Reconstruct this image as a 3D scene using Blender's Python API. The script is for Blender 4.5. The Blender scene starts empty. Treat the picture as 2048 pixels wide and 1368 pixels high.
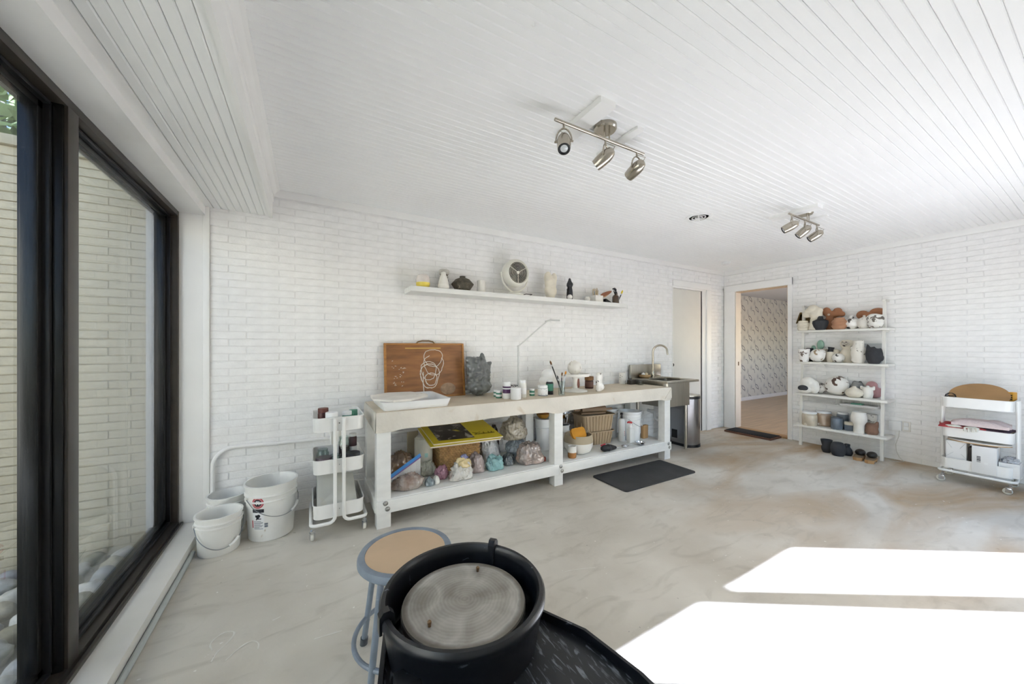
import bpy, bmesh, math, random
from mathutils import Vector, Matrix, noise

random.seed(7)
scene = bpy.context.scene
col = scene.collection
PI = math.pi

# ------------------------------------------------------------------ camera
cam_data = bpy.data.cameras.new('camera')
cam_data.sensor_width = 36.0
cam_data.lens = 707.33 / 2048 * 36.0
cam_data.shift_y = 9.2 / 2048
cam_data.clip_start = 0.02
cam = bpy.data.objects.new('camera', cam_data)
cam.location = (0, 0, 1.30)
cam.rotation_euler = (math.radians(90), 0, math.radians(-29.84))
col.objects.link(cam)
scene.camera = cam

# ------------------------------------------------------------------ light
SUN_EL, SUN_HX, SUN_HY = math.radians(36.9), -0.848, 0.530
world = bpy.data.worlds.new('world'); scene.world = world
world.use_nodes = True
wn = world.node_tree; wn.nodes.clear()
w_out = wn.nodes.new('ShaderNodeOutputWorld')
w_bg = wn.nodes.new('ShaderNodeBackground')
w_sky = wn.nodes.new('ShaderNodeTexSky')
w_sky.sky_type = 'NISHITA'; w_sky.sun_disc = False
w_sky.sun_elevation = SUN_EL
w_sky.sun_rotation = math.atan2(0.848, -0.530)
w_sky.air_density = 1.0; w_sky.dust_density = 1.0; w_sky.ozone_density = 1.0
w_bg.inputs['Strength'].default_value = 0.60
wn.links.new(w_sky.outputs[0], w_bg.inputs['Color'])
wn.links.new(w_bg.outputs[0], w_out.inputs['Surface'])

sun_data = bpy.data.lights.new('sun', 'SUN')
sun_data.energy = 66.0; sun_data.angle = math.radians(1.0); sun_data.color = (0.715, 0.785, 1.0)
sun = bpy.data.objects.new('sun', sun_data)
sun_dir = Vector((SUN_HX*math.cos(SUN_EL), SUN_HY*math.cos(SUN_EL), -math.sin(SUN_EL)))
sun.rotation_euler = sun_dir.to_track_quat('-Z', 'Y').to_euler()
sun.location = (8, -6, 8)
col.objects.link(sun)

def portal(loc, rot, sx, sy):
    d = bpy.data.lights.new('window_portal', 'AREA'); d.shape = 'RECTANGLE'; d.size = sx; d.size_y = sy
    d.cycles.is_portal = True
    o = bpy.data.objects.new('window_portal', d); o.location = loc; o.rotation_euler = rot
    col.objects.link(o)
portal((4.17, -0.47, 1.15), (math.radians(90), 0, math.radians(180)), 2.2, 2.3)
portal((-0.90, 1.4, 1.15), (math.radians(90), 0, math.radians(-90)), 3.9, 2.3)

scene.view_settings.view_transform = 'Standard'
scene.view_settings.look = 'None'
scene.view_settings.gamma = 1.0
scene.view_settings.use_curve_mapping = False
scene.view_settings.exposure = 0.46
scene.cycles.max_bounces = 9
scene.cycles.diffuse_bounces = 6
scene.cycles.transparent_max_bounces = 16
scene.cycles.sample_clamp_indirect = 12.0
scene.cycles.caustics_reflective = False
scene.cycles.caustics_refractive = False
scene.cycles.use_denoising = True

# ------------------------------------------------------------------ materials
def lin(h):
    if isinstance(h, (tuple, list)): return tuple(h[:3]) + (1,)
    h = h.lstrip('#'); out = []
    for i in (0, 2, 4):
        c = int(h[i:i+2], 16) / 255
        out.append(c/12.92 if c <= 0.04045 else ((c+0.055)/1.055)**2.4)
    return tuple(out) + (1,)

MATS = {}
def mat(name, color, rough=0.5, metal=0.0, var=0.05, vscale=6.0, bump=0.0, bscale=60.0, spots=None, sscale=12.0, sthr=0.6, ssoft=0.02,
        coat=0.0, detail=4.0, stretch=None, spec=0.5):
    """procedural principled material: base colour, noise variation, optional second colour in splotches, optional bump"""
    if name in MATS: return MATS[name]
    m = bpy.data.materials.new(name); m.use_nodes = True
    nt = m.node_tree; N = nt.nodes; L = nt.links
    b = N['Principled BSDF']
    b.inputs['Roughness'].default_value = rough; b.inputs['Metallic'].default_value = metal
    b.inputs['Coat Weight'].default_value = coat; b.inputs['Coat Roughness'].default_value = 0.08
    b.inputs['Specular IOR Level'].default_value = spec
    tc = N.new('ShaderNodeTexCoord'); src = tc.outputs['Object']
    if stretch:
        mp = N.new('ShaderNodeMapping'); mp.inputs['Scale'].default_value = stretch
        L.new(src, mp.inputs['Vector']); src = mp.outputs['Vector']
    c = lin(color)
    n1 = N.new('ShaderNodeTexNoise'); n1.inputs['Scale'].default_value = vscale; n1.inputs['Detail'].default_value = detail
    L.new(src, n1.inputs['Vector'])
    r1 = N.new('ShaderNodeValToRGB')
    r1.color_ramp.elements[0].position = 0.3; r1.color_ramp.elements[1].position = 0.7
    r1.color_ramp.elements[0].color = tuple(max(0, x*(1-var*2)) for x in c[:3]) + (1,)
    r1.color_ramp.elements[1].color = tuple(min(1, x*(1+var)) for x in c[:3]) + (1,)
    L.new(n1.outputs['Fac'], r1.inputs['Fac'])
    outc = r1.outputs['Color']
    if spots:
        n2 = N.new('ShaderNodeTexNoise'); n2.inputs['Scale'].default_value = sscale; n2.inputs['Detail'].default_value = 3.0
        n2.inputs['Distortion'].default_value = 0.8
        L.new(src, n2.inputs['Vector'])
        r2 = N.new('ShaderNodeValToRGB')
        r2.color_ramp.elements[0].position = sthr; r2.color_ramp.elements[1].position = sthr + ssoft
        r2.color_ramp.elements[0].color = (0, 0, 0, 1); r2.color_ramp.elements[1].color = (1, 1, 1, 1)
        L.new(n2.outputs['Fac'], r2.inputs['Fac'])
        mx = N.new('ShaderNodeMix'); mx.data_type = 'RGBA'
        L.new(r2.outputs['Color'], mx.inputs[0]); L.new(outc, mx.inputs[6]); mx.inputs[7].default_value = lin(spots)
        outc = mx.outputs[2]
    L.new(outc, b.inputs['Base Color'])
    if bump:
        n3 = N.new('ShaderNodeTexNoise'); n3.inputs['Scale'].default_value = bscale; n3.inputs['Detail'].default_value = 3.0
        L.new(src, n3.inputs['Vector'])
        bp = N.new('ShaderNodeBump'); bp.inputs['Strength'].default_value = bump; bp.inputs['Distance'].default_value = 0.01
        L.new(n3.outputs['Fac'], bp.inputs['Height']); L.new(bp.outputs['Normal'], b.inputs['Normal'])
    MATS[name] = m
    return m

def glass_mat(name, tint=(0.855, 0.87, 0.88), f0=0.04):
    if name in MATS: return MATS[name]
    m = bpy.data.materials.new(name); m.use_nodes = True
    nt = m.node_tree; N = nt.nodes; L = nt.links; N.clear()
    out = N.new('ShaderNodeOutputMaterial')
    tr = N.new('ShaderNodeBsdfTransparent'); tr.inputs['Color'].default_value = tuple(tint) + (1,)
    gl = N.new('ShaderNodeBsdfGlossy'); gl.inputs['Roughness'].default_value = 0.0
    lw = N.new('ShaderNodeLayerWeight'); lw.inputs['Blend'].default_value = 0.5
    pw = N.new('ShaderNodeMath'); pw.operation = 'POWER'; pw.inputs[1].default_value = 5.0
    L.new(lw.outputs['Facing'], pw.inputs[0])
    ma = N.new('ShaderNodeMath'); ma.operation = 'MULTIPLY_ADD'; ma.inputs[1].default_value = 1-f0; ma.inputs[2].default_value = f0
    L.new(pw.outputs[0], ma.inputs[0])
    mx = N.new('ShaderNodeMixShader')
    L.new(ma.outputs[0], mx.inputs[0]); L.new(tr.outputs[0], mx.inputs[1]); L.new(gl.outputs[0], mx.inputs[2])
    L.new(mx.outputs[0], out.inputs['Surface'])
    MATS[name] = m
    return m

# ------------------------------------------------------------------ mesh helpers
class MB:
    """collects simple solids; build() links them as one mesh object"""
    def __init__(s): s.v = []; s.f = []; s.mi = []; s.cur = 0
    def add(s, vs, fs):
        o = len(s.v); s.v += [tuple(x) for x in vs]
        for f in fs: s.f.append(tuple(o+i for i in f)); s.mi.append(s.cur)
        return s
    def box(s, a, b):
        (x0, y0, z0), (x1, y1, z1) = a, b
        return s.add([(x0,y0,z0),(x1,y0,z0),(x1,y1,z0),(x0,y1,z0),(x0,y0,z1),(x1,y0,z1),(x1,y1,z1),(x0,y1,z1)],
                     [(0,3,2,1),(4,5,6,7),(0,1,5,4),(1,2,6,5),(2,3,7,6),(3,0,4,7)])
    def bbox(s, a, b, e=0.004):
        """box with chamfered edges"""
        (x0, y0, z0), (x1, y1, z1) = a, b
        bm = bmesh.new(); bmesh.ops.create_cube(bm, size=1.0)
        for v in bm.verts:
            v.co = Vector(((x0+x1)/2 + v.co.x*(x1-x0), (y0+y1)/2 + v.co.y*(y1-y0), (z0+z1)/2 + v.co.z*(z1-z0)))
        bmesh.ops.bevel(bm, geom=bm.edges[:], offset=e, segments=2, profile=0.6, affect='EDGES')
        bm.verts.index_update()
        s.add([v.co[:] for v in bm.verts], [[v.index for v in f.verts] for f in bm.faces]); bm.free()
        return s
    def prism(s, poly, z0, z1):
        n = len(poly)
        vs = [(x, y, z0) for x, y in poly] + [(x, y, z1) for x, y in poly]
        fs = [tuple(range(n-1, -1, -1)), tuple(range(n, 2*n))] + [(i, (i+1) % n, n+(i+1) % n, n+i) for i in range(n)]
        return s.add(vs, fs)
    def extrude(s, pts, d):
        """closed 3-D polygon swept by vector d"""
        n = len(pts); d = Vector(d)
        vs = [Vector(p) for p in pts] + [Vector(p)+d for p in pts]
        return s.add([v[:] for v in vs], [tuple(range(n-1, -1, -1)), tuple(range(n, 2*n))] + [(i, (i+1) % n, n+(i+1) % n, n+i) for i in range(n)])
    def lathe(s, prof, n=28, o=(0, 0, 0), sx=1.0, sy=1.0):
        vs = []; fs = []
        for r, z in prof:
            for k in range(n):
                a = 2*PI*k/n; vs.append((o[0]+r*math.cos(a)*sx, o[1]+r*math.sin(a)*sy, o[2]+z))
        for i in range(len(prof)-1):
            for k in range(n):
                k2 = (k+1) % n; fs.append((i*n+k, i*n+k2, (i+1)*n+k2, (i+1)*n+k))
        if prof[0][0] > 1e-6: fs.append(tuple(range(n-1, -1, -1)))
        if prof[-1][0] > 1e-6: fs.append(tuple((len(prof)-1)*n+k for k in range(n)))
        return s.add(vs, fs)
    def tube(s, pts, r, n=8, caps=True, closed=False):
        P = [Vector(p) for p in pts]; m = len(P)
        R = r if isinstance(r, (list, tuple)) else [r]*m
        vs = []; fs = []; up = None
        for i in range(m):
            if closed: t = P[(i+1) % m] - P[i-1]
            else: t = P[min(i+1, m-1)] - P[max(i-1, 0)]
            t = t.normalized() if t.length > 1e-9 else Vector((0, 0, 1))
            if up is None:
                up = Vector((0, 0, 1)) if abs(t.z) < 0.9 else Vector((1, 0, 0))
            u = (up - t*up.dot(t)); u = u.normalized() if u.length > 1e-6 else t.orthogonal().normalized()
            up = u; w = t.cross(u)
            for k in range(n):
                a = 2*PI*k/n; vs.append((P[i] + (u*math.cos(a) + w*math.sin(a))*R[i])[:])
        seg = m if closed else m-1
        for i in range(seg):
            j = (i+1) % m
            for k in range(n):
                k2 = (k+1) % n; fs.append((i*n+k, i*n+k2, j*n+k2, j*n+k))
        if caps and not closed: fs += [tuple(range(n-1, -1, -1)), tuple((m-1)*n+k for k in range(n))]
        return s.add(vs, fs)
    def ell(s, c, r, seg=20, ring=12):
        vs = [(c[0], c[1], c[2]-r[2])]; fs = []
        for i in range(1, ring):
            p = -PI/2 + PI*i/ring
            for k in range(seg):
                a = 2*PI*k/seg
                vs.append((c[0]+r[0]*math.cos(p)*math.cos(a), c[1]+r[1]*math.cos(p)*math.sin(a), c[2]+r[2]*math.sin(p)))
        vs.append((c[0], c[1], c[2]+r[2])); last = len(vs)-1
        for k in range(seg):
            k2 = (k+1) % seg
            fs.append((0, 1+k2, 1+k)); fs.append((last, last-seg+k, last-seg+k2))
            for i in range(ring-2): fs.append((1+i*seg+k, 1+i*seg+k2, 1+(i+1)*seg+k2, 1+(i+1)*seg+k))
        return s.add(vs, fs)
    def quad(s, a, b, c, d): return s.add([a, b, c, d], [(0, 1, 2, 3)])
    def slab(s, quad, t):
        """four corner points thickened downwards along their normal"""
        q = [Vector(p) for p in quad]; n = (q[1]-q[0]).cross(q[3]-q[0]).normalized()*t
        return s.add([p[:] for p in q] + [(p-n)[:] for p in q], [(0,1,2,3),(7,6,5,4),(0,4,5,1),(1,5,6,2),(2,6,7,3),(3,7,4,0)])
    def xf(s, M, start=0):
        s.v[start:] = [tuple(M @ Vector(p)) for p in s.v[start:]]; return s
    def mesh(s, name, smooth=35):
        me = bpy.data.meshes.new(name); me.from_pydata(s.v, [], s.f)
        if any(s.mi): me.polygons.foreach_set('material_index', s.mi)
        if smooth:
            me.polygons.foreach_set('use_smooth', [True]*len(me.polygons)); me.set_sharp_from_angle(angle=math.radians(smooth))
        me.update(); return me
    def build(s, name, m, parent=None, smooth=35, loc=None, rot=None):
        return link(name, s.mesh(name, smooth), m, parent, loc, rot)

def link(name, me, m, parent=None, loc=None, rot=None):
    if not me.materials:
        for x in (m if isinstance(m, (list, tuple)) else [m]): me.materials.append(x)
    o = bpy.data.objects.new(name, me); col.objects.link(o)
    if parent is not None: o.parent = parent
    if loc is not None: o.location = loc
    if rot is not None: o.rotation_euler = rot
    return o

def tag(o, label, cat, group=None, kind=None):
    o['label'] = label; o['category'] = cat
    if group: o['group'] = group
    if kind: o['kind'] = kind
    return o
def thing(name, label, cat, loc=(0, 0, 0), rz=0.0, group=None):
    o = bpy.data.objects.new(name, None); col.objects.link(o)
    o.empty_display_size = 0.05; o.location = loc; o.rotation_euler = (0, 0, rz)
    return tag(o, label, cat, group)
def struct(o):
    o['kind'] = 'structure'; return o

def fuse(parts, voxel=0.007, smooth=3, seed=0, rough=0.0, rfreq=20.0):
    """union of ellipsoids / cones into one continuous organic surface"""
    mb = MB()
    for p in parts:
        if p[0] == 'e': mb.ell(p[1], p[2], 16, 10)
        elif p[0] == 't': mb.tube(p[1], p[2], 14)
        elif p[0] == 'l': mb.lathe(p[1], 20, p[2] if len(p) > 2 else (0, 0, 0))
    me = mb.mesh('fuse_tmp', 0)
    ob = bpy.data.objects.new('fuse_tmp', me); col.objects.link(ob)
    md = ob.modifiers.new('r', 'REMESH'); md.mode = 'VOXEL'; md.voxel_size = voxel
    sm = ob.modifiers.new('s', 'SMOOTH'); sm.iterations = smooth; sm.factor = 0.6
    dg = bpy.context.evaluated_depsgraph_get()
    out = bpy.data.meshes.new_from_object(ob.evaluated_get(dg))
    bpy.data.objects.remove(ob); bpy.data.meshes.remove(me)
    if rough:
        off = Vector((seed*3.1, seed*1.7, seed*0.9))
        for v in out.vertices:
            v.co += v.normal * (noise.noise(v.co*rfreq + off)*rough)
    zmin = min(v.co.z for v in out.vertices)
    for v in out.vertices: v.co.z -= zmin
    out.polygons.foreach_set('use_smooth', [True]*len(out.polygons))
    out.update(); return out

def lump(size, seed, rough=0.18, freq=1.6, fine=0.03, ffreq=7.0, flat=0.35, sub=4, knot=None, crease=0.0):
    """irregular lump resting on z=0: displaced ball flattened at the base"""
    bm = bmesh.new(); bmesh.ops.create_icosphere(bm, subdivisions=sub, radius=1.0)
    off = Vector((seed*2.3, -seed*1.1, seed*0.7))
    for v in bm.verts:
        p = v.co.copy()
        d = 1 + rough*noise.noise(p*freq + off)*1.6 + fine*(1-2*abs(noise.noise(p*ffreq + off)))*1.4
        if crease:
            w = noise.noise(p*2.1 + off)*1.2
            a = 1-abs(noise.noise(p*4.5 + off*1.7 + Vector((w, w, -w)))*2.2); b = 1-abs(noise.noise(p*10.0 - off + Vector((w, -w, w))*2)*2.2)
            th = math.atan2(p.y, p.x); g = max(0.0, p.z+0.45)
            d += crease*(max(0, a)**3*0.5 + max(0, b)**2*0.2 - 0.2) + crease*0.45*g*(math.sin(th*9 + 5*w) + 0.6*math.sin(th*19 - 7*w + p.z*3))
        q = p*d
        if q.z < -flat: q.z = -flat + (q.z+flat)*0.12
        if knot and p.z > 0.72: q.z += (p.z-0.72)*knot; q.x *= 1-(p.z-0.72)*1.5; q.y *= 1-(p.z-0.72)*1.5
        v.co = q
    zs = [v.co.z for v in bm.verts]; xs = [v.co.x for v in bm.verts]; ys = [v.co.y for v in bm.verts]
    z0, z1 = min(zs), max(zs); cx, cy = (min(xs)+max(xs))/2, (min(ys)+max(ys))/2
    for v in bm.verts:
        v.co = Vector(((v.co.x-cx)/(max(xs)-min(xs))*size[0], (v.co.y-cy)/(max(ys)-min(ys))*size[1], (v.co.z-z0)/(z1-z0)*size[2]))
    me = bpy.data.meshes.new('lump'); bm.to_mesh(me); bm.free()
    me.polygons.foreach_set('use_smooth', [True]*len(me.polygons)); me.update()
    return me
def arc(c, r, a0, a1, n, plane='xz'):
    out = []
    for i in range(n+1):
        a = a0 + (a1-a0)*i/n; u, w = r*math.cos(a), r*math.sin(a)
        out.append({'xz': (c[0]+u, c[1], c[2]+w), 'xy': (c[0]+u, c[1]+w, c[2]), 'yz': (c[0], c[1]+u, c[2]+w)}[plane])
    return out
def rrect(x0, y0, x1, y1, r, n=5):
    out = []
    for cx, cy, a in ((x1-r, y1-r, 0), (x0+r, y1-r, PI/2), (x0+r, y0+r, PI), (x1-r, y0+r, 1.5*PI)):
        for i in range(n+1):
            t = a + PI/2*i/n; out.append((cx+r*math.cos(t), cy+r*math.sin(t)))
    return out

# ------------------------------------------------------------------ palette
WHITE = mat('white_paint', '#f2f1f0', 0.5, var=0.015, bump=0.05, bscale=90)
BRICK = mat('white_painted_brick', '#f3f2f1', 0.62, var=0.025, vscale=14, bump=0.25, bscale=70)
MORTAR = mat('white_painted_mortar', '#eeedec', 0.7, var=0.03, vscale=20, bump=0.2, bscale=90)
BOARD = mat('white_painted_board', '#f5f5f4', 0.42, var=0.012, bump=0.06, bscale=30, stretch=(0.3, 3, 3))
TRIMW = mat('white_trim_paint', '#f3f2f0', 0.45, var=0.01)
BRONZE = mat('dark_bronze_frame', '#3b352e', 0.38, var=0.08, vscale=20)
BLACKF = mat('black_sash', '#191919', 0.25, var=0.1, vscale=20)
STEEL = mat('brushed_steel', '#b9b4aa', 0.28, 1.0, var=0.06, vscale=4, stretch=(30, 30, 1))
NICKEL = mat('brushed_nickel', '#b9b1a4', 0.24, 1.0, var=0.05, vscale=8)
CHROME = mat('chrome', '#d8dade', 0.08, 1.0, var=0.02)
PLASW = mat('white_plastic', '#edeeee', 0.38, var=0.02, vscale=9)
BLACKP = mat('black_plastic', '#141518', 0.36, var=0.2, vscale=10)
# ================================================================== setting
CEIL, YB, XR, XW, YF = 2.505, 3.275, 5.856, -0.64, -0.35

def concrete():
    m = bpy.data.materials.new('worn_concrete'); m.use_nodes = True
    nt = m.node_tree; N = nt.nodes; L = nt.links; b = N['Principled BSDF']
    tc = N.new('ShaderNodeTexCoord')
    def nz(scale, detail, dist=0.0, stretch=None):
        n = N.new('ShaderNodeTexNoise'); n.inputs['Scale'].default_value = scale; n.inputs['Detail'].default_value = detail
        n.inputs['Distortion'].default_value = dist
        if stretch:
            mp = N.new('ShaderNodeMapping'); mp.inputs['Scale'].default_value = stretch; mp.inputs['Rotation'].default_value = (0, 0, 0.3)
            L.new(tc.outputs['Object'], mp.inputs['Vector']); L.new(mp.outputs['Vector'], n.inputs['Vector'])
        else: L.new(tc.outputs['Object'], n.inputs['Vector'])
        return n.outputs['Fac']
    def ramp(src, p0, p1, c0, c1):
        r = N.new('ShaderNodeValToRGB'); r.color_ramp.elements[0].position = p0; r.color_ramp.elements[1].position = p1
        r.color_ramp.elements[0].color = lin(c0); r.color_ramp.elements[1].color = lin(c1); L.new(src, r.inputs['Fac']); return r.outputs['Color']
    def mix(f, a, bb):
        x = N.new('ShaderNodeMix'); x.data_type = 'RGBA'; L.new(f, x.inputs[0]); L.new(a, x.inputs[6])
        if isinstance(bb, str): x.inputs[7].default_value = lin(bb)
        else: L.new(bb, x.inputs[7])
        return x.outputs[2]
    base = ramp(nz(1.3, 8), 0.3, 0.72, '#c0b9ad', '#e0dbd1')
    # brown stains, heavier toward the house door
    sx = N.new('ShaderNodeSeparateXYZ'); L.new(tc.outputs['Object'], sx.inputs[0])
    gx = N.new('ShaderNodeMapRange'); gx.inputs[1].default_value = 1.8; gx.inputs[2].default_value = 4.6; L.new(sx.outputs[0], gx.inputs[0])
    st = ramp(nz(1.1, 6, 0.9, (0.7, 1.6, 1)), 0.42, 0.66, '#000000', '#ffffff')
    f = N.new('ShaderNodeMath'); f.operation = 'MULTIPLY'; L.new(st, f.inputs[0]); L.new(gx.outputs[0], f.inputs[1])
    f2 = N.new('ShaderNodeMath'); f2.operation = 'MULTIPLY'; f2.inputs[1].default_value = 0.9; L.new(f.outputs[0], f2.inputs[0])
    c = mix(f2.outputs[0], base, '#ab8d66')
    sc_ = ramp(nz(3.2, 9, 1.5, (1.0, 2.6, 1)), 0.52, 0.72, '#000000', '#9a9a9a')
    c = mix(sc_, c, '#9c9588')
    sp = ramp(nz(34, 2), 0.735, 0.75, '#000000', '#ffffff'); c = mix(sp, c, '#e6e3dc')
    dk = ramp(nz(27, 2, 0.4), 0.745, 0.77, '#000000', '#a0a0a0'); c = mix(dk, c, '#5d5449')
    L.new(c, b.inputs['Base Color'])
    rr = N.new('ShaderNodeMapRange'); rr.inputs[3].default_value = 0.78; rr.inputs[4].default_value = 0.95; b.inputs['Specular IOR Level'].default_value = 0.25
    L.new(nz(3, 5), rr.inputs[0]); L.new(rr.outputs[0], b.inputs['Roughness'])
    bp = N.new('ShaderNodeBump'); bp.inputs['Strength'].default_value = 0.25; bp.inputs['Distance'].default_value = 0.006
    L.new(nz(22, 6), bp.inputs['Height']); L.new(bp.outputs['Normal'], b.inputs['Normal'])
    return m
CONC = concrete()

floor_ob = struct(MB().box((-0.95, -0.5, -0.15), (5.93, 3.45, 0)).build('floor', CONC, smooth=0))

# ---- brick laying ------------------------------------------------------
COURSE, BRICK_L, JOINT = 0.0542, 0.31, 0.0045
CAM = Vector((0, 0, 1.3)); VF = Vector((math.sin(math.radians(29.84)), math.cos(math.radians(29.84)), 0)); VR = Vector((VF.y, -VF.x, 0))
def shown(c, nrm):
    d = c - CAM; z = d.dot(VF)
    if z < 0.15 or abs(d.dot(VR)/z) > 1.5: return 0.0
    return abs(d.dot(nrm))/d.length**3
def brick_mesh(L, h, proud, j):
    e = 0.0032; rnd = lambda: random.uniform(-j, j)
    a = [(0, 0.004, 0), (L, 0.004, 0), (L, 0.004, h), (0, 0.004, h)]
    bq = [(0.0008, -proud+0.0018, 0.0008), (L-0.0008, -proud+0.0018, 0.0008), (L-0.0008, -proud+0.0018, h-0.0008), (0.0008, -proud+0.0018, h-0.0008)]
    c = [(e+rnd(), -proud+rnd(), e+rnd()), (L-e+rnd(), -proud+rnd(), e+rnd()), (L-e+rnd(), -proud+rnd(), h-e+rnd()), (e+rnd(), -proud+rnd(), h-e+rnd())]
    fs = [(8, 9, 10, 11)]
    for i in range(4):
        k = (i+1) % 4; fs += [(i, k, 4+k, 4+i), (4+i, 4+k, 8+k, 8+i)]
    return MB().add(a+bq+c, fs)
def lay_bricks(parent, m, u0, u1, z0, z1, org, rz, nrm, holes=(), phase=0.0, keep=300, proud=0.0045, red=None):
    """courses of long thin bricks; local x runs along the wall, -y faces the room"""
    R = Matrix.Rotation(rz, 4, 'Z'); out = []
    rows = int((z1-z0)/COURSE + 0.999)
    for r in range(rows):
        za = z0 + r*COURSE + JOINT/2; zb = min(z1, z0+(r+1)*COURSE) - JOINT/2
        if zb-za < 0.012: continue
        ph = phase + (0.105 if r % 2 else 0.0)
        k = math.floor((u0-ph)/BRICK_L) - 1
        while ph + k*BRICK_L < u1:
            spans = [(max(u0, ph+k*BRICK_L+JOINT/2), min(u1, ph+(k+1)*BRICK_L-JOINT/2))]
            for (h0, h1, hz0, hz1) in holes:
                if zb > hz0+0.012 and za < hz1-0.012:
                    ns = []
                    for a, b in spans:
                        if h1 <= a or h0 >= b: ns.append((a, b))
                        else:
                            if a < h0: ns.append((a, h0))
                            if b > h1: ns.append((h1, b))
                    spans = ns
            out += [(a, b, za, zb) for a, b in spans if b-a > 0.012]
            k += 1
    def pos(a, za): return Vector(org) + R @ Vector((a, 0, za))
    out.sort(key=lambda q: -shown(pos((q[0]+q[1])/2, (q[2]+q[3])/2), nrm)*(q[1]-q[0]))
    full = {}
    def shared(L, h):
        key = (round(L, 3), round(h, 3))
        lst = full.setdefault(key, [])
        if len(lst) < 4:
            me = brick_mesh(L, h, proud, 0.0012).mesh('brick', 0); me.materials.append(m); lst.append(me)
        return random.choice(lst)
    rest = MB()
    for i, (a, b, za, zb) in enumerate(out):
        d = random.uniform(-0.0016, 0.0016)
        mm = m
        if i < keep:
            me = shared(b-a, zb-za)
            o = bpy.data.objects.new('brick', me); col.objects.link(o); o.parent = parent
            o.location = pos(a, za) + R @ Vector((0, d, 0))
            o.rotation_euler = (random.uniform(-0.006, 0.006), random.uniform(-0.0025, 0.0025), rz + random.uniform(-0.004, 0.004))
        else:
            s = len(rest.v); q = brick_mesh(b-a, zb-za, proud, 0.0012)
            rest.add(q.v, q.f); rest.xf(Matrix.Translation(pos(a, za) + R @ Vector((0, d, 0))) @ R, s)
    if rest.v:
        o = rest.build('brick_field', m, parent, smooth=0); o['kind'] = 'stuff'

# ---- back wall (long white brick wall behind the bench) ----------------
DX0, DX1, DZ = 4.545, 5.262, 2.157                          # closed door opening
wb = struct(MB().box((-0.95, YB+0.005, 0), (DX0, YB+0.16, 2.62)).box((DX1, YB+0.005, 0), (6.0, YB+0.16, 2.62))
            .box((DX0, YB+0.005, DZ), (DX1, YB+0.16, 2.62)).build('wall_back', MORTAR, smooth=0))
lay_bricks(wb, BRICK, -0.617, XR, 0, 2.452, (0, YB+0.005, 0), 0, Vector((0, 1, 0)), [(DX0, 5.47, 0, 2.262)], phase=-0.511)

# ---- right wall with the open doorway ----------------------------------
OY0, OY1, OZ = 2.385, 3.105, 2.167
wr = struct(MB().box((XR+0.005, -0.5, 0), (XR+0.13, OY0, 2.62)).box((XR+0.005, OY1, 0), (XR+0.13, YB+0.1, 2.62))
            .box((XR+0.005, OY0, OZ), (XR+0.13, OY1, 2.62)).build('wall_right', MORTAR, smooth=0))
lay_bricks(wr, BRICK, -YB, 0.35, 0, 2.452, (XR+0.005, 0, 0), -PI/2, Vector((1, 0, 0)), [(-3.26, -2.335, 0, 2.262)], phase=-1.445)

# ---- wall behind the camera, with the glazed unit the sun comes through --
wf = struct(MB().box((-0.95, -0.5, 0), (2.9, YF, 2.62)).box((5.35, -0.5, 0), (6.0, YF, 2.62)).box((2.9, -0.5, 2.3), (5.35, YF, 2.62))
            .build('wall_front', mat('white_wall_paint', '#e8e6e1', 0.6, var=0.02), smooth=0))
w2 = bpy.data.objects.new('window_2', None); col.objects.link(w2); struct(w2)
GLASS = glass_mat('window_glass')
fr = MB().box((2.9, -0.42, 0), (3.26, -0.38, 2.3)).box((4.094, -0.42, 0), (4.27, -0.38, 2.3)).box((5.084, -0.42, 0), (5.35, -0.38, 2.3))
fr.box((3.26, -0.42, 2.1), (4.094, -0.38, 2.3)).box((4.27, -0.42, 2.1), (5.084, -0.38, 2.3)).box((3.26, -0.42, 0), (4.094, -0.38, 0.06)).box((4.27, -0.42, 0), (5.084, -0.38, 0.06))
fr.build('frame', BRONZE, w2, smooth=0)
for a, b in ((3.26, 4.094), (4.27, 5.084)):
    MB().box((a, -0.403, 0.06), (b, -0.397, 2.1)).build('pane', glass_mat('clear_door_glass', (0.97, 0.98, 0.97)), w2, smooth=0)

struct(MB().box((-1.0, -7.0, -0.20), (11.0, -0.5, -0.06)).build('ground_bounce', mat('bounce_ground_grey', '#7f7b74', 0.8, var=0.06, vscale=3, bump=0.2), smooth=0))  # unseen ground, added to bounce sunlight through the glazing onto the ceiling

# ---- ceiling: narrow boards running the length of the room --------------
ceil = struct(MB().box((-0.95, -0.5, CEIL+0.014), (6.0, 3.45, 2.70)).build('ceiling', BOARD, smooth=0))
PITCH = 0.0436
def plank(length, w, e=0.0042, t=0.016):
    """board lying along local x, face down at z=0, chamfered long edges"""
    pr = [(0.0004, t), (0.0004, e*1.15), (e, 0), (w-e, 0), (w-0.0004, e*1.15), (w-0.0004, t)]
    mb = MB(); n = len(pr)
    mb.add([(0, y, z) for y, z in pr] + [(length, y, z) for y, z in pr],
           [(i, n+i, n+i+1, i+1) for i in range(n-1)] + [tuple(range(n)), tuple(range(2*n-1, n-1, -1))])
    return mb
pm = plank(XR+0.245, PITCH).mesh('plank', 0); pm.materials.append(BOARD)
y = 0.524 - PITCH*20; n_p = 0
while y < YB:
    if y > YF-0.05:
        o = bpy.data.objects.new('plank', pm); col.objects.link(o); o.parent = ceil
        o.location = (-0.244, y, CEIL + random.uniform(-0.0006, 0.0006))
    y += PITCH
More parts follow.
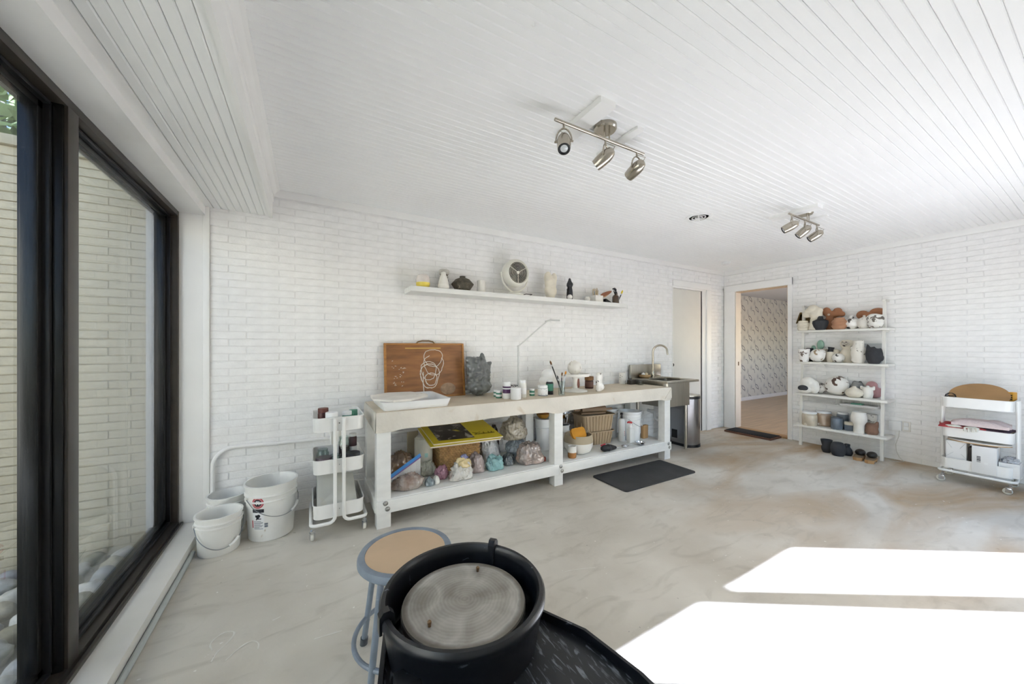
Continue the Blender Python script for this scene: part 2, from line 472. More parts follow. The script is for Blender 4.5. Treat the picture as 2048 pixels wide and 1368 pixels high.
# soffit above the window: boards running the other way, lower
SOF = 2.297
sof = struct(MB().box((-0.95, -0.5, SOF+0.014), (-0.258, YB, CEIL+0.02)).build('ceiling_soffit', BOARD, smooth=0))
sm_ = plank(YB+0.5, 0.0432, 0.005).mesh('plank', 0); sm_.materials.append(BOARD)
for k in range(8):
    o = bpy.data.objects.new('plank', sm_); col.objects.link(o); o.parent = sof
    o.location = (-0.597 + 0.0432*(k+1), -0.5, SOF + random.uniform(-0.0004, 0.0004)); o.rotation_euler = (0, 0, PI/2)
MB().box((XW, -0.5, SOF-0.002), (-0.598, YB, SOF+0.02)).build('edge_board', TRIMW, sof, smooth=0)
# fascia with moulding between soffit and main ceiling
fas = MB()
fas.extrude([(-0.262, -0.5, 2.285), (-0.244, -0.5, 2.285), (-0.244, -0.5, 2.408), (-0.236, -0.5, 2.416), (-0.236, -0.5, 2.447), (-0.231, -0.5, 2.45),
             (-0.228, -0.5, 2.456), (-0.223, -0.5, 2.474), (-0.212, -0.5, 2.491), (-0.196, -0.5, 2.497), (-0.196, -0.5, 2.52), (-0.262, -0.5, 2.52)], (0, YB+0.5, 0))
struct(fas.build('trim_1', TRIMW, smooth=25))
# flat crown strips
struct(MB().bbox((-0.23, YB-0.022, 2.448), (XR, YB+0.02, CEIL+0.004), 0.003).build('trim_2', TRIMW))
struct(MB().bbox((XR-0.022, -0.4, 2.444), (XR+0.02, YB, CEIL+0.004), 0.003).build('trim_3', TRIMW))

# ---- window wall --------------------------------------------------------
wl = struct(MB().box((-0.95, -0.5, 2.233), (XW, YB+0.1, SOF+0.02)).build('wall_left', WHITE, smooth=0))
sill = struct(MB().bbox((-0.90, -0.5, 0.018), (XW, YB, 0.07), 0.004).box((-0.95, -0.5, -0.1), (XW-0.006, YB, 0.03)).build('trim_4', mat('sill_paint', '#e6e4df', 0.4, var=0.02), smooth=30))
jamb = struct(MB().bbox((-0.90, YB-0.008, 0.07), (-0.645, YB+0.03, 2.233), 0.002).bbox((-0.652, YB-0.014, 0.0), (-0.617, YB+0.03, SOF), 0.003).build('trim_5', TRIMW))
w1 = bpy.data.objects.new('window_1', None); col.objects.link(w1); struct(w1)
def bar(a, b, name, m): return MB().bbox(a, b, 0.003).build(name, m, w1)
bar((-0.90, 3.240, 0.07), (-0.78, YB-0.006, 2.232), 'frame', BRONZE)
bar((-0.90, -0.5, 2.196), (-0.78, 3.24, 2.232), 'frame', BRONZE)
bar((-0.90, -0.5, 0.07), (-0.78, 3.24, 0.098), 'frame', BRONZE)
MB().bbox((-0.772, -0.5, 0.068), (-0.757, 3.262, 0.088), 0.003).build('frame_track', BRONZE, w1)
for ym in (1.962, 0.75):
    bar((-0.90, ym, 0.09), (-0.79, ym+0.052, 2.20), 'mullion', BLACKF)
    bar((-0.80, ym+0.008, 0.09), (-0.78, ym+0.079, 2.20), 'mullion', BRONZE)
for a, b in ((2.04, 3.24), (0.83, 1.962), (-0.5, 0.75)):
    s_ = MB()
    for z in (0.098, 2.150): s_.bbox((-0.875, a, z), (-0.832, b, z+0.046), 0.004)
    for yy in (a, b-0.046): s_.bbox((-0.875, yy, 0.12), (-0.832, yy+0.046, 2.18), 0.004)
    s_.build('sash', BLACKF, w1)
    bd = MB()
    for z in (0.104, 2.178): bd.bbox((-0.838, a+0.01, z), (-0.815, b-0.01, z+0.014), 0.003)
    for yy in (a+0.004, b-0.018): bd.bbox((-0.838, yy, 0.11), (-0.815, yy+0.014, 2.19), 0.003)
    bd.build('glazing_bead', mat('dark_rubber', '#242426', 0.3, var=0.1), w1)
    for xg in (-0.846, -0.866):
        MB().box((xg, a+0.04, 0.14), (xg+0.004, b-0.04, 2.155)).build('pane', GLASS, w1, smooth=0)
# conduits: along the sill foot and looping up the corner onto the wall
GALV = mat('painted_conduit', '#b9c0c0', 0.4, var=0.05)
tag(MB().tube([(-0.628, -0.45, 0.0135), (-0.628, 2.905, 0.0135)], 0.0125, 10).build('floor_conduit', GALV),
    'thin grey conduit lying along the foot of the window sill', 'conduit')
cp = [(-0.598, 3.252, 0.0), (-0.598, 3.252, 0.44)] + arc((-0.47, 3.252, 0.44), 0.128, PI, PI/2, 8) + [(0.2, 3.252, 0.548), (0.9, 3.252, 0.527), (3.5, 3.252, 0.50)]
wc = thing('wall_conduit', 'white painted conduit bending along the brick wall behind the buckets', 'conduit')
MB().tube(cp, 0.0135, 10).build('pipe', WHITE, wc)
for x, z in ((-0.25, 0.563), (1.9, 0.516)): MB().tube([(x-0.03, 3.252, z), (x+0.03, 3.252, z-0.002)], 0.0175, 10).build('coupling', WHITE, wc)

# ---- closed door on the back wall ---------------------------------------
d1 = bpy.data.objects.new('door_1', None); col.objects.link(d1); struct(d1)
MB().bbox((DX0+0.003, YB+0.012, 0.008), (DX1-0.012, YB+0.05, DZ-0.008), 0.002).build('door_slab', mat('door_paint', '#e2dfd8', 0.45, var=0.012), d1)
MB().bbox((DX1+0.0, YB-0.004, 0), (DX1+0.10, YB+0.06, DZ), 0.003).bbox((DX1+0.09, YB-0.024, 0), (DX1+0.205, YB+0.02, DZ+0.0195), 0.005).build('casing', TRIMW, d1)
MB().bbox((DX0-0.006, YB-0.006, DZ-0.004), (DX1+0.10, YB+0.06, DZ+0.03), 0.003).bbox((DX0-0.006, YB-0.024, DZ+0.02), (DX1+0.205, YB+0.02, 2.262), 0.005).build('casing', TRIMW, d1)
MB().bbox((DX0-0.008, YB-0.008, 0), (DX0+0.004, YB+0.05, DZ), 0.002).build('casing', TRIMW, d1)
MB().lathe([(0.0, 0.0), (0.012, 0.0), (0.017, 0.004), (0.021, 0.004), (0.021, 0.0), (0.0215, -0.003)], 16).xf(Matrix.Rotation(PI/2, 4, 'X')).build('finger_pull', mat('dark_brass', '#3a342c', 0.35, 1.0), d1, loc=(DX0+0.033, YB+0.012, 1.035))

# ---- doorway to the next room --------------------------------------------
d2 = bpy.data.objects.new('door_2', None); col.objects.link(d2); struct(d2)
MB().bbox((XR-0.026, OY1-0.005, 0), (XR+0.02, 3.262, 2.265), 0.006).build('casing', TRIMW, d2)
MB().bbox((XR-0.026, 2.332, 0), (XR+0.02, OY0, 2.265), 0.006).build('casing', TRIMW, d2)
MB().bbox((XR-0.028, 2.332, OZ), (XR+0.02, 3.262, 2.268), 0.006).build('casing', TRIMW, d2)
RAW = mat('raw_door_jamb', '#c9b39a', 0.6, var=0.08, vscale=5, stretch=(6, 6, 0.6))
MB().box((XR-0.01, OY1-0.02, 0), (XR+0.135, OY1, OZ)).build('jamb', mat('jamb_cream', '#ddd6cb', 0.5, var=0.02), d2)
MB().box((XR-0.004, OY0, 0), (XR+0.135, OY0+0.012, OZ)).box((XR-0.004, OY0, OZ-0.012), (XR+0.135, OY1-0.02, OZ)).build('jamb', RAW, d2)
MB().bbox((XR-0.03, OY0, 0.0), (XR+0.14, OY1-0.02, 0.022), 0.004).build('threshold', mat('oak_threshold', '#b08a5c', 0.5, var=0.15, vscale=4, stretch=(20, 1, 1)), d2)
MB().bbox((XR+0.05, OY1-0.023, 1.0), (XR+0.075, OY1-0.018, 1.06), 0.001).build('strike_plate', mat('strike_bronze', '#5b4632', 0.4, 0.8), d2)

# ---- the room beyond ------------------------------------------------------
OAK = mat('hall_oak_floor', '#c0a98d', 0.42, var=0.12, vscale=3.0, stretch=(0.5, 9, 1), detail=6)
struct(MB().box((5.95, 0.6, -0.15), (12.2, 4.75, 0.004)).build('floor_hall', OAK, smooth=0))
struct(MB().box((5.985, 0.3, 2.52), (12.2, 4.75, 2.72)).build('ceiling_hall', mat('hall_ceiling', '#cdcfd4', 0.7, var=0.01), smooth=0))
def wallpaper():
    m = bpy.data.materials.new('arc_wallpaper'); m.use_nodes = True
    nt = m.node_tree; N = nt.nodes; L = nt.links; b = N['Principled BSDF']; b.inputs['Roughness'].default_value = 0.75
    tc = N.new('ShaderNodeTexCoord'); sx = N.new('ShaderNodeSeparateXYZ'); L.new(tc.outputs['Object'], sx.inputs[0])
    def M(op, a, b_=None, c=None):
        n = N.new('ShaderNodeMath'); n.operation = op
        for i, q in enumerate((a, b_, c)):
            if q is None: continue
            if isinstance(q, (int, float)): n.inputs[i].default_value = q
            else: L.new(q, n.inputs[i])
        return n.outputs[0]
    X, Z = sx.outputs[0], sx.outputs[2]
    CW, CH = 0.62, 0.48
    def cell(px, pz):
        u = M('MULTIPLY', M('SUBTRACT', M('FRACT', M('ADD', M('DIVIDE', X, CW), px)), 0.5), CW)
        w = M('MULTIPLY', M('SUBTRACT', M('FRACT', M('ADD', M('DIVIDE', Z, CH), pz)), 0.5), CH)
        return u, w
    def arcm(px, pz, r, wd, up, right):
        u, w = cell(px, pz)
        d = M('SQRT', M('ADD', M('MULTIPLY', u, u), M('MULTIPLY', w, w)))
        ring = M('LESS_THAN', M('ABSOLUTE', M('SUBTRACT', d, r)), wd)
        g1 = M('GREATER_THAN', M('MULTIPLY', w, up), -0.02)
        g2 = M('GREATER_THAN', M('MULTIPLY', u, right), -0.025)
        return M('MULTIPLY', ring, M('MULTIPLY', g1, g2))
    arcs = None
    for a in ((0.0, 0.0, 0.12, 0.009, 1, 1), (0.5, 0.5, 0.12, 0.009, 1, 1), (0.32, 0.2, 0.13, 0.008, -1, -1), (0.82, 0.7, 0.13, 0.008, -1, -1),
              (0.22, 0.12, 0.085, 0.008, 1, 1), (0.72, 0.62, 0.085, 0.008, 1, 1)):
        q = arcm(*a); arcs = q if arcs is None else M('MAXIMUM', arcs, q)
    sh = None
    for px, pz in ((0.1, 0.55), (0.6, 0.05), (0.35, 0.85), (0.85, 0.35)):
        u, w = cell(px, pz)
        d = M('SQRT', M('ADD', M('MULTIPLY', M('MULTIPLY', u, u), 1.8), M('MULTIPLY', w, w)))
        q = M('MAXIMUM', M('SUBTRACT', 1.0, M('DIVIDE', d, 0.085)), 0.0); sh = q if sh is None else M('MAXIMUM', sh, q)
    nz = N.new('ShaderNodeTexNoise'); nz.inputs['Scale'].default_value = 14; L.new(tc.outputs['Object'], nz.inputs['Vector'])
    sh = M('MULTIPLY', sh, nz.outputs['Fac'])
    def mix(f, a, c):
        x = N.new('ShaderNodeMix'); x.data_type = 'RGBA'; L.new(f, x.inputs[0])
        if isinstance(a, str): x.inputs[6].default_value = lin(a)
        else: L.new(a, x.inputs[6])
        x.inputs[7].default_value = lin(c); return x.outputs[2]
    c = mix(sh, '#dcd9cf', '#86858a'); c = mix(arcs, c, '#77767a')
    L.new(c, b.inputs['Base Color'])
    return m
struct(MB().box((5.985, 4.6, 0), (12.2, 4.75, 2.52)).build('wall_hall', wallpaper(), smooth=0))
struct(MB().bbox((5.99, 4.58, 0.0), (12.0, 4.6, 0.085), 0.004).build('baseboard_hall', TRIMW))
HW = mat('hall_wall_paint', '#d8d5cc', 0.7, var=0.01)
struct(MB().box((12.05, 0.5, 0), (12.2, 4.75, 2.52)).build('wall_hall_end', HW, smooth=0))
struct(MB().box((5.99, 0.45, 0), (12.2, 0.6, 1.1)).box((5.99, 0.45, 2.0), (12.2, 0.6, 2.52)).box((5.99, 0.45, 1.1), (7.2, 0.6, 2.0)).box((11.0, 0.45, 1.1), (12.2, 0.6, 2.0)).build('wall_hall_light_opening', HW, smooth=0))  # unseen wall; its opening is added to let daylight into the hall
struct(MB().box((5.862, YB, 0), (5.99, 4.75, 2.52)).build('wall_hall_side', HW, smooth=0))

# ---- courtyard outside the left window -----------------------------------
struct(MB().box((-4.2, -1.5, -0.30), (-0.95, 3.32, -0.06)).build('ground_courtyard', mat('courtyard_soil', '#8f8a7c', 0.9, var=0.2, vscale=5, bump=0.4, bscale=25), smooth=0))
TAN = mat('tan_painted_brick', '#bdb298', 0.65, var=0.06, vscale=9, bump=0.3, bscale=60)
TANM = mat('tan_mortar', '#a69a7c', 0.75, var=0.06, vscale=12, bump=0.3, bscale=80)
wx = struct(MB().box((-3.4, 3.305, -0.1), (-0.95, 3.45, 2.50)).build('wall_courtyard', TANM, smooth=0))
lay_bricks(wx, TAN, -3.4, -0.95, -0.06, 2.49, (0, 3.305, 0), 0, Vector((0, 1, 0)), [(-1.462, -1.408, -0.1, 2.6)], phase=-0.511, proud=0.007)
MB().bbox((-3.42, 3.27, 2.49), (-0.95, 3.47, 2.55), 0.006).build('coping', TAN, wx)
REDB = mat('red_brick', '#a8705c', 0.75, var=0.12, vscale=8, bump=0.3)
rbm = None
for k in range(47):
    if rbm is None:
        rbm = brick_mesh(0.048, 0.048, 0.008, 0.001).mesh('brick', 0); rbm.materials.append(REDB)
    o = bpy.data.objects.new('brick', rbm); col.objects.link(o); o.parent = wx; o.location = (-1.459, 3.305, -0.06 + k*COURSE + 0.003)
struct(MB().box((-3.55, -1.5, -0.1), (-3.4, 3.45, 2.9)).build('wall_courtyard_far', TAN, smooth=0))  # unseen wall, raised and brought closer to hold back courtyard light
ROCK = [mat('river_rock_%d' % i, c, 0.6, var=0.14, vscale=5, bump=0.25, bscale=18) for i, c in enumerate(('#cfccc2', '#b9b29c', '#a9acb0', '#d9d7d0', '#9f9a84'))]
rocks = [lump((1, 1, 1), 50+i, 0.25, 1.3, 0.02, 4, 0.5, sub=3) for i in range(5)]
for i, me in enumerate(rocks): me.materials.append(ROCK[i])
rr = random.Random(3); nrock = 0
for gx in range(5):
    for gy in range(11):
        x = -1.03 - gx*0.155 + rr.uniform(-0.01, 0.01); yy = 3.22 - gy*0.135 + rr.uniform(-0.01, 0.01)
        s = rr.uniform(0.12, 0.145)
        if yy + s/2 > 3.29 or x + s/2 > -0.955: s = 0.12
        o = bpy.data.objects.new('river_rock', rocks[(gx*3+gy*5+nrock) % 5]); col.objects.link(o); nrock += 1
        o.location = (x, yy, -0.075); o.rotation_euler = (0, 0, rr.uniform(-0.3, 0.3)); o.scale = (s, s*rr.uniform(0.8, 0.95), s*rr.uniform(0.6, 0.8))
        kd = (gx*3+gy*5+nrock-1) % 5
        tag(o, 'smooth %s river rock in the bed outside the window' % ('pale cream', 'tan', 'blue-grey', 'white', 'olive')[kd], 'rock', 'river rocks bedded outside the window')
# unseen block above the ceiling, added to keep sun off the courtyard
struct(MB().box((0.8, -0.5, 2.71), (6.3, 3.5, 5.6)).build('courtyard_shade_block', TAN, smooth=0))
# tree beyond the courtyard wall
tr = thing('courtyard_tree', 'leafy green tree with a grey trunk behind the courtyard wall', 'tree', (-2.3, 4.6, -0.1))
MB().tube([(0.1, 0.0, 0), (0.05, 0, 1.5), (0.0, 0.05, 3.4), (-0.15, 0.1, 5.0)], [0.16, 0.13, 0.10, 0.05], 12).build('trunk', mat('grey_bark', '#9b968c', 0.9, var=0.25, vscale=12, bump=0.6, bscale=25, stretch=(3, 3, 0.5)), tr)
lv = MB(); rl = random.Random(11)
for i in range(6800):
    a = rl.uniform(0, 2*PI); rad = 1.55*math.sqrt(rl.random()); zc = rl.uniform(2.7, 5.4)
    c = Vector((math.cos(a)*rad*(1.1-abs(zc-3.9)*0.28) + 0.2, math.sin(a)*rad*0.75, zc))
    u = Vector((rl.uniform(-1, 1), rl.uniform(-1, 1), rl.uniform(-0.7, 0.7))).normalized(); w = u.orthogonal().normalized()
    l = rl.uniform(0.06, 0.11)
    lv.add([(c-u*l)[:], (c+w*l*0.45)[:], (c+u*l)[:], (c-w*l*0.45)[:]], [(0, 1, 2, 3)])
lo = lv.build('foliage', mat('green_leaf', '#c6d79c', 0.5, var=0.4, vscale=2), tr, smooth=0); lo['kind'] = 'stuff'
# ================================================================== workbench
BW = mat('bench_white_paint', '#e6e6e3', 0.5, var=0.03, vscale=7, bump=0.08, bscale=40, stretch=(1, 3, 3))
CANVAS = mat('plaster_stained_canvas', '#dcd6cb', 0.85, var=0.06, vscale=3.5, bump=0.3, bscale=45, spots='#c5b5a0', sscale=5, sthr=0.66, ssoft=0.12)
CTOP = mat('clay_dusted_canvas', '#cfc2ad', 0.85, var=0.06, vscale=4, bump=0.2, bscale=60)
BX0, BX1, BY0, BY1, BZ = 0.415, 3.64, 2.65, 3.24, 0.83
wbch = thing('workbench', 'long white timber workbench with a canvas-covered top against the brick wall', 'workbench', ((BX0+BX1)/2, (BY0+BY1)/2, 0))
def wb_part(mb, name, m, smooth=35):
    ox, oy = (BX0+BX1)/2, (BY0+BY1)/2
    mb.xf(Matrix.Translation((-ox, -oy, 0))); return mb.build(name, m, wbch, smooth)
for x in (BX0, 1.975, BX1-0.098):
    wb_part(MB().bbox((x, BY0, 0), (x+0.098, BY0+0.088, 0.80), 0.004), 'leg', BW)
    wb_part(MB().bbox((x, BY1-0.088, 0), (x+0.098, BY1, 0.80), 0.004), 'leg', BW)
wb_part(MB().bbox((BX0-0.004, BY0-0.012, 0.107), (2.02, BY0+0.026, 0.198), 0.003), 'rail', BW)
wb_part(MB().bbox((2.022, BY0-0.012, 0.107), (BX1+0.004, BY0+0.026, 0.198), 0.003), 'rail', BW)
wb_part(MB().bbox((BX0, BY1-0.026, 0.107), (BX1, BY1+0.012, 0.198), 0.003), 'rail', BW)
for x in (BX0-0.010, BX1-0.028): wb_part(MB().bbox((x, BY0+0.03, 0.107), (x+0.038, BY1-0.03, 0.198), 0.003), 'rail', BW)
wb_part(MB().bbox((BX0+0.028, BY0+0.004, 0.186), (2.02, BY1-0.005, 0.2045), 0.002), 'lower_shelf', BW)
wb_part(MB().bbox((2.022, BY0+0.004, 0.186), (BX1-0.03, BY1-0.005, 0.2045), 0.002), 'lower_shelf', BW)
wb_part(MB().bbox((BX0+0.004, BY0+0.004, 0.70), (BX1-0.004, BY1-0.004, 0.822), 0.004), 'top_frame', BW)
wb_part(MB().bbox((BX0, BY0, 0.820), (BX1, BY1+0.008, BZ), 0.004), 'canvas_top', CTOP)
# canvas skirt down the front and over both ends, a little slack at its lower edge
def skirt(pts, hem, nrm, m):
    top = []; bot = []; n = len(pts)
    for i, (x, y) in enumerate(pts):
        zb = hem(i/(n-1)); w = 0.003*noise.noise(Vector((x*7, y*7, 1)))
        top.append((x, y)); bot.append((x+nrm[0]*(0.004+w), y+nrm[1]*(0.004+w), zb))
    vs = [(x, y, BZ-0.002) for x, y in top] + [(x+nrm[0]*(0.006+0.004*noise.noise(Vector((x*9, y*9, 2)))), y+nrm[1]*(0.006+0.004*noise.noise(Vector((x*9, y*9, 5)))), BZ-0.06) for x, y in top] + bot
    fs = [(i, i+1, n+i+1, n+i) for i in range(n-1)] + [(n+i, n+i+1, 2*n+i+1, 2*n+i) for i in range(n-1)]
    k = len(vs); vs += [(a-nrm[0]*0.004, b-nrm[1]*0.004, c) for a, b, c in vs]
    fs += [tuple(k+q for q in f[::-1]) for f in fs] + [(2*n+i, 2*n+i+1, k+2*n+i+1, k+2*n+i) for i in range(n-1)]
    return MB().add(vs, fs)
def hem_front(t):
    x = BX0 + t*(BX1-BX0); z = 0.70 + 0.005*math.sin(x*5.1)
    for lx in (BX0+0.05, 2.02, BX1-0.05):
        d = abs(x-lx); z -= 0.018*max(0, 1-max(0, d-0.06)/0.10)**2 if d < 0.16 else 0
    return z
wb_part(skirt([(BX0-0.006 + i*(BX1-BX0+0.012)/80, BY0-0.006) for i in range(81)], hem_front, (0, -1), CANVAS), 'canvas_skirt', CANVAS, 60)
wb_part(skirt([(BX0-0.006, BY1 - i*(BY1-BY0+0.006)/16) for i in range(17)], lambda t: 0.715-0.03*t, (-1, 0), CANVAS), 'canvas_skirt', CANVAS, 60)
wb_part(skirt([(BX1+0.006, BY0-0.006 + i*(BY1-BY0+0.006)/16) for i in range(17)], lambda t: 0.695, (1, 0), CANVAS), 'canvas_skirt', CANVAS, 60)
wb_part(MB().add([(BX1-0.115, BY0-0.016, 0.70), (BX1+0.004, BY0-0.014, 0.815), (BX1+0.010, BY0-0.014, 0.705), (BX1-0.115, BY0-0.011, 0.698), (BX1+0.004, BY0-0.010, 0.817), (BX1+0.012, BY0-0.010, 0.703)],
        [(0, 2, 1), (3, 4, 5), (0, 1, 4, 3), (1, 2, 5, 4), (2, 0, 3, 5)]), 'canvas_fold', CANVAS, 0)
BOLT = mat('galvanised_bolt', '#a9a9a6', 0.35, 0.9)
for x in (BX0+0.066, 2.047, BX1-0.038):
    for dz, dx in ((0.030, 0.008), (-0.012, -0.006)):
        o = wb_part(MB().lathe([(0.0, 0.007), (0.008, 0.0068), (0.012, 0.004), (0.012, 0.003), (0.0175, 0.0025), (0.0175, 0.0)], 18).xf(Matrix.Translation((x-dx, BY0-0.012, 0.150+dz)) @ Matrix.Rotation(PI/2, 4, 'X')), 'bolt', BOLT)

# ================================================================== wall shelf
wsf = thing('wall_shelf', 'long white floating shelf on the brick wall above the workbench', 'shelf', (2.05, 3.15, 1.775))
MB().bbox((-1.30, -0.12, 0), (1.30, 0.122, 0.045), 0.003).build('board', BW, wsf)
SH = 1.8205

# ================================================================== small-thing builders
def obj1(name, label, cat, me, m, loc, rz=0.0, group=None):
    """a thing that is one mesh"""
    o = link(name, me, m, None, loc, (0, 0, rz)); return tag(o, label, cat, group)
def prof_jar(r, h, neck=0.86, lidh=0.22):
    hb = h*(1-lidh)
    return [(0.0, 0), (r*0.93, 0), (r, r*0.10), (r, hb*0.92), (r*neck, hb), (r*neck*0.98, hb+0.001)]
def jar(label, loc, r, h, body, lid, lab=None, lidh=0.22, neck=0.9, lidr=None, cat='jar', name='jar', labz=(0.2, 0.8), group=None):
    t = thing(name, label, cat, loc, 0, group); hb = h*(1-lidh)
    MB().lathe(prof_jar(r, h, neck, lidh), 24).build('body', body, t)
    lr = lidr or r*0.97
    MB().lathe([(0, hb), (lr, hb), (lr, h*0.985-0.002), (lr*0.96, h), (0, h)], 24).build('lid', lid, t)
    if lab:
        z0, z1 = hb*labz[0], hb*labz[1]
        MB().lathe([(r*1.002, z0), (r*1.012, z0), (r*1.012, z1), (r*1.002, z1)], 24).build('label', lab, t)
    return t
W1 = mat('matte_white_ceramic', '#ebe8e1', 0.6, var=0.03, vscale=10)
W2 = mat('cream_bisque', '#e4dccb', 0.75, var=0.05, vscale=12, bump=0.1)
WB = mat('white_black_marbled', '#efece7', 0.35, var=0.02, spots='#3a3532', sscale=15, sthr=0.555, ssoft=0.03, coat=0.3)
WG = mat('white_grey_marbled', '#e6e2da', 0.5, var=0.04, spots='#a59d92', sscale=11, sthr=0.55, ssoft=0.12)
DKC = mat('charcoal_clay', '#35363a', 0.8, var=0.08, vscale=20, bump=0.15)
TER = mat('terracotta_clay', '#a26f4f', 0.8, var=0.08, vscale=9, bump=0.1)
TERL = mat('light_terracotta', '#b98a6b', 0.8, var=0.06, vscale=9)
CARDB = mat('cardboard', '#b89468', 0.85, var=0.07, vscale=6)
WOODL = mat('light_wood', '#c9a273', 0.55, var=0.12, vscale=4, stretch=(1, 10, 10))
LABELW = mat('white_label_print', '#e9e9e8', 0.5, var=0.02, spots='#6e6e78', sscale=60, sthr=0.66, ssoft=0.02)
GREENL = mat('green_label', '#4f9079', 0.45, var=0.06)
PURPL = mat('purple_label', '#4f2a57', 0.45, var=0.08)
DARKB = mat('dark_bottle_plastic', '#23282e', 0.3, var=0.1)

# ---------------- on the workbench top
Z = BZ + 0.0005
tb = thing('plastic_tray', 'shallow white plastic tub at the window end of the workbench', 'tray', (0.715, 2.925, Z))
pr = rrect(-0.262, -0.262, 0.262, 0.262, 0.03, 4)
o_, i_ = pr, rrect(-0.245, -0.245, 0.245, 0.245, 0.025, 4)
n = len(o_); sc = 0.93
vs = [(x*sc, y*sc, 0) for x, y in o_] + [(x, y, 0.062) for x, y in o_] + [(x, y, 0.062) for x, y in i_] + [(x*sc, y*sc, 0.006) for x, y in i_]
fs = [(tuple(range(n-1, -1, -1)))]
for k in range(3):
    for i in range(n): j = (i+1) % n; fs.append((k*n+i, k*n+j, (k+1)*n+j, (k+1)*n+i))
fs.append(tuple(range(3*n, 4*n)))
MB().add(vs, fs).build('tub', PLASW, tb)
obj1('plaster_bat', 'chipped eight-sided white plaster slab lying across the plastic tub', 'slab',
     MB().prism([(x-0.60, y-2.90) for x, y in ((0.415, 2.80), (0.53, 2.655), (0.66, 2.66), (0.835, 2.82), (0.85, 2.93), (0.76, 3.10), (0.58, 3.13), (0.425, 3.02))], 0, 0.016).mesh('slab'),
     mat('stained_plaster', '#e6e2da', 0.8, var=0.06, vscale=7, spots='#a58b6c', sscale=9, sthr=0.70, ssoft=0.05), (0.60, 2.90, Z+0.064))
# drawing board leaning on the wall
PLY = mat('varnished_plywood', '#946339', 0.45, var=0.22, vscale=3.2, stretch=(1.2, 1, 7), detail=7)
OAKE = mat('oak_edging', '#b07a40', 0.5, var=0.15, vscale=4, stretch=(2, 2, 8))
db = thing('wooden_board', 'varnished wooden drawing board with chalky scribbles leaning on the brick wall', 'board', (0.936, 3.185, Z))
db.rotation_euler = (math.radians(-5.5), 0, 0)
MB().box((-0.358, 0, 0.014), (0.358, 0.018, 0.488)).build('panel', PLY, db, smooth=0)
for a, b in (((-0.371, -0.006, 0), (-0.352, 0.024, 0.502)), ((0.352, -0.006, 0), (0.371, 0.024, 0.502)), ((-0.352, -0.006, 0), (0.352, 0.024, 0.016)), ((-0.352, -0.006, 0.486), (0.352, 0.024, 0.502))):
    MB().bbox(a, b, 0.002).build('edging', OAKE, db)
MB().tube([(-0.085, 0.009, 0.500), (-0.07, 0.009, 0.517), (-0.03, 0.009, 0.526), (0.03, 0.009, 0.526), (0.07, 0.009, 0.517), (0.085, 0.009, 0.500)], 0.007, 8).build('handle', mat('leather_handle', '#7a6344', 0.6), db)
CHALK = mat('dried_slip', '#dcd6cc', 0.9, var=0.05)
ch = MB(); rg = random.Random(5)
for cx, cz, rx, rz_, turns, ph in ((0.065, 0.365, 0.085, 0.085, 1.0, 0.5), (0.03, 0.20, 0.085, 0.12, 1.6, 1.1), (0.04, 0.17, 0.055, 0.06, 1.8, 0.0), (0.07, 0.30, 0.09, 0.10, 0.8, 2.0), (0.02, 0.25, 0.07, 0.09, 1.0, 0.3)):
    pts = []
    for i in range(int(30*turns)+1):
        a = ph + 2*PI*i/30; pts.append((cx + rx*math.cos(a)*(1+0.1*math.sin(3*a)) + rg.uniform(-.003, .003), -0.0012, cz + rz_*math.sin(a)*(1+0.08*math.cos(2*a)) + rg.uniform(-.003, .003)))
    ch.tube(pts, 0.0032, 5)
ch.tube([(-0.03, -0.0012, 0.24), (-0.035, -0.0012, 0.14), (-0.03, -0.0012, 0.05)], 0.004, 5)
for i in range(26):
    x, z = rg.uniform(-0.31, -0.2), rg.uniform(0.12, 0.36); ch.tube([(x, -0.0005, z), (x+rg.uniform(.004, .02), -0.0005, z+rg.uniform(-.004, .006))], 0.002, 4)
ch.build('slip_scribble', CHALK, db)['kind'] = 'stuff'
MB().box((-0.19, -0.0008, 0.452), (0.14, 0.0, 0.462)).build('worn_strip', mat('pale_scratch', '#d0a755', 0.5), db, smooth=0)
MB().ell((0.20, -0.0002, 0.075), (0.075, 0.0010, 0.055), 16, 8).build('clay_smear', mat('clay_smear', '#a58a72', 0.9, var=0.2, vscale=20), db)
# grey bag of clay
GPL = mat('grey_clay_plastic', '#6c6f6e', 0.3, var=0.22, vscale=8, bump=0.7, bscale=26, coat=0.6, stretch=(1, 1, 0.4))
gb = fuse([('e', (0, 0, 0.07), (0.132, 0.085, 0.085)), ('e', (-0.02, 0, 0.18), (0.105, 0.07, 0.17)), ('e', (0.035, 0, 0.17), (0.085, 0.068, 0.15)), ('e', (-0.05, 0, 0.27), (0.062, 0.05, 0.085)),
           ('t', [(-0.08, 0, 0.22), (-0.108, 0, 0.355)], [0.05, 0.022]), ('t', [(0.02, 0, 0.26), (0.045, 0, 0.385)], [0.055, 0.016]), ('t', [(0.06, 0, 0.18), (0.118, 0, 0.30)], [0.05, 0.018]), ('t', [(0.06, 0, 0.03), (-0.14, -0.01, 0.02)], [0.04, 0.012])], 0.008, 3, 3, 0.013, 34)
obj1('clay_bag', 'crumpled dark grey plastic bag of clay beside the wooden board', 'bag', gb, GPL, (1.415, 3.11, Z))
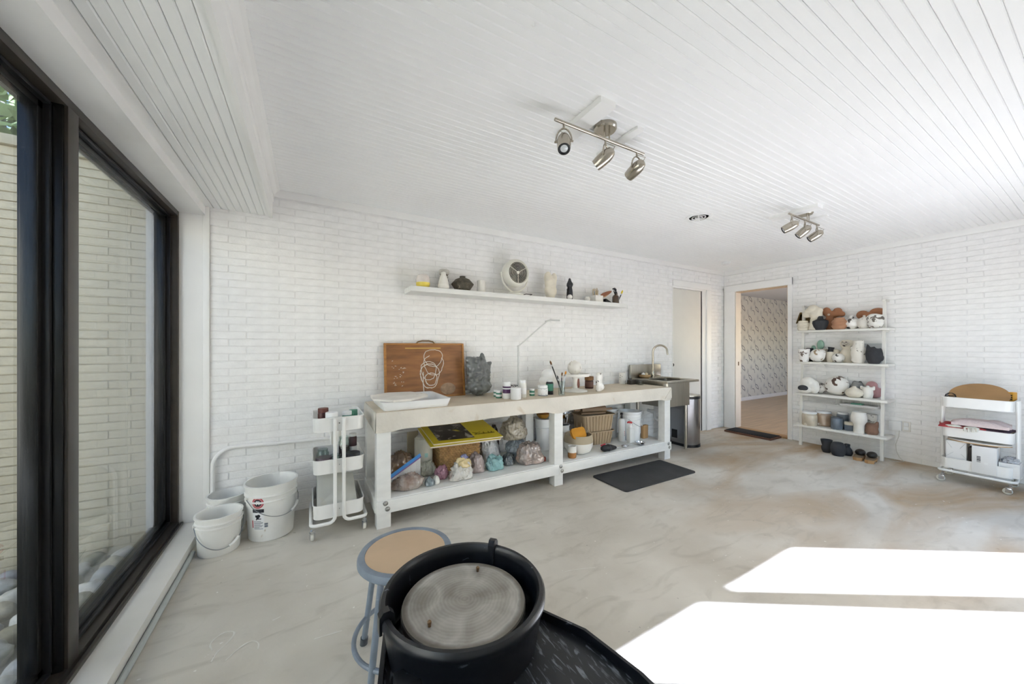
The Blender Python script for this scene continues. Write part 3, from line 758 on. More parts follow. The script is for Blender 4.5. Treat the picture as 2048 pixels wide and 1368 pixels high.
# slim desk lamp
LAMPW = mat('lamp_grey_white', '#d2d3d2', 0.35, var=0.02)
lp = thing('desk_lamp', 'thin white angled desk lamp standing at the back of the workbench', 'lamp', (1.885, 3.16, Z))
MB().lathe([(0, 0), (0.075, 0), (0.08, 0.006), (0.078, 0.014), (0.015, 0.018), (0.011, 0.03), (0, 0.03)], 28).build('base', LAMPW, lp)
MB().tube([(0, 0, 0.02), (0.004, 0, 0.470)], 0.009, 10).build('pole', LAMPW, lp)
MB().ell((0.004, 0, 0.474), (0.011, 0.011, 0.011), 12, 8).build('joint', LAMPW, lp)
MB().tube([(0.004, -0.004, 0.474), (0.352, -0.02, 0.742)], 0.0075, 10).build('arm', LAMPW, lp)
hd = MB().tube([(0.335, -0.018, 0.735), (0.40, -0.03, 0.760), (0.50, -0.05, 0.757)], [0.011, 0.016, 0.012], 10); hd.v = [(x, y, 0.757+(z-0.757)*0.7) for x, y, z in hd.v]
hd.build('lamp_head', LAMPW, lp)
cb = MB(); pts = [(-0.02, 0.0, 0.012)]
for i in range(40): a = i*0.55; pts.append((-0.10 + 0.05*math.cos(a)*(1+0.3*math.sin(i)), -0.05 + 0.02*math.sin(a*1.3), 0.03 + 0.05*abs(math.sin(a*0.45))))
cb.tube(pts, 0.0028, 6)
cb.build('cord', BLACKP, lp)
# jars and bottles, window end first
jar('tiny green-labelled jar standing behind its twin near the clay bag', (1.524, 2.965, Z), 0.021, 0.062, GREENL, PLASW, LABELW, lidh=0.28, labz=(0.3, 0.7))
jar('tiny green-labelled jar in front of the black lamp cord', (1.507, 2.868, Z), 0.028, 0.068, GREENL, PLASW, LABELW, lidh=0.28, labz=(0.3, 0.7))
pjar = jar('tall white jar with two purple bands', (1.553, 2.80, Z), 0.038, 0.15, PLASW, PLASW, PURPL, lidh=0.2, labz=(0.42, 0.72), neck=0.85, lidr=0.033)
MB().lathe([(0.0382, 0.098), (0.0386, 0.098), (0.0386, 0.112), (0.0382, 0.112)], 24).build('label', PURPL, pjar)
jar('squat plain white jar with grey smudges at the bench edge', (1.597, 2.716, Z), 0.048, 0.103, mat('smudged_white', '#e2e2e0', 0.5, var=0.04, spots='#8e9196', sscale=22, sthr=0.68, ssoft=0.06), PLASW, None, lidh=0.12, lidr=0.0475)
jar('tall plain white bottle with a ribbed cap behind the jars', (1.713, 2.785, Z), 0.034, 0.16, mat('milky_bottle', '#e3e2dc', 0.35, var=0.03), PLASW, LABELW, lidh=0.15, neck=0.84, lidr=0.029, labz=(0.25, 0.65), cat='bottle', name='bottle')
jar('little green jar standing alone mid-bench', (1.853, 2.845, Z), 0.025, 0.066, GREENL, PLASW, LABELW, lidh=0.25, labz=(0.35, 0.6))
jar('wide white-lidded jar with a pale printed label and grey foot', (1.942, 2.792, Z), 0.048, 0.099, mat('grey_glaze_tub', '#8e949b', 0.4), PLASW, LABELW, lidh=0.25, labz=(0.12, 0.95))
jar('black bottle with a green label and white cap', (2.057, 2.84, Z), 0.037, 0.14, DARKB, PLASW, GREENL, lidh=0.12, neck=0.8, lidr=0.026, labz=(0.3, 0.85), cat='bottle', name='bottle')
obj1('foam_sculpture', 'rounded white cloud-like sculpture behind the jars on the workbench', 'sculpture',
     fuse([('e', (0, 0, 0.16), (0.085, 0.07, 0.075)), ('e', (-0.05, 0, 0.11), (0.055, 0.06, 0.05)), ('e', (0.05, 0, 0.10), (0.05, 0.06, 0.06)), ('l', [(0, 0), (0.05, 0), (0.06, 0.05), (0.05, 0.11), (0, 0.12)]), ('e', (-0.06, 0.0, 0.05), (0.035, 0.04, 0.05))], 0.008, 4),
     mat('chalk_white', '#efeeec', 0.85, var=0.02), (2.205, 3.07, Z))
gl = thing('brush_glass', 'clear drinking glass of paintbrushes at the bench edge', 'glass', (2.123, 2.733, Z))
MB().lathe([(0, 0), (0.031, 0), (0.035, 0.134), (0.033, 0.134), (0.0295, 0.006), (0, 0.006)], 24).build('tumbler', glass_mat('tumbler_glass', (0.9, 0.93, 0.92), 0.06), gl)
BRW = {'h': mat('black_handle', '#1d1d20', 0.4), 'b': mat('bristle_brown', '#6b4a2e', 0.9), 'y': mat('bristle_orange', '#d18a2b', 0.8), 'w': mat('painted_handle', '#d8dde0', 0.4)}
def brush(name, label, parent_loc, a, b, tipm, handle, r=0.005, tip=0.035, group=None):
    t = thing(name, label, 'paintbrush', parent_loc, 0, group); a = Vector(a); b = Vector(b); d = (b-a).normalized(); L_ = (b-a).length
    MB().tube([a, a+d*(L_-tip-0.02)], [r*0.7, r], 8).build('handle', handle, t)
    MB().tube([a+d*(L_-tip-0.02), a+d*(L_-tip)], [r*1.05, r*1.25], 8).build('ferrule', CHROME, t)
    MB().tube([a+d*(L_-tip), a+d*(L_-tip*0.4), b], [r*1.3, r*1.6, r*0.3], 8).build('bristles', tipm, t)
brush('paintbrush', 'longest black-handled paintbrush leaning to the left in the drinking glass', (2.123, 2.733, Z), (0.008, 0.0, 0.01), (-0.125, 0.02, 0.335), BRW['b'], BRW['h'], 0.006, 0.04)
brush('paintbrush', 'upright black paintbrush in the middle of the drinking glass', (2.123, 2.733, Z), (-0.008, 0.008, 0.01), (0.012, 0.008, 0.222), BRW['b'], BRW['h'], 0.0045)
brush('paintbrush', 'white-handled paintbrush with orange bristles leaning to the right in the glass', (2.123, 2.733, Z), (-0.004, -0.012, 0.01), (0.055, 0.004, 0.232), BRW['y'], BRW['w'], 0.0055)
brush('paintbrush', 'short dark paintbrush leaning on the rim of the drinking glass', (2.123, 2.733, Z), (0.006, 0.016, 0.01), (-0.03, 0.03, 0.19), BRW['h'], BRW['h'], 0.004)
cs = thing('cake_stand', 'white ceramic cake stand on the workbench', 'cake stand', (2.415, 2.885, Z))
MB().lathe([(0, 0), (0.125, 0), (0.13, 0.006), (0.125, 0.014), (0.06, 0.02), (0.028, 0.035), (0.022, 0.07), (0.026, 0.12), (0.034, 0.155), (0, 0.155)], 36).build('foot', W1, cs)
MB().lathe([(0, 0.153), (0.05, 0.155), (0.145, 0.16), (0.150, 0.168), (0.150, 0.188), (0.143, 0.188), (0.14, 0.176), (0, 0.174)], 40).build('plate', W1, cs)
obj1('round_vase', 'round white-and-grey marbled vase standing on the cake stand', 'vase',
     MB().lathe([(0, 0), (0.03, 0), (0.062, 0.03), (0.075, 0.07), (0.068, 0.11), (0.045, 0.135), (0.018, 0.142), (0.012, 0.150), (0.0, 0.152)], 28).mesh('vase', 60), WG, (2.41, 2.885, Z+0.1745))
pj = thing('pink_jug', 'small pink jug of tools behind the cake stand', 'jug', (2.665, 3.155, Z))
MB().lathe([(0, 0), (0.03, 0), (0.038, 0.03), (0.034, 0.07), (0.032, 0.10), (0.028, 0.10), (0.03, 0.06), (0, 0.02)], 24).build('body', mat('dusty_pink', '#c08a80', 0.6, var=0.06), pj)
brush('modelling_tool', 'brown-tipped tool rising from the pink jug behind the cake stand', (2.665, 3.155, Z), (0, 0, 0.02), (-0.075, 0, 0.305), mat('tool_tan', '#a9824f', 0.7), mat('tool_wood', '#8a6238', 0.6), 0.006)
brush('modelling_tool', 'short dark tool in the pink jug', (2.665, 3.155, Z), (0, 0, 0.02), (0.022, 0, 0.165), BRW['h'], BRW['h'], 0.006)
jar('brown glaze jar with a crusted lid to the right of the cake stand', (2.733, 3.02, Z), 0.047, 0.135, mat('brown_glaze', '#4a2a20', 0.35, var=0.2), mat('crusted_lid', '#8a6540', 0.8, var=0.3, vscale=20), mat('brown_label', '#6d4a40', 0.5, var=0.2), lidh=0.3, lidr=0.05)
obj1('horse_head_ceramic', 'tall knobbly white ceramic piece with dark marks beside the cake stand', 'sculpture',
     fuse([('t', [(-0.01, 0, 0.0), (-0.015, 0, 0.08), (-0.012, 0, 0.165)], [0.03, 0.028, 0.032]), ('e', (0.0, 0, 0.155), (0.04, 0.035, 0.045)), ('e', (0.012, -0.01, 0.045), (0.036, 0.034, 0.04)), ('e', (0.005, 0, 0.10), (0.026, 0.026, 0.03))], 0.006, 3),
     mat('white_ceramic_marked', '#efece8', 0.4, var=0.02, spots='#4b423d', sscale=18, sthr=0.60, ssoft=0.03), (2.648, 2.768, Z))
obj1('spotted_mug', 'white cylinder pot with black spots beside the sink', 'pot',
     MB().lathe([(0, 0), (0.045, 0), (0.047, 0.004), (0.045, 0.13), (0.047, 0.140), (0.042, 0.140), (0.041, 0.01), (0, 0.008)], 28).mesh('pot'),
     mat('white_black_spots', '#ebe9e4', 0.45, var=0.02, spots='#141414', sscale=20, sthr=0.64, ssoft=0.01), (3.44, 3.185, Z))
obj1('dark_box', 'long low dark brown box beneath the sink rim on the bench', 'box', MB().bbox((-0.08, -0.03, 0), (0.08, 0.03, 0.055), 0.004).mesh('box'), mat('dark_wood_box', '#3c332b', 0.5, var=0.2, vscale=10), (3.515, 3.08, Z))
obj1('clear_cube', 'small clear square tub at the sink corner of the bench', 'tub', MB().bbox((-0.032, -0.032, 0), (0.032, 0.032, 0.058), 0.004).bbox((-0.028, -0.028, 0.003), (0.028, 0.028, 0.03), 0.002).mesh('tub'), glass_mat('tub_clear', (0.82, 0.84, 0.82), 0.08), (3.53, 2.99, Z))

# ================================================================== sink
sk = thing('utility_sink', 'free-standing stainless steel utility sink at the end of the workbench', 'sink', (3.95, 2.98, 0))
sk.location = (0, 0, 0)
S = STEEL
sx0, sx1, sy0, sy1, sz = 3.662, 4.285, 2.705, 3.25, 0.888
rim = MB()
rim.bbox((sx0, sy0, sz-0.03), (sx1, sy0+0.06, sz), 0.008).bbox((sx0, sy1-0.12, sz-0.03), (sx1, sy1, sz), 0.006).bbox((sx0, sy0+0.05, sz-0.03), (sx0+0.05, sy1-0.1, sz), 0.006).bbox((sx1-0.09, sy0+0.05, sz-0.03), (sx1, sy1-0.1, sz), 0.006)
rim.build('rim', S, sk)
MB().bbox((sx0-0.03, sy1-0.03, sz-0.01), (4.225, sy1+0.005, 1.062), 0.008).build('backsplash', S, sk)
bn = MB(); bx0, bx1, by0, by1 = sx0+0.045, 4.205, sy0+0.055, sy1-0.11
o_ = rrect(bx0, by0, bx1, by1, 0.05, 4); i_ = rrect(bx0+0.006, by0+0.006, bx1-0.006, by1-0.006, 0.045, 4); n = len(o_)
vs = [(x, y, sz-0.02) for x, y in o_] + [(x, y, 0.565) for x, y in o_] + [(x, y, sz-0.02) for x, y in i_] + [(x, y, 0.575) for x, y in i_]
fs = [(i, n+i, n+(i+1) % n, (i+1) % n) for i in range(n)] + [(2*n+i, 2*n+(i+1) % n, 3*n+(i+1) % n, 3*n+i) for i in range(n)] + [tuple(range(n, 2*n))[::-1], tuple(range(3*n, 4*n)), ] + [(i, (i+1) % n, 2*n+(i+1) % n, 2*n+i) for i in range(n)]
bn.add(vs, fs).build('basin', S, sk)
for x, y in ((3.70, 2.80), (4.15, 2.80), (3.70, 3.17), (4.15, 3.17)):
    MB().tube([(x, y, 0.03), (x, y, 0.60)], 0.019, 12).build('leg', S, sk)
    MB().lathe([(0, 0), (0.014, 0), (0.016, 0.01), (0.012, 0.03), (0, 0.03)], 12, (x, y, 0)).build('foot', S, sk)
MB().tube([(3.93, 2.99, 0.57), (3.93, 2.99, 0.40)] + arc((3.93, 3.04, 0.40), 0.05, PI, 2*PI, 6, 'yz') + [(3.93, 3.09, 0.44), (3.93, 3.2, 0.45)], 0.02, 10).build('drain_trap', PLASW, sk)
fc = thing('kitchen_faucet', 'brushed steel gooseneck faucet rising from the sink deck', 'faucet', (4.0, 3.175, sz))
MB().lathe([(0, 0), (0.026, 0), (0.026, 0.012), (0.019, 0.02), (0.019, 0.09), (0.0135, 0.10), (0, 0.10)], 20).build('base', NICKEL, fc)
MB().tube([(0, 0, 0.09), (0, 0, 0.34)] + [(0, -0.09+0.09*math.cos(a), 0.34+0.09*math.sin(a)) for a in [i*PI/14 for i in range(1, 13)]] + [(0, -0.183, 0.305)], 0.0125, 12).build('spout', NICKEL, fc)
MB().tube([(0.015, -0.005, 0.055), (0.07, -0.02, 0.065)], 0.007, 8).build('lever', NICKEL, fc)
fc.rotation_euler = (0, 0, math.radians(38))
sb = thing('soap_bowl', 'small tan bowl of sponges on the back of the sink', 'bowl', (3.83, 3.165, sz))
MB().lathe([(0, 0), (0.055, 0), (0.072, 0.02), (0.068, 0.045), (0.062, 0.045), (0.062, 0.02), (0, 0.012)], 24).build('bowl', mat('tan_stoneware', '#b59468', 0.6, var=0.1), sb)
for x, y, m in ((-0.02, 0.01, W1), (0.022, -0.005, mat('pale_sponge', '#d9c7a6', 0.9))): link('sponge', lump((0.055, 0.045, 0.04), int(x*1000), 0.1), m, sb, (x, y, 0.03))

# steel step bin
bi = thing('step_bin', 'tall stainless steel step bin with a black lid rim beside the sink', 'bin', (4.35, 2.93, 0))
def dshape(w, d, r, n=14):
    out = [(w, d), (-w, d), (-w, -d+r)]
    for i in range(1, n): t = i/n; out.append((-w + 2*w*t, -d + r - r*math.sin(PI*t)**0.8))
    return out + [(w, -d+r)]
ds = dshape(0.128, 0.165, 0.055)
MB().prism(ds, 0.03, 0.622).build('body', mat('polished_bin_steel', '#98979a', 0.22, 1.0, var=0.05, vscale=4, stretch=(1, 1, 0.1)), bi, smooth=30)
MB().prism([(x*1.02, y*1.02) for x, y in ds], 0.0, 0.034).build('base', BLACKP, bi, smooth=30)
MB().prism([(x*1.015, y*1.015) for x, y in ds], 0.622, 0.655).build('lid_rim', BLACKP, bi, smooth=30)
MB().prism([(x*0.99, y*0.99) for x, y in ds], 0.655, 0.668).build('lid', STEEL, bi, smooth=30)
MB().bbox((-0.03, -0.185, 0.012), (0.03, -0.15, 0.022), 0.004).build('pedal', BLACKP, bi)
MB().bbox((-0.131, 0.04, 0.09), (-0.127, 0.12, 0.20), 0.002).build('side_grip', BLACKP, bi)

# floor mats
mt = obj1('rubber_mat', 'black rubber anti-fatigue mat on the floor in front of the workbench', 'mat', MB().prism(rrect(-0.51, -0.22, 0.51, 0.22, 0.03), 0, 0.012).mesh('mat', 30),
     mat('black_rubber', '#39393a', 0.75, var=0.14, vscale=5, bump=0.15, bscale=80, spots='#6d6a66', sscale=22, sthr=0.72, ssoft=0.05), (2.955, 2.44, 0.0005), -0.006)
dm = thing('door_mat', 'small black-topped wooden step mat before the open doorway', 'mat', (5.685, 2.77, 0))
MB().bbox((-0.165, -0.315, 0), (0.14, 0.315, 0.026), 0.004).build('board', mat('reddish_wood', '#6a4634', 0.6, var=0.15, vscale=4, stretch=(8, 1, 8)), dm)
MB().bbox((-0.150, -0.300, 0.026), (0.13, 0.300, 0.034), 0.003).build('grip_surface', mat('black_grip', '#1b1b1c', 0.9, var=0.2, vscale=60, bump=0.5, bscale=120), dm)

# ================================================================== things on the wall shelf
yj = thing('glass_jar', 'round pale jar with a yellow lower half at the left end of the wall shelf', 'jar', (0.877, 3.115, SH))
MB().lathe([(0, 0), (0.05, 0), (0.058, 0.02), (0.061, 0.045), (0, 0.046)], 24).build('yellow_base', mat('lemon_yellow', '#e6d05a', 0.4, var=0.05), yj)
MB().lathe([(0, 0.045), (0.061, 0.045), (0.062, 0.07), (0.053, 0.105), (0.034, 0.120), (0.028, 0.115), (0.0, 0.112)], 24).build('body', mat('pearl_glass', '#e6ddd6', 0.2, var=0.08, vscale=12, coat=0.5), yj)
obj1('bell_vase', 'smooth white bell-shaped stacked vase near the left end of the wall shelf', 'vase',
     MB().lathe([(0, 0), (0.04, 0), (0.052, 0.015), (0.052, 0.03), (0.046, 0.042), (0.047, 0.046), (0.044, 0.065), (0.034, 0.10), (0.024, 0.125), (0.022, 0.150), (0.0, 0.158)], 28).mesh('vase', 60), W1, (1.055, 3.085, SH))
tt = thing('striped_totem', 'grey and brown striped totem behind the bell-shaped vase', 'totem', (1.098, 3.195, SH))
z = 0
for i, (r, h, c) in enumerate(((0.045, 0.03, '#4a1f18'), (0.04, 0.02, '#5c5a55'), (0.033, 0.035, '#8a8178'), (0.042, 0.025, '#8c8782'), (0.03, 0.015, '#6b4b40'), (0.04, 0.02, '#c5beb2'), (0.034, 0.012, '#6e5548'), (0.05, 0.045, '#b9b6ae'))):
    MB().lathe([(0, 0), (r*0.85, 0), (r, h*0.3), (r, h*0.7), (r*0.85, h), (0, h)], 22, (0, 0, z)).build('tier', mat('totem_' + c[1:], c, 0.6, var=0.1, vscale=18), tt); z += h-0.0005
obj1('diamond_vase', 'dark speckled diamond-profile vase on the wall shelf', 'vase',
     MB().lathe([(0, 0), (0.062, 0), (0.104, 0.062), (0.105, 0.066), (0.066, 0.110), (0.032, 0.124), (0.026, 0.126), (0.027, 0.140), (0.022, 0.140), (0.02, 0.12), (0, 0.10)], 36).mesh('vase', 40),
     mat('dark_speckled_stoneware', '#575145', 0.75, var=0.25, vscale=30, spots='#8d8271', sscale=30, sthr=0.62, ssoft=0.08, bump=0.2), (1.253, 3.12, SH))
obj1('white_candle', 'plain white pillar cylinder standing left of the fan', 'candle', MB().lathe([(0, 0), (0.040, 0), (0.041, 0.002), (0.041, 0.114), (0.038, 0.117), (0, 0.116)], 30).mesh('candle'), W1, (1.445, 3.12, SH))
# fan
fn = thing('desk_fan', 'round cream desk fan with a black spiral grille on the wall shelf', 'fan', (1.83, 3.13, SH))
CREAM = mat('fan_cream', '#e8e6dc', 0.35, var=0.01)
MB().lathe([(0, 0), (0.088, 0), (0.092, 0.006), (0.085, 0.018), (0.045, 0.032), (0.02, 0.036), (0, 0.036)], 32).build('base', CREAM, fn)
hz = 0.228
yk = [(0.158*math.cos(a), 0, hz+0.17*math.sin(a)*1.12) for a in [PI + i*PI/16 for i in range(17)]]
MB().tube(yk, 0.008, 10).build('yoke', CREAM, fn)
Rx = Matrix.Translation((0, 0, hz)) @ Matrix.Rotation(PI/2, 4, 'X')         # local z -> -y
MB().lathe([(0.0, -0.095), (0.05, -0.095), (0.10, -0.085), (0.130, -0.05), (0.142, -0.01), (0.143, 0.02), (0.136, 0.055), (0.120, 0.075), (0.113, 0.078), (0.108, 0.070), (0.108, -0.04), (0.0, -0.04)], 40).xf(Rx).build('housing', CREAM, fn, smooth=45)
MB().lathe([(0, -0.038), (0.1075, -0.038), (0.1075, 0.058), (0.1068, 0.058), (0.1068, -0.030), (0, -0.030)], 40).xf(Rx).build('duct', mat('fan_dark', '#121211', 0.7), fn)
for k in range(3):
    a = k*2*PI/3 + 0.4; bl = MB()
    pts = [(0.02, -0.012, 0.0), (0.06, -0.035, 0.008), (0.098, -0.03, 0.012), (0.10, 0.02, -0.004), (0.06, 0.025, -0.008), (0.02, 0.012, -0.004)]
    bl.extrude(pts, (0, 0, 0.003)); bl.xf(Rx @ Matrix.Rotation(a, 4, 'Z')); bl.build('blade', mat('fan_blade', '#4a4944', 0.4), fn)
for r in (0.03, 0.043, 0.056, 0.069, 0.082, 0.095, 0.106):
    MB().tube([(r*math.cos(a), r*math.sin(a), 0.064) for a in [i*2*PI/40 for i in range(40)]], 0.0019, 6, closed=True).xf(Rx).build('grille_ring', mat('grille_grey', '#dedbd0', 0.4), fn)
for k in range(3):
    a = k*2*PI/3 + PI*0.17; MB().tube([(0.015*math.cos(a), 0.015*math.sin(a), 0.066), (0.112*math.cos(a), 0.112*math.sin(a), 0.066)], 0.0028, 6).xf(Rx).build('grille_spoke', CREAM, fn)
MB().lathe([(0, 0.058), (0.017, 0.058), (0.017, 0.068), (0.012, 0.073), (0, 0.074)], 20).xf(Rx).build('hub', CREAM, fn)
MB().tube([(0.08, 0.03, 0.012), (0.14, 0.01, 0.03), (0.21, 0.0, 0.03), (0.16, -0.03, 0.008), (0.09, 0.0, 0.008)], 0.004, 6).build('cord', BLACKP, fn)
obj1('torso_vase', 'tall curvy white torso vase with two rounded horns on the wall shelf', 'vase',
     fuse([('e', (0.0, 0, 0.085), (0.075, 0.055, 0.075)), ('t', [(0, 0, 0.0), (0, 0, 0.05)], [0.042, 0.055]), ('e', (-0.01, 0, 0.16), (0.06, 0.05, 0.075)), ('e', (-0.035, 0, 0.22), (0.045, 0.042, 0.075)), ('e', (0.045, 0, 0.225), (0.034, 0.035, 0.062)), ('e', (0.02, 0, 0.17), (0.05, 0.045, 0.06))], 0.008, 4),
     W2, (2.28, 3.13, SH))
obj1('thorny_figure', 'tall charcoal thorny figure on the wall shelf', 'sculpture',
     fuse([('l', [(0, 0), (0.034, 0), (0.036, 0.08), (0.03, 0.13), (0.026, 0.15), (0.036, 0.17), (0.034, 0.19), (0.018, 0.225), (0.011, 0.25), (0, 0.256)]), ('t', [(-0.025, 0, 0.12), (-0.045, 0, 0.122)], [0.012, 0.004]), ('t', [(0.025, 0, 0.122), (0.042, 0, 0.125)], [0.012, 0.004]), ('t', [(-0.02, 0, 0.17), (-0.044, 0, 0.172)], [0.014, 0.005]), ('e', (0.026, 0, 0.185), (0.018, 0.02, 0.025))], 0.005, 1),
     DKC, (2.56, 3.15, SH))
obj1('marbled_ball', 'small round marbled ball in front of the charcoal figure', 'ball', MB().ell((0, 0, 0.029), (0.029, 0.029, 0.029), 20, 14).mesh('ball', 60), WB, (2.508, 3.085, SH))
obj1('white_egg', 'plain white egg form between the charcoal figure and the tool box', 'egg', MB().lathe([(0, 0), (0.018, 0.001), (0.031, 0.014), (0.034, 0.030), (0.028, 0.048), (0.014, 0.059), (0, 0.061)], 24).mesh('egg', 60), W1, (2.795, 3.12, SH))
tbx = thing('tool_box', 'white square ceramic box of ribbon tools on the wall shelf', 'box', (2.945, 3.13, SH), 0.0)
bxm = MB(); bxm.bbox((-0.062, -0.05, 0), (0.062, 0.05, 0.008), 0.003)
for a, b in (((-0.062, -0.05, 0), (-0.056, 0.05, 0.08)), ((0.056, -0.05, 0), (0.062, 0.05, 0.08)), ((-0.062, -0.05, 0), (0.062, -0.044, 0.08)), ((-0.062, 0.044, 0), (0.062, 0.05, 0.08))): bxm.bbox(a, b, 0.002)
bxm.build('box', W1, tbx)
for i, (x, h, c) in enumerate(((-0.045, 0.155, '#cbb795'), (-0.03, 0.165, '#9aa3a6'), (-0.012, 0.16, '#d6c6a6'), (0.006, 0.172, '#b79b6e'), (0.02, 0.15, '#d8cdb8'))):
    t2 = thing('ribbon_tool', ('tan-handled ribbon tool at the left of the white tool box', 'grey-handled ribbon tool second in the white tool box', 'cream-handled ribbon tool in the middle of the white tool box', 'tallest brown-handled ribbon tool in the white tool box', 'pale-handled ribbon tool nearest the wooden rib in the tool box')[i], 'clay tool', (2.945, 3.13, SH))
    MB().tube([(x*0.8, 0.0, 0.012), (x*1.2, 0.0, h-0.03)], 0.006, 8).build('handle', mat('tool_%d' % i, c, 0.6, var=0.1), t2)
    MB().tube([(x*1.2, 0, h-0.03), (x*1.2-0.008, 0, h-0.012), (x*1.2, 0, h), (x*1.2+0.010, 0, h-0.012), (x*1.2, 0, h-0.03)], 0.0022, 6).build('loop', mat('brass_wire', '#a98b56', 0.35, 0.8), t2)
wr2 = thing('wooden_rib', 'reddish wooden paddle leaning across the white tool box', 'paddle', (3.09, 3.12, SH))
pd = MB().prism([(-0.085, -0.012), (-0.04, -0.022), (0.03, -0.02), (0.085, -0.010), (0.10, 0.0), (0.085, 0.012), (0.03, 0.02), (-0.04, 0.022), (-0.085, 0.012)], -0.004, 0.004)
pd.xf(Matrix.Translation((0.0, 0, 0.115)) @ Matrix.Rotation(math.radians(-20), 4, 'Y') @ Matrix.Rotation(PI/2, 4, 'X')); pd.build('blade', mat('rosewood', '#8a5438', 0.5, var=0.1), wr2)
p2_ = MB().prism([(-0.085, -0.02), (0.0, -0.02), (0.095, 0.0), (0.0, 0.01), (-0.085, 0.0)], -0.010, -0.005)
p2_.xf(Matrix.Translation((0.0, 0, 0.10)) @ Matrix.Rotation(math.radians(-20), 4, 'Y') @ Matrix.Rotation(PI/2, 4, 'X')); p2_.build('rib', WOODL, wr2)
obj1('black_wedge', 'flat black wedge lying between the tool box and the amber bottle', 'wedge', MB().extrude([(-0.055, -0.03, 0), (0.06, -0.03, 0), (-0.055, -0.03, 0.05)], (0, 0.05, 0)).mesh('wedge', 0), BLACKP, (3.12, 3.12, SH))
ab = thing('amber_bottle', 'brown glass spray bottle with a black trigger at the right end of the shelf', 'bottle', (3.25, 3.12, SH))
MB().lathe([(0, 0), (0.04, 0), (0.042, 0.006), (0.042, 0.085), (0.03, 0.105), (0.015, 0.115), (0.015, 0.13), (0, 0.13)], 28).build('body', mat('amber_glass', '#46301f', 0.15, var=0.15, vscale=10, coat=0.6), ab)
MB().lathe([(0, 0.125), (0.019, 0.125), (0.019, 0.148), (0.013, 0.152), (0, 0.152)], 18).build('collar', BLACKP, ab)
MB().tube([(0.0, 0, 0.15), (0.0, 0, 0.175), (-0.02, 0, 0.186), (-0.048, 0, 0.180)], [0.011, 0.013, 0.013, 0.008], 10).build('spray_head', BLACKP, ab)
MB().tube([(-0.022, 0, 0.178), (-0.03, 0, 0.155), (-0.026, 0, 0.14)], 0.005, 8).build('trigger', BLACKP, ab)
bc = thing('brush_cup', 'small dark cup of brushes at the right end of the wall shelf', 'cup', (3.325, 3.165, SH))
MB().lathe([(0, 0), (0.02, 0), (0.022, 0.06), (0.019, 0.06), (0.018, 0.006), (0, 0.006)], 18).build('cup', BLACKP, bc)
brush('paintbrush', 'yellow-tipped brush at the right end of the wall shelf', (3.325, 3.165, SH), (0, 0, 0.01), (0.075, -0.02, 0.185), mat('yellow_bristle', '#e3c92f', 0.7), BRW['h'], 0.007, 0.05)
brush('paintbrush', 'thin dark brush beside the yellow-tipped brush on the wall shelf', (3.325, 3.165, SH), (-0.006, 0.004, 0.01), (0.0, 0.0, 0.15), BRW['b'], BRW['h'], 0.004)
# ================================================================== lower shelf of the workbench
LZ = 0.205
def bagmat(name, c, c2=None, thr=0.55): return mat(name, c, 0.19, var=0.10, vscale=7, bump=0.35, bscale=26, coat=0.9, spots=c2, sscale=7, sthr=thr-0.10, ssoft=0.30, stretch=(1, 1, 0.45))
def bag(name, label, cat, loc, size, seed, m, rough=0.2, fine=0.05, ffreq=6.0, knot=None, rz=0.0, freq=1.6):
    return obj1(name, label, cat, lump(size, seed, rough, freq, fine, ffreq, 0.45, 5, knot, 0.11), m, loc, rz)
bag('plastic_bag', 'crumpled shiny brown bag at the back left of the lower shelf', 'bag', (0.66, 3.07, LZ), (0.26, 0.2, 0.225), 1, bagmat('brown_bag', '#6b5442', '#a68a66', 0.6))
# zip bag: flattened pouch with a blue zipper strip and clay inside
zb = thing('zip_bag', 'clear zip bag with a blue zipper strip at the lower shelf end', 'bag', (0.655, 2.80, LZ))
link('pouch', lump((0.26, 0.20, 0.13), 4, 0.2, 1.5, 0.05, 6, 0.5, 5, None, 0.15), bagmat('zip_clay', '#8a7468', '#c4bcb4', 0.52), zb, (0.0, 0, 0.0))
MB().slab([(-0.13, -0.035, 0.10), (0.10, -0.035, 0.235), (0.118, 0.03, 0.02), (-0.10, 0.03, 0.02)], 0.006).build('film', bagmat('zip_film', '#cfd0d0', '#a9a6a4', 0.6), zb)
MB().slab([(-0.133, -0.038, 0.098), (-0.133, -0.042, 0.128), (0.098, -0.042, 0.262), (0.104, -0.038, 0.233)], 0.003).build('zipper_strip', mat('zip_blue', '#3f86c9', 0.4), zb)
MB().slab([(-0.133, -0.0385, 0.090), (-0.133, -0.0395, 0.098), (0.106, -0.0395, 0.238), (0.108, -0.0385, 0.228)], 0.003).build('zipper_line', mat('zip_purple', '#7a5a8e', 0.4), zb)
pr_ = thing('paper_roll', 'upright plastic-wrapped cream roll beside the wicker basket', 'roll', (0.865, 3.06, LZ))
MB().lathe([(0, 0), (0.075, 0), (0.08, 0.02), (0.078, 0.30), (0.06, 0.315), (0, 0.318)], 24).build('roll', bagmat('wrapped_cream', '#d8d6c8', '#b9b8a6', 0.58), pr_)
link('gathered_wrap', lump((0.15, 0.11, 0.13), 9, 0.25, 2, 0.06, 7, 0.4, 5, None, 0.22), bagmat('wrap_clear', '#d5d6c6', '#a8ab98', 0.55), pr_, (0.01, -0.085, 0.0))
MB().box((-0.012, -0.0815, 0.150), (0.016, -0.079, 0.185)).build('sticker', mat('aqua_sticker', '#a7d2cb', 0.5), pr_, smooth=0)
obj1('card_folder', 'tan card folder standing at the back behind the cream roll', 'folder', MB().bbox((-0.05, -0.004, 0), (0.05, 0.004, 0.34), 0.001).mesh('card'), mat('buff_card', '#b5aa93', 0.8, var=0.08), (0.80, 3.175, LZ), 0.15)
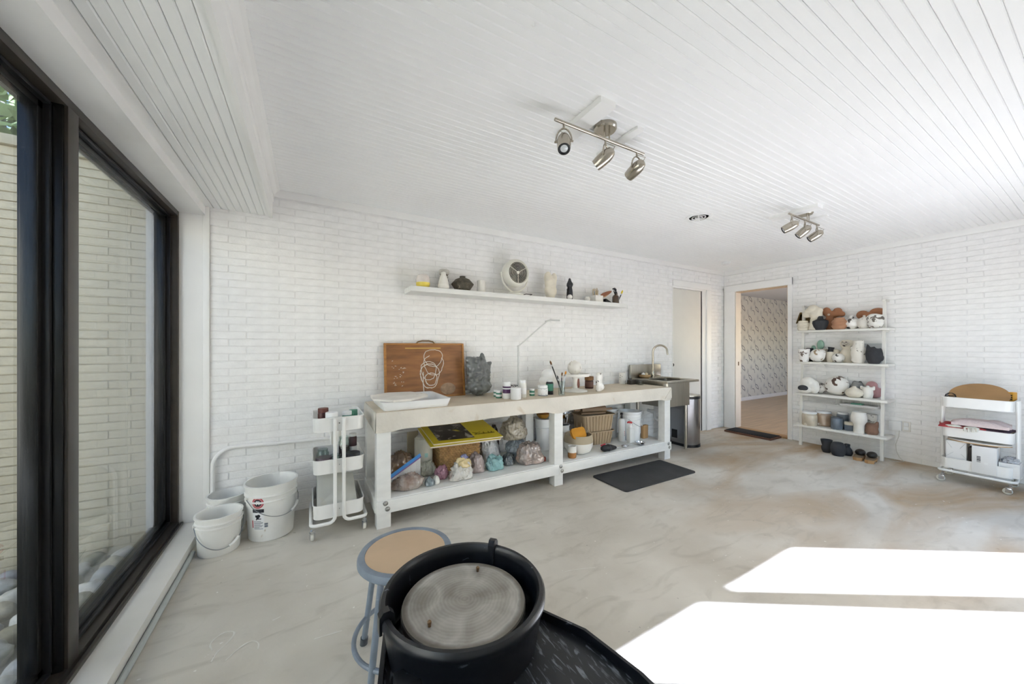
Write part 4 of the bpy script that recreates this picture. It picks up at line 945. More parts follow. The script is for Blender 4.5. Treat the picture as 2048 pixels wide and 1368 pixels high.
# wicker basket: woven from strand rows
wk = thing('wicker_basket', 'rectangular woven wicker basket under the yellow magazines', 'basket', (1.17, 3.075, LZ))
WICK = mat('seagrass_weave', '#c7a06c', 0.75, var=0.16, vscale=30); WICKD = mat('seagrass_dark', '#6e5231', 0.85, var=0.2)
MB().box((-0.178, -0.098, 0), (0.178, 0.098, 0.25)).build('lining', WICKD, wk, smooth=0)
for r in range(15):
    mb = MB(); zc = 0.009 + r*0.017
    path = [(-0.185, -0.105), (0.185, -0.105), (0.185, 0.105), (-0.185, 0.105)]
    pts = []
    for (ax, ay), (bx_, by_) in zip(path, path[1:]+path[:1]):
        L_ = math.hypot(bx_-ax, by_-ay); n_ = max(2, int(L_/0.0125)); nx, ny = (by_-ay)/L_, -(bx_-ax)/L_
        for i in range(n_):
            t = i/n_; w = 0.0035*(1 if (i+r) % 2 else -1); pts.append((ax+(bx_-ax)*t + nx*w, ay+(by_-ay)*t + ny*w, zc + 0.001*noise.noise(Vector((i, r, 0)))))
    mb.tube(pts, 0.0085, 6, closed=True); mb.build('woven_row', WICK, wk)
# two yellow magazines
YEL = mat('yellow_cover', '#d3bd2a', 0.35, var=0.06, vscale=4)
PAGE = mat('page_edges', '#ddd5c4', 0.8, var=0.05)
def magazine(label, quad, t):
    m_ = thing('magazine', label, 'magazine', (0, 0, 0))
    MB().slab(quad, t).build('pages', PAGE, m_, smooth=0)
    n_ = (Vector(quad[1])-Vector(quad[0])).cross(Vector(quad[3])-Vector(quad[0])).normalized()*0.0015
    MB().slab([tuple(Vector(q)+n_) for q in quad], 0.0012).build('cover', YEL, m_, smooth=0)
    return m_, n_
q1 = [(0.855, 2.815, 0.484), (1.475, 2.77, 0.484), (1.46, 3.14, 0.568), (0.84, 3.165, 0.568)]
q2 = [(0.885, 2.83, 0.5), (1.50, 2.775, 0.5), (1.475, 3.15, 0.584), (0.865, 3.175, 0.584)]
magazine('lower of two yellow magazines lying on the wicker basket', q1, 0.011)
mg, nn = magazine('upper yellow magazine with a dark photograph lying on the wicker basket', q2, 0.010)
def on_q(u, w, q, n_, k): 
    a, b, c, d = [Vector(p) for p in q]; return tuple((a*(1-u)+b*u)*(1-w) + (d*(1-u)+c*u)*w + n_*k)
MB().slab([on_q(u, w, q2, nn, 1.5) for u, w in ((0.09, 0.13), (0.60, 0.10), (0.60, 0.92), (0.10, 0.92))], 0.0008).build('cover_photo', mat('dark_photo', '#3a332f', 0.35, var=0.3, vscale=8, spots='#a79f98', sscale=13, sthr=0.56, ssoft=0.1), mg, smooth=0)
tx = MB(); rg = random.Random(9)
x = 0.64
while x < 0.93:
    h = rg.choice((0.05, 0.05, 0.10)); tx.tube([on_q(x, 0.22, q2, nn, 1.7), on_q(x+0.008, 0.22+h, q2, nn, 1.7), on_q(x+0.016, 0.235, q2, nn, 1.7)], 0.0022, 5); x += 0.024
tx.tube([on_q(0.63, 0.34, q2, nn, 1.7), on_q(0.68, 0.30, q2, nn, 1.7), on_q(0.75, 0.335, q2, nn, 1.7)], 0.002, 5)
tx.build('cover_script', mat('script_ink', '#5c5320', 0.5), mg)
bag('clay_lump', 'dusty pink lump of clay in front of the wicker basket', 'clay', (0.957, 2.845, LZ), (0.12, 0.11, 0.115), 12, bagmat('pink_clay', '#a9798a', None))
sb2 = thing('wrapped_bundle', 'small grey and white wrapped bundle near the front edge of the lower shelf', 'bundle', (0.85, 2.745, LZ))
link('grey_half', lump((0.07, 0.07, 0.075), 14, 0.2), bagmat('slate_clay', '#6d7b80'), sb2, (-0.028, 0, 0)); link('white_half', lump((0.065, 0.065, 0.07), 15, 0.2, 1.6, 0.06), bagmat('white_wrap', '#dcdad2'), sb2, (0.028, 0.0, 0))
cr = thing('wrapped_bundle', 'crumpled clear and cream wrapped bundle in front of the basket', 'bundle', (1.10, 2.755, LZ))
link('wrap', lump((0.235, 0.16, 0.155), 16, 0.3, 1.8, 0.06, 6, 0.4, 5, None, 0.2), bagmat('clear_crumple', '#d4d2cc', '#b59a86', 0.6), cr, (0, 0, 0))
link('cream_leather', lump((0.14, 0.09, 0.09), 17, 0.35, 1.5, 0.05), bagmat('cream_fold', '#d8c391'), cr, (0.01, -0.02, 0.10)); link('blue_scrap', lump((0.075, 0.05, 0.04), 18, 0.35), bagmat('blue_scrap', '#7d7fa6', '#d8d8e0', 0.55), cr, (0.02, -0.01, 0.165))
bag('plastic_bag', 'mauve-grey bag of clay between the cream bundle and the turquoise lump', 'bag', (1.268, 2.845, LZ), (0.165, 0.14, 0.185), 19, bagmat('mauve_clay', '#a49491', '#c5bbb6', 0.6), knot=0.6)
bag('clay_lump', 'turquoise wrapped lump of clay at the front of the lower shelf', 'clay', (1.437, 2.815, LZ), (0.176, 0.14, 0.142), 20, bagmat('turquoise_clay', '#86b3b5', '#a9cfce', 0.6))
bag('plastic_bag', 'white crinkled plastic bag to the right of the wicker basket', 'bag', (1.505, 3.07, LZ), (0.25, 0.2, 0.265), 21, bagmat('white_crinkle', '#cfd0d0', '#8d8f92', 0.58), 0.25, 0.10, 7)
bag('plastic_bag', 'slate grey bag tucked behind the turquoise lump', 'bag', (1.612, 2.88, LZ), (0.14, 0.12, 0.10), 22, bagmat('slate_bag', '#5d6468'))
bag('plastic_bag', 'grey-pink clear bag of clay beside the middle bench leg', 'bag', (1.80, 2.815, LZ), (0.28, 0.2, 0.20), 23, bagmat('grey_pink_bag', '#9c8f88', '#c4a594', 0.58), 0.2, 0.07, 6)
bag('plastic_bag', 'pale blue bag resting under the big beige bag', 'bag', (1.79, 3.02, LZ), (0.25, 0.2, 0.20), 24, bagmat('pale_blue_bag', '#a9b4bd', '#c8d0d6', 0.6))
bag('plastic_bag', 'dark brown bag standing at the back of the lower shelf', 'bag', (1.60, 3.155, LZ), (0.11, 0.1, 0.33), 25, bagmat('dark_brown_bag', '#51423d'))
bag('plastic_bag', 'large round beige bag of clay on top of the heap', 'bag', (1.755, 3.03, LZ+0.182), (0.27, 0.22, 0.245), 26, bagmat('beige_bag', '#b5aa97', '#d3cabb', 0.58), 0.12, 0.09, 9, knot=0.5)
obj1('red_netting', 'scrap of red netting by the middle bench leg', 'netting', lump((0.045, 0.04, 0.045), 27, 0.35, 2, 0.15), mat('red_net', '#a8493a', 0.7, var=0.2), (1.948, 2.78, LZ))
wbs = thing('wooden_bowl', 'orange-brown wooden bowls stacked behind the middle bench leg', 'bowl', (2.17, 3.115, LZ+0.331))
for k, c in enumerate(('#a3762e', '#8a5a2c')):
    MB().lathe([(0, 0), (0.04, 0), (0.068, 0.03), (0.072, 0.05), (0.068, 0.05), (0.06, 0.03), (0, 0.012)], 28, (0, 0, 0.035*k)).build('bowl', mat('bowl_wood_%d' % k, c, 0.5, var=0.12), wbs)
# bucket family -----------------------------------------------------------
def pail(name, label, loc, r0, r1, h, rz, m, ribs=3, handle=None, cat='bucket', oval=1.0, inside=None):
    t = thing(name, label, cat, loc, rz)
    pr = [(0, 0), (r0*0.96, 0), (r0, 0.006)]; zz = [h*0.70 + i*h*0.095 for i in range(ribs)]
    rad = lambda z: r0 + (r1-r0)*z/h
    pr.append((rad(h*0.66), h*0.66))
    for z in zz: pr += [(rad(z), z), (rad(z)+0.007, z+0.004), (rad(z)+0.007, z+0.010), (rad(z), z+0.014)]
    pr += [(rad(h), h-0.012), (rad(h)+0.006, h-0.010), (rad(h)+0.006, h), (rad(h)-0.004, h), (rad(h)-0.006, h-0.004), (r0-0.006, 0.008), (0, 0.008)]
    MB().lathe(pr, 44, sx=oval).build('shell', m, t)
    if inside: MB().lathe([(0, 0.0), (rad(inside[0])-0.008, 0.0), (0, 0.006)], 32, (0, 0, inside[0]), sx=oval).build('contents', inside[1], t)
    if handle:
        a0, dz, fwd = handle                       # lugs along local x, handle hanging to -y
        ex = rad(h*0.78)*oval + 0.010; zl = h*0.78
        pts = []
        for i in range(25):
            u = -1 + 2*i/24; c = math.sqrt(max(0, 1-u*u)); pts.append((u*ex, -c*(r1+0.015)*fwd, zl - c*dz))
        MB().tube(pts, 0.0022, 6).build('wire_handle', mat('zinc_wire', '#8d9396', 0.35, 0.9), t)
        for s_ in (-1, 1): MB().lathe([(0, 0), (0.012, 0), (0.012, 0.014), (0, 0.016)], 12).xf(Matrix.Translation((s_*(ex-0.012), 0, zl)) @ Matrix.Rotation(s_*PI/2, 4, 'Y')).build('lug', m, t)
        k0, k1 = a0; MB().tube([Vector(p) for p in pts[k0:k1]], 0.0075, 8).build('grip', m, t)
    return t
CLEANW = mat('clean_pail_white', '#eceded', 0.35, var=0.02)
pail('white_tub', 'white tub holding up the wooden bowls behind the middle bench leg', (2.17, 3.115, LZ), 0.075, 0.085, 0.33, 0.0, mat('clean_pail_white', '#eceded', 0.35, var=0.02), ribs=1, cat='tub')
pail('white_pail', 'ribbed white pail with a wire handle at the sink end of the lower shelf', (3.31, 2.945, LZ), 0.105, 0.121, 0.335, 0.5, CLEANW, handle=((15, 20), 0.10, 0.95))
pail('white_pail', 'white pail standing behind the spray can on the lower shelf', (3.185, 3.145, LZ), 0.078, 0.088, 0.345, 0.0, CLEANW)
tb2 = pail('white_tub', 'narrow white tub behind the middle bench leg with a steel pot on top', (2.40, 3.10, LZ), 0.08, 0.09, 0.245, 0.0, CLEANW, ribs=1, cat='tub')
pt = thing('steel_pot', 'open stainless steel pot standing in the white tub', 'pot', (2.40, 3.10, LZ+0.2455))
MB().lathe([(0, 0), (0.07, 0), (0.085, 0.02), (0.096, 0.12), (0.108, 0.128), (0.106, 0.132), (0.094, 0.126), (0.082, 0.022), (0, 0.006)], 32).build('bowl', CHROME, pt)
obj1('round_gauge', 'small round white disc with a black centre hanging at the back wall', 'gauge', MB().lathe([(0, 0), (0.034, 0), (0.034, 0.02), (0.02, 0.02), (0.018, 0.014), (0, 0.014)], 24).xf(Matrix.Rotation(PI/2, 4, 'X')).mesh('disc'), mat('gauge_dark', '#2a2a2a', 0.5), (2.43, 3.262, 0.60))
bw2 = thing('stoneware_bowl', 'big round white bowl with a tan rim at the front of the lower shelf', 'bowl', (2.425, 2.845, LZ))
MB().lathe([(0, 0), (0.085, 0), (0.125, 0.025), (0.149, 0.075), (0.151, 0.115)], 40).build('white_body', mat('white_glaze', '#e9e7e0', 0.3, coat=0.3, var=0.02), bw2)
MB().lathe([(0.151, 0.1145), (0.151, 0.135), (0.142, 0.18), (0.137, 0.19), (0.131, 0.188), (0.140, 0.13), (0.12, 0.04), (0, 0.02)], 40).build('tan_rim', mat('tan_clay_band', '#b3a58c', 0.75, var=0.05), bw2)
spg = MB().prism(rrect(-0.08, -0.055, 0.08, 0.055, 0.03), 0, 0.035).xf(Matrix.Rotation(math.radians(62), 4, 'X') @ Matrix.Rotation(0.1, 4, 'Z'))
obj1('orange_sponge', 'orange sponge propped in the tan-rimmed bowl', 'sponge', spg.mesh('sponge', 40), mat('orange_foam', '#d49433', 0.95, var=0.08, bump=0.5, bscale=120), (2.375, 2.80, LZ+0.205), -0.15)
for i, (dx, dy, ln, c, lb) in enumerate(((0.0, 0.02, 0.20, '#c67a2b', 'orange-handled tool lying in the tan-rimmed bowl'), (0.03, -0.01, 0.19, '#3a2a20', 'dark-handled tool lying in the tan-rimmed bowl'), (0.045, 0.02, 0.22, '#7b7f82', 'steel-handled tool sticking out of the tan-rimmed bowl'))):
    tl = thing('bowl_tool', lb, 'clay tool', (2.425+dx, 2.845+dy, LZ+0.05))
    MB().tube([(-0.03, 0, 0.0), (0.09, 0.01, 0.13)], 0.007, 8).build('handle', mat('bt_' + c[1:], c, 0.5), tl)
    MB().tube([(0.09, 0.01, 0.13), (0.115, 0.012, 0.158)], [0.004, 0.002], 6).build('tip', CHROME, tl)
cu = thing('two_tone_cup', 'small cup white above and tan below in front of the tan-rimmed bowl', 'cup', (2.252, 2.735, LZ))
MB().lathe([(0, 0), (0.035, 0), (0.041, 0.008), (0.0425, 0.055)], 26).build('tan_base', mat('tan_cup', '#b07a45', 0.6, var=0.06), cu)
MB().lathe([(0.0425, 0.0548), (0.042, 0.10), (0.040, 0.115), (0.037, 0.115), (0.038, 0.02), (0, 0.012)], 26).build('white_top', W1, cu)
# tan nursery tubs with vertical ribs
def ribbed_tub(label, loc, w, d, h, rz):
    t = thing('ribbed_tub', label, 'tub', loc, rz); m = mat('tan_tub_plastic', '#b09a7c', 0.5, var=0.04)
    ow = rrect(-w, -d, w, d, 0.04, 4); n = len(ow); k = 0.88
    vs = [(x*k, y*k, 0) for x, y in ow] + [(x, y, h) for x, y in ow] + [(x*0.97, y*0.96, h) for x, y in ow] + [(x*k*0.96, y*k*0.95, 0.006) for x, y in ow]
    fs = [tuple(range(n-1, -1, -1))] + [(a*n+i, a*n+(i+1) % n, (a+1)*n+(i+1) % n, (a+1)*n+i) for a in range(3) for i in range(n)] + [tuple(range(3*n, 4*n))]
    MB().add(vs, fs).build('shell', m, t)
    rm = rrect(-w-0.012, -d-0.012, w+0.012, d+0.012, 0.045, 4); ri = rrect(-w+0.006, -d+0.006, w-0.006, d-0.006, 0.035, 4)
    vs = [(x, y, h-0.012) for x, y in rm] + [(x, y, h) for x, y in rm] + [(x, y, h) for x, y in ri] + [(x, y, h-0.012) for x, y in ri]
    MB().add(vs, [(a*n+i, a*n+(i+1) % n, ((a+1) % 4)*n+(i+1) % n, ((a+1) % 4)*n+i) for a in range(4) for i in range(n)]).build('rim', m, t)
    for sgn in (-1, 1):
        for i in range(9):
            x = -w*0.8 + i*w*0.2
            MB().add([(x*k-0.008, sgn*d*k*1.0, 0.004), (x*k+0.008, sgn*d*k, 0.004), (x+0.008, sgn*d, h-0.014), (x-0.008, sgn*d, h-0.014),
                      (x*k-0.006, sgn*(d*k+0.007), 0.004), (x*k+0.006, sgn*(d*k+0.007), 0.004), (x+0.006, sgn*(d+0.007), h-0.014), (x-0.006, sgn*(d+0.007), h-0.014)],
                     [(4, 5, 6, 7), (0, 1, 5, 4), (1, 2, 6, 5), (2, 3, 7, 6), (3, 0, 4, 7)]).build('rib', m, t)
        for i in range(3):
            yy = -d*0.5 + i*d*0.5
            MB().bbox((sgn*(w*0.93)-0.012, yy-0.007, 0.01), (sgn*(w*0.93)+0.012, yy+0.007, h*0.55), 0.003).build('rib', m, t)
ribbed_tub('lower of two stacked tan ribbed tubs on the lower shelf', (2.83, 3.05, LZ), 0.20, 0.115, 0.15, -0.10)
ribbed_tub('upper of two stacked tan ribbed tubs under the rolling pin', (2.82, 3.05, LZ+0.1505), 0.215, 0.12, 0.185, -0.10)
rp = thing('rolling_pin', 'wooden rolling pin lying across the tan ribbed tubs', 'rolling pin', (2.82, 3.05, LZ+0.375))
RPW = mat('pin_wood', '#8d735a', 0.55, var=0.1, vscale=5)
MB().tube([(-0.15, 0.035, 0), (0.15, -0.035, 0)], 0.036, 20).build('barrel', RPW, rp)
for s_ in (-1, 1): MB().tube([(s_*0.15, -s_*0.035, 0), (s_*0.165, -s_*0.0385, 0), (s_*0.235, -s_*0.055, 0)], [0.01, 0.012, 0.014], 12).build('handle', RPW, rp)
obj1('wooden_dowel', 'thin wooden dowel lying beside the rolling pin', 'dowel', MB().tube([(-0.16, 0.03, 0), (0.13, -0.04, 0)], 0.009, 10).mesh('dowel'), RPW, (2.78, 2.99, LZ+0.3475))
sc_ = thing('spray_can', 'tall white spray can with a black nozzle and red lettering', 'spray can', (3.150, 2.93, LZ))
MB().lathe([(0, 0), (0.034, 0), (0.036, 0.004), (0.036, 0.235), (0.028, 0.255), (0.012, 0.263), (0, 0.263)], 26).build('body', PLASW, sc_)
MB().lathe([(0, 0.262), (0.012, 0.262), (0.011, 0.30), (0.016, 0.302), (0.016, 0.325), (0, 0.33)], 16).build('nozzle', BLACKP, sc_)
rt = MB()
for k in range(3): 
    for i in range(4): a0 = -PI/2 + 0.05 + 0.10*i; z0 = 0.065 + k*0.021; rt.add([(0.0366*math.cos(a0), 0.0366*math.sin(a0), z0), (0.0366*math.cos(a0+0.08), 0.0366*math.sin(a0+0.08), z0), (0.0366*math.cos(a0+0.08), 0.0366*math.sin(a0+0.08), z0+(0.017 if i % 2 else 0.006)), (0.0366*math.cos(a0), 0.0366*math.sin(a0), z0+(0.017 if i % 2 else 0.006))], [(0, 1, 2, 3)])
rt.build('red_lettering', mat('red_print', '#c23134', 0.5), sc_, smooth=0)
pb = thing('pump_bottle', 'square translucent bottle with a red trigger nozzle on the lower shelf', 'bottle', (3.135, 2.785, LZ))
MB().prism(rrect(-0.038, -0.026, 0.038, 0.026, 0.008), 0, 0.175).prism(rrect(-0.026, -0.018, 0.026, 0.018, 0.008), 0.175, 0.19).build('body', mat('milky_plastic', '#dcdedd', 0.3, var=0.03), pb)
MB().lathe([(0, 0.19), (0.016, 0.19), (0.016, 0.215), (0.010, 0.22), (0.010, 0.24), (0, 0.24)], 16).build('collar', PLASW, pb)
MB().tube([(0.012, 0, 0.238), (-0.03, 0, 0.25), (-0.05, 0, 0.246)], [0.013, 0.012, 0.008], 10).build('nozzle', mat('red_plastic', '#c02f33', 0.35), pb)
MB().tube([(0.02, 0, 0.238), (0.034, 0, 0.22), (0.03, 0, 0.20)], 0.006, 8).build('trigger', PLASW, pb)
obj1('cardboard_box', 'small upright cardboard box against the end leg of the workbench', 'box', MB().bbox((-0.045, -0.02, 0), (0.045, 0.02, 0.155), 0.002).mesh('box'), CARDB, (3.49, 2.89, LZ), 0.1)
um = thing('folded_umbrella', 'folded black umbrella lying at the front of the lower shelf', 'umbrella', (2.735, 2.715, LZ+0.037))
MB().tube([(-0.105, 0.0, 0), (-0.08, 0, 0), (0.02, 0, -0.004), (0.085, 0, -0.012), (0.10, 0, -0.015)], [0.02, 0.034, 0.031, 0.017, 0.010], 14).build('canopy', mat('black_nylon', '#17181b', 0.5, var=0.2, bump=0.8, bscale=30), um)
MB().lathe([(0.036, -0.006), (0.037, -0.006), (0.037, 0.006), (0.036, 0.006)], 16).xf(Matrix.Rotation(PI/2, 4, 'Y')).build('strap', mat('strap_grey', '#4a4a4e', 0.5), um, loc=(-0.01, 0, -0.002))
MB().tube([(0.10, 0, -0.015), (0.17, 0, -0.02)], 0.005, 8).build('shaft', CHROME, um)
MB().tube([(-0.10, 0.015, 0.028), (-0.04, 0.02, 0.034)], 0.008, 8).build('red_tab', mat('red_tab', '#c23a4a', 0.5), um)
ld = thing('steel_ladle', 'steel ladle lying on the lower shelf at the sink end', 'ladle', (3.20, 2.70, LZ))
MB().lathe([(0, 0), (0.025, 0.0), (0.045, 0.018), (0.048, 0.034), (0.044, 0.034), (0.04, 0.018), (0, 0.005)], 24).build('bowl', CHROME, ld)
MB().tube([(-0.044, 0.0, 0.032), (-0.12, 0.01, 0.035), (-0.24, 0.02, 0.03)], [0.005, 0.004, 0.006], 8).build('handle', CHROME, ld)
l2 = thing('steel_spoon', 'large steel spoon lying between the umbrella and the ladle', 'spoon', (2.99, 2.735, LZ))
MB().ell((0, 0, 0.014), (0.045, 0.03, 0.013), 20, 10).build('bowl', CHROME, l2)
MB().tube([(0.04, 0.0, 0.02), (0.08, 0.004, 0.022)], 0.005, 8).build('handle', CHROME, l2)

# ================================================================== buckets in the window corner
DIRTY = mat('grubby_pail_white', '#e6e6e3', 0.42, var=0.04, vscale=7, spots='#b8a78f', sscale=16, sthr=0.70, ssoft=0.06)
pail('white_pail', 'short grubby white pail nearest the window sill', (-0.500, 2.902, 0), 0.106, 0.118, 0.243, 0.30, DIRTY, ribs=2, handle=((15, 21), 0.135, 1.0))
b2 = pail('white_pail', 'tall white pail with a red and black warning label', (-0.228, 2.985, 0), 0.131, 0.152, 0.372, 0.50, DIRTY, ribs=2, handle=((16, 22), 0.125, 1.0))
b3 = pail('white_pail', 'white pail half hidden behind the two front pails in the corner', (-0.495, 3.150, 0), 0.10, 0.113, 0.272, 0.0, DIRTY, ribs=2, inside=(0.19, mat('blue_grey_slip', '#9fb0bd', 0.5, var=0.1)))
# printed label on the tall pail: patches that follow its wall
def rad2(z): return 0.131 + 0.021*z/0.372 + 0.0006
def patch(mb, a0, a1, z0, z1, n=6):
    vs = []
    for i in range(n+1):
        a = a0 + (a1-a0)*i/n; vs += [(rad2(z0)*math.cos(a), rad2(z0)*math.sin(a), z0), (rad2(z1)*math.cos(a), rad2(z1)*math.sin(a), z1)]
    mb.add(vs, [(2*i, 2*i+2, 2*i+3, 2*i+1) for i in range(n)])
def disc(mb, ac, zc, r0, r1, n=28):
    vs = []
    for i in range(n):
        t = 2*PI*i/n
        for r in (r0, r1): z = zc + r*math.sin(t); a = ac + r*math.cos(t)/rad2(z); vs.append((rad2(z)*math.cos(a), rad2(z)*math.sin(a), z))
    mb.add(vs, [(2*i, 2*i+1, 2*((i+1) % n)+1, 2*((i+1) % n)) for i in range(n)])
PRW = mat('print_white', '#eceef0', 0.45); PRK = mat('print_black', '#1c1f26', 0.45); PRR = mat('print_red', '#b8323e', 0.45); PRG = mat('print_grey', '#7d848e', 0.45)
lb = MB(); ac = -2.54
lb.cur = 2; disc(lb, ac, 0.268, 0.024, 0.037)
lb.cur = 1; disc(lb, ac, 0.268, 0.0, 0.0235)
s0 = len(lb.v); lb.cur = 0; disc(lb, ac, 0.268, 0.0285, 0.0300)
lb.v[s0:] = [(x*1.003, y*1.003, z) for x, y, z in lb.v[s0:]]
s0 = len(lb.v); lb.cur = 0
for k in (-1, 0, 1): patch(lb, ac + k*0.055 - 0.018, ac + k*0.055 + 0.018, 0.255 + (0.006 if k == 0 else 0), 0.282, 2)
lb.cur = 1; patch(lb, ac-0.25, ac+0.25, 0.203, 0.226)
for k in range(2): lb.cur = 3; patch(lb, ac-0.19, ac+0.19, 0.209+k*0.008, 0.211+k*0.008)
lb.cur = 0; patch(lb, ac-0.25, ac+0.25, 0.085, 0.202)
lb.v[s0:] = [(x*1.003, y*1.003, z) for x, y, z in lb.v[s0:]]
s1 = len(lb.v); lb.cur = 1
disc(lb, ac+0.02, 0.180, 0.0, 0.011, 12); disc(lb, ac-0.03, 0.167, 0.0, 0.009, 12); patch(lb, ac-0.13, ac-0.02, 0.172, 0.186, 3); patch(lb, ac-0.06, ac+0.13, 0.158, 0.164, 3); patch(lb, ac-0.11, ac-0.05, 0.153, 0.160, 2)
for k in range(8): lb.cur = 3; patch(lb, ac-0.21, ac+(0.2, 0.05, 0.16, 0.2, 0.1, 0.19, 0.2, 0.12)[k], 0.092+k*0.0072, 0.0955+k*0.0072)
lb.cur = 2; patch(lb, ac-0.30, ac-0.25, 0.10, 0.15, 2)
lb.cur = 3; patch(lb, ac+0.26, ac+0.40, 0.102, 0.115, 3); patch(lb, ac+0.26, ac+0.40, 0.118, 0.130, 3)
lb.v[s1:] = [(x*1.005, y*1.005, z) for x, y, z in lb.v[s1:]]
lb.build('printed_label', [PRW, PRK, PRR, PRG], b2, smooth=0)

# ================================================================== trolleys
TW = mat('trolley_white', '#ecebe8', 0.32, var=0.015)
def trolley(label, loc, rz):
    """local x = short side, y = long side; tubes at the middle of both short ends"""
    t = thing('trolley', label, 'trolley', loc, rz)
    hx, hy = 0.158, 0.205
    for k, z in enumerate((0.137, 0.438, 0.722)):
        h = 0.093; o_ = rrect(-hx, -hy, hx, hy, 0.045, 6); i_ = rrect(-hx+0.004, -hy+0.004, hx-0.004, hy-0.004, 0.041, 6); n = len(o_)
        vs = [(x*0.985, y*0.985, z) for x, y in o_] + [(x, y, z+h) for x, y in o_] + [(x, y, z+h) for x, y in i_] + [(x*0.985, y*0.985, z+0.004) for x, y in i_]
        fs = [tuple(range(n-1, -1, -1))] + [(a*n+i, a*n+(i+1) % n, (a+1)*n+(i+1) % n, (a+1)*n+i) for a in range(3) for i in range(n)] + [tuple(range(3*n, 4*n))]
        bkt = MB().add(vs, fs).build('tray', TW, t)
        rimp = rrect(-hx-0.001, -hy-0.001, hx+0.001, hy+0.001, 0.046, 6)
        MB().tube([(x, y, z+h) for x, y in rimp], 0.0035, 6, closed=True).build('rolled_rim', TW, bkt)
        for e in (-1, 1): MB().lathe([(0, 0.004), (0.003, 0.004), (0.004, 0)], 10).xf(Matrix.Translation((0, e*(hy+0.001), z+h*0.6)) @ Matrix.Rotation(-e*PI/2, 4, 'X')).build('screw', CHROME, bkt)
    for e in (-1, 1):
        ye = e*(hy+0.012)
        for s_ in (-1, 1):
            pts = [(s_*0.027, ye, 0.812), (s_*0.027, ye, 0.15)] + [(s_*(0.027+0.04*(1-math.cos(a))), ye, 0.15-0.04*math.sin(a)) for a in (0.4, 0.8, 1.2, PI/2)] + [(s_*0.14, ye, 0.11)]
            pts += [(s_*(0.14+0.03*math.sin(a)), ye - e*0.03*(1-math.cos(a)), 0.11) for a in (0.5, 1.0, PI/2)] + [(s_*0.17, e*0.0, 0.11)]
            MB().tube(pts, 0.0115, 10).build('tube_frame', TW, t)
    for e in (-1, 1):
        for s_ in (-1, 1):
            cs_ = MB().lathe([(0, 0.055), (0.012, 0.055), (0.014, 0.075), (0.008, 0.08), (0.008, 0.105), (0, 0.105)], 14).build('caster', CHROME, t, loc=(s_*0.162, e*0.19, 0))
            MB().bbox((-0.017, -0.008, 0.018), (-0.014, 0.026, 0.058), 0.001).bbox((0.014, -0.008, 0.018), (0.017, 0.026, 0.058), 0.001).build('fork', CHROME, cs_)
            MB().lathe([(0, -0.011), (0.018, -0.011), (0.026, -0.009), (0.028, -0.004), (0.028, 0.004), (0.026, 0.009), (0.018, 0.011), (0, 0.011)], 20).xf(Matrix.Translation((0, 0.014, 0.028)) @ Matrix.Rotation(PI/2, 4, 'Y')).build('wheel', mat('caster_white', '#dedbd2', 0.4), cs_)
    return t
trolley('white three-tier trolley of jars between the pails and the workbench', (0.180, 2.895, 0), 0.0)
trolley('white three-tier trolley of boxes and cloth against the doorway wall', (5.49, 0.705, 0), 0.0)
# left trolley contents (tray floors at .141 .442 .726)
T3, T2, T1 = 0.7265, 0.4425, 0.1415
CL, CT = (0.18, 2.895), 0
jar('brown-red glaze bottle at the window side of the trolley top', (0.085, 2.795, T3), 0.034, 0.145, mat('oxblood', '#5a2c26', 0.35, var=0.1), mat('oxblood_lid', '#6b3a30', 0.5), None, lidh=0.2, name='bottle', cat='bottle')
jar('white jar with a dark red label on the trolley top', (0.135, 2.745, T3), 0.04, 0.12, PLASW, PLASW, mat('dark_red_label', '#6e2f35', 0.5, var=0.3, vscale=30), lidh=0.3, labz=(0.15, 0.75))
jar('small green-labelled jar on the trolley top', (0.237, 2.80, T3), 0.032, 0.11, GREENL, PLASW, LABELW, lidh=0.24, labz=(0.3, 0.55))
jar('second green-labelled jar at the back of the trolley top', (0.285, 2.87, T3), 0.03, 0.105, GREENL, GREENL, None, lidh=0.2)
for k in range(5):
    tl = thing('wrapped_tube', ('frontmost of five white tubes lying in the trolley top tray', 'second of five white tubes lying in the trolley top tray', 'middle of five white tubes lying in the trolley top tray', 'fourth of five white tubes lying in the trolley top tray', 'rearmost of five white tubes lying in the trolley top tray')[k], 'tube', (0.20, 2.92+k*0.030, T3+0.014))
    MB().tube([(-0.10, 0, 0.0), (0.085, 0.0, 0.0)], 0.0125, 10).build('barrel', PLASW, tl)
    MB().tube([(0.085, 0, 0), (0.105, 0, 0)], 0.008, 10).build('cap', mat('tube_cap', '#b9bcbf', 0.4), tl)
GLJ = glass_mat('jar_glass', (0.86, 0.91, 0.89), 0.07)
def glassjar(label, loc, r, h, fill=None, lid=None):
    t = thing('glass_jar', label, 'jar', loc)
    MB().lathe([(0, 0), (r, 0), (r, h*0.8), (r*0.82, h*0.88), (r*0.84, h), (r*0.80, h), (r*0.79, h*0.87), (r*0.96, h*0.78), (r*0.96, 0.004), (0, 0.004)], 24).build('glass', GLJ, t)
    if fill: MB().lathe([(0, 0.005), (r*0.95, 0.005), (r*0.95, h*fill[1]), (0, h*fill[1])], 20).build('contents', fill[0], t)
    if lid: MB().lathe([(0, h*0.99), (r*0.9, h*0.99), (r*0.9, h*1.12), (0, h*1.12)], 22).build('lid', lid, t)
PURP = mat('dark_purple_glaze', '#43343f', 0.4, var=0.4, vscale=24)
glassjar('empty clear glass jar at the back of the middle trolley tray', (0.085, 2.87, T2), 0.04, 0.125)
jar('dark purple-crusted tub at the front left of the middle trolley tray', (0.088, 2.745, T2), 0.05, 0.10, PURP, PURP, None, lidh=0.2, neck=0.98, lidr=0.051, name='tub', cat='tub')
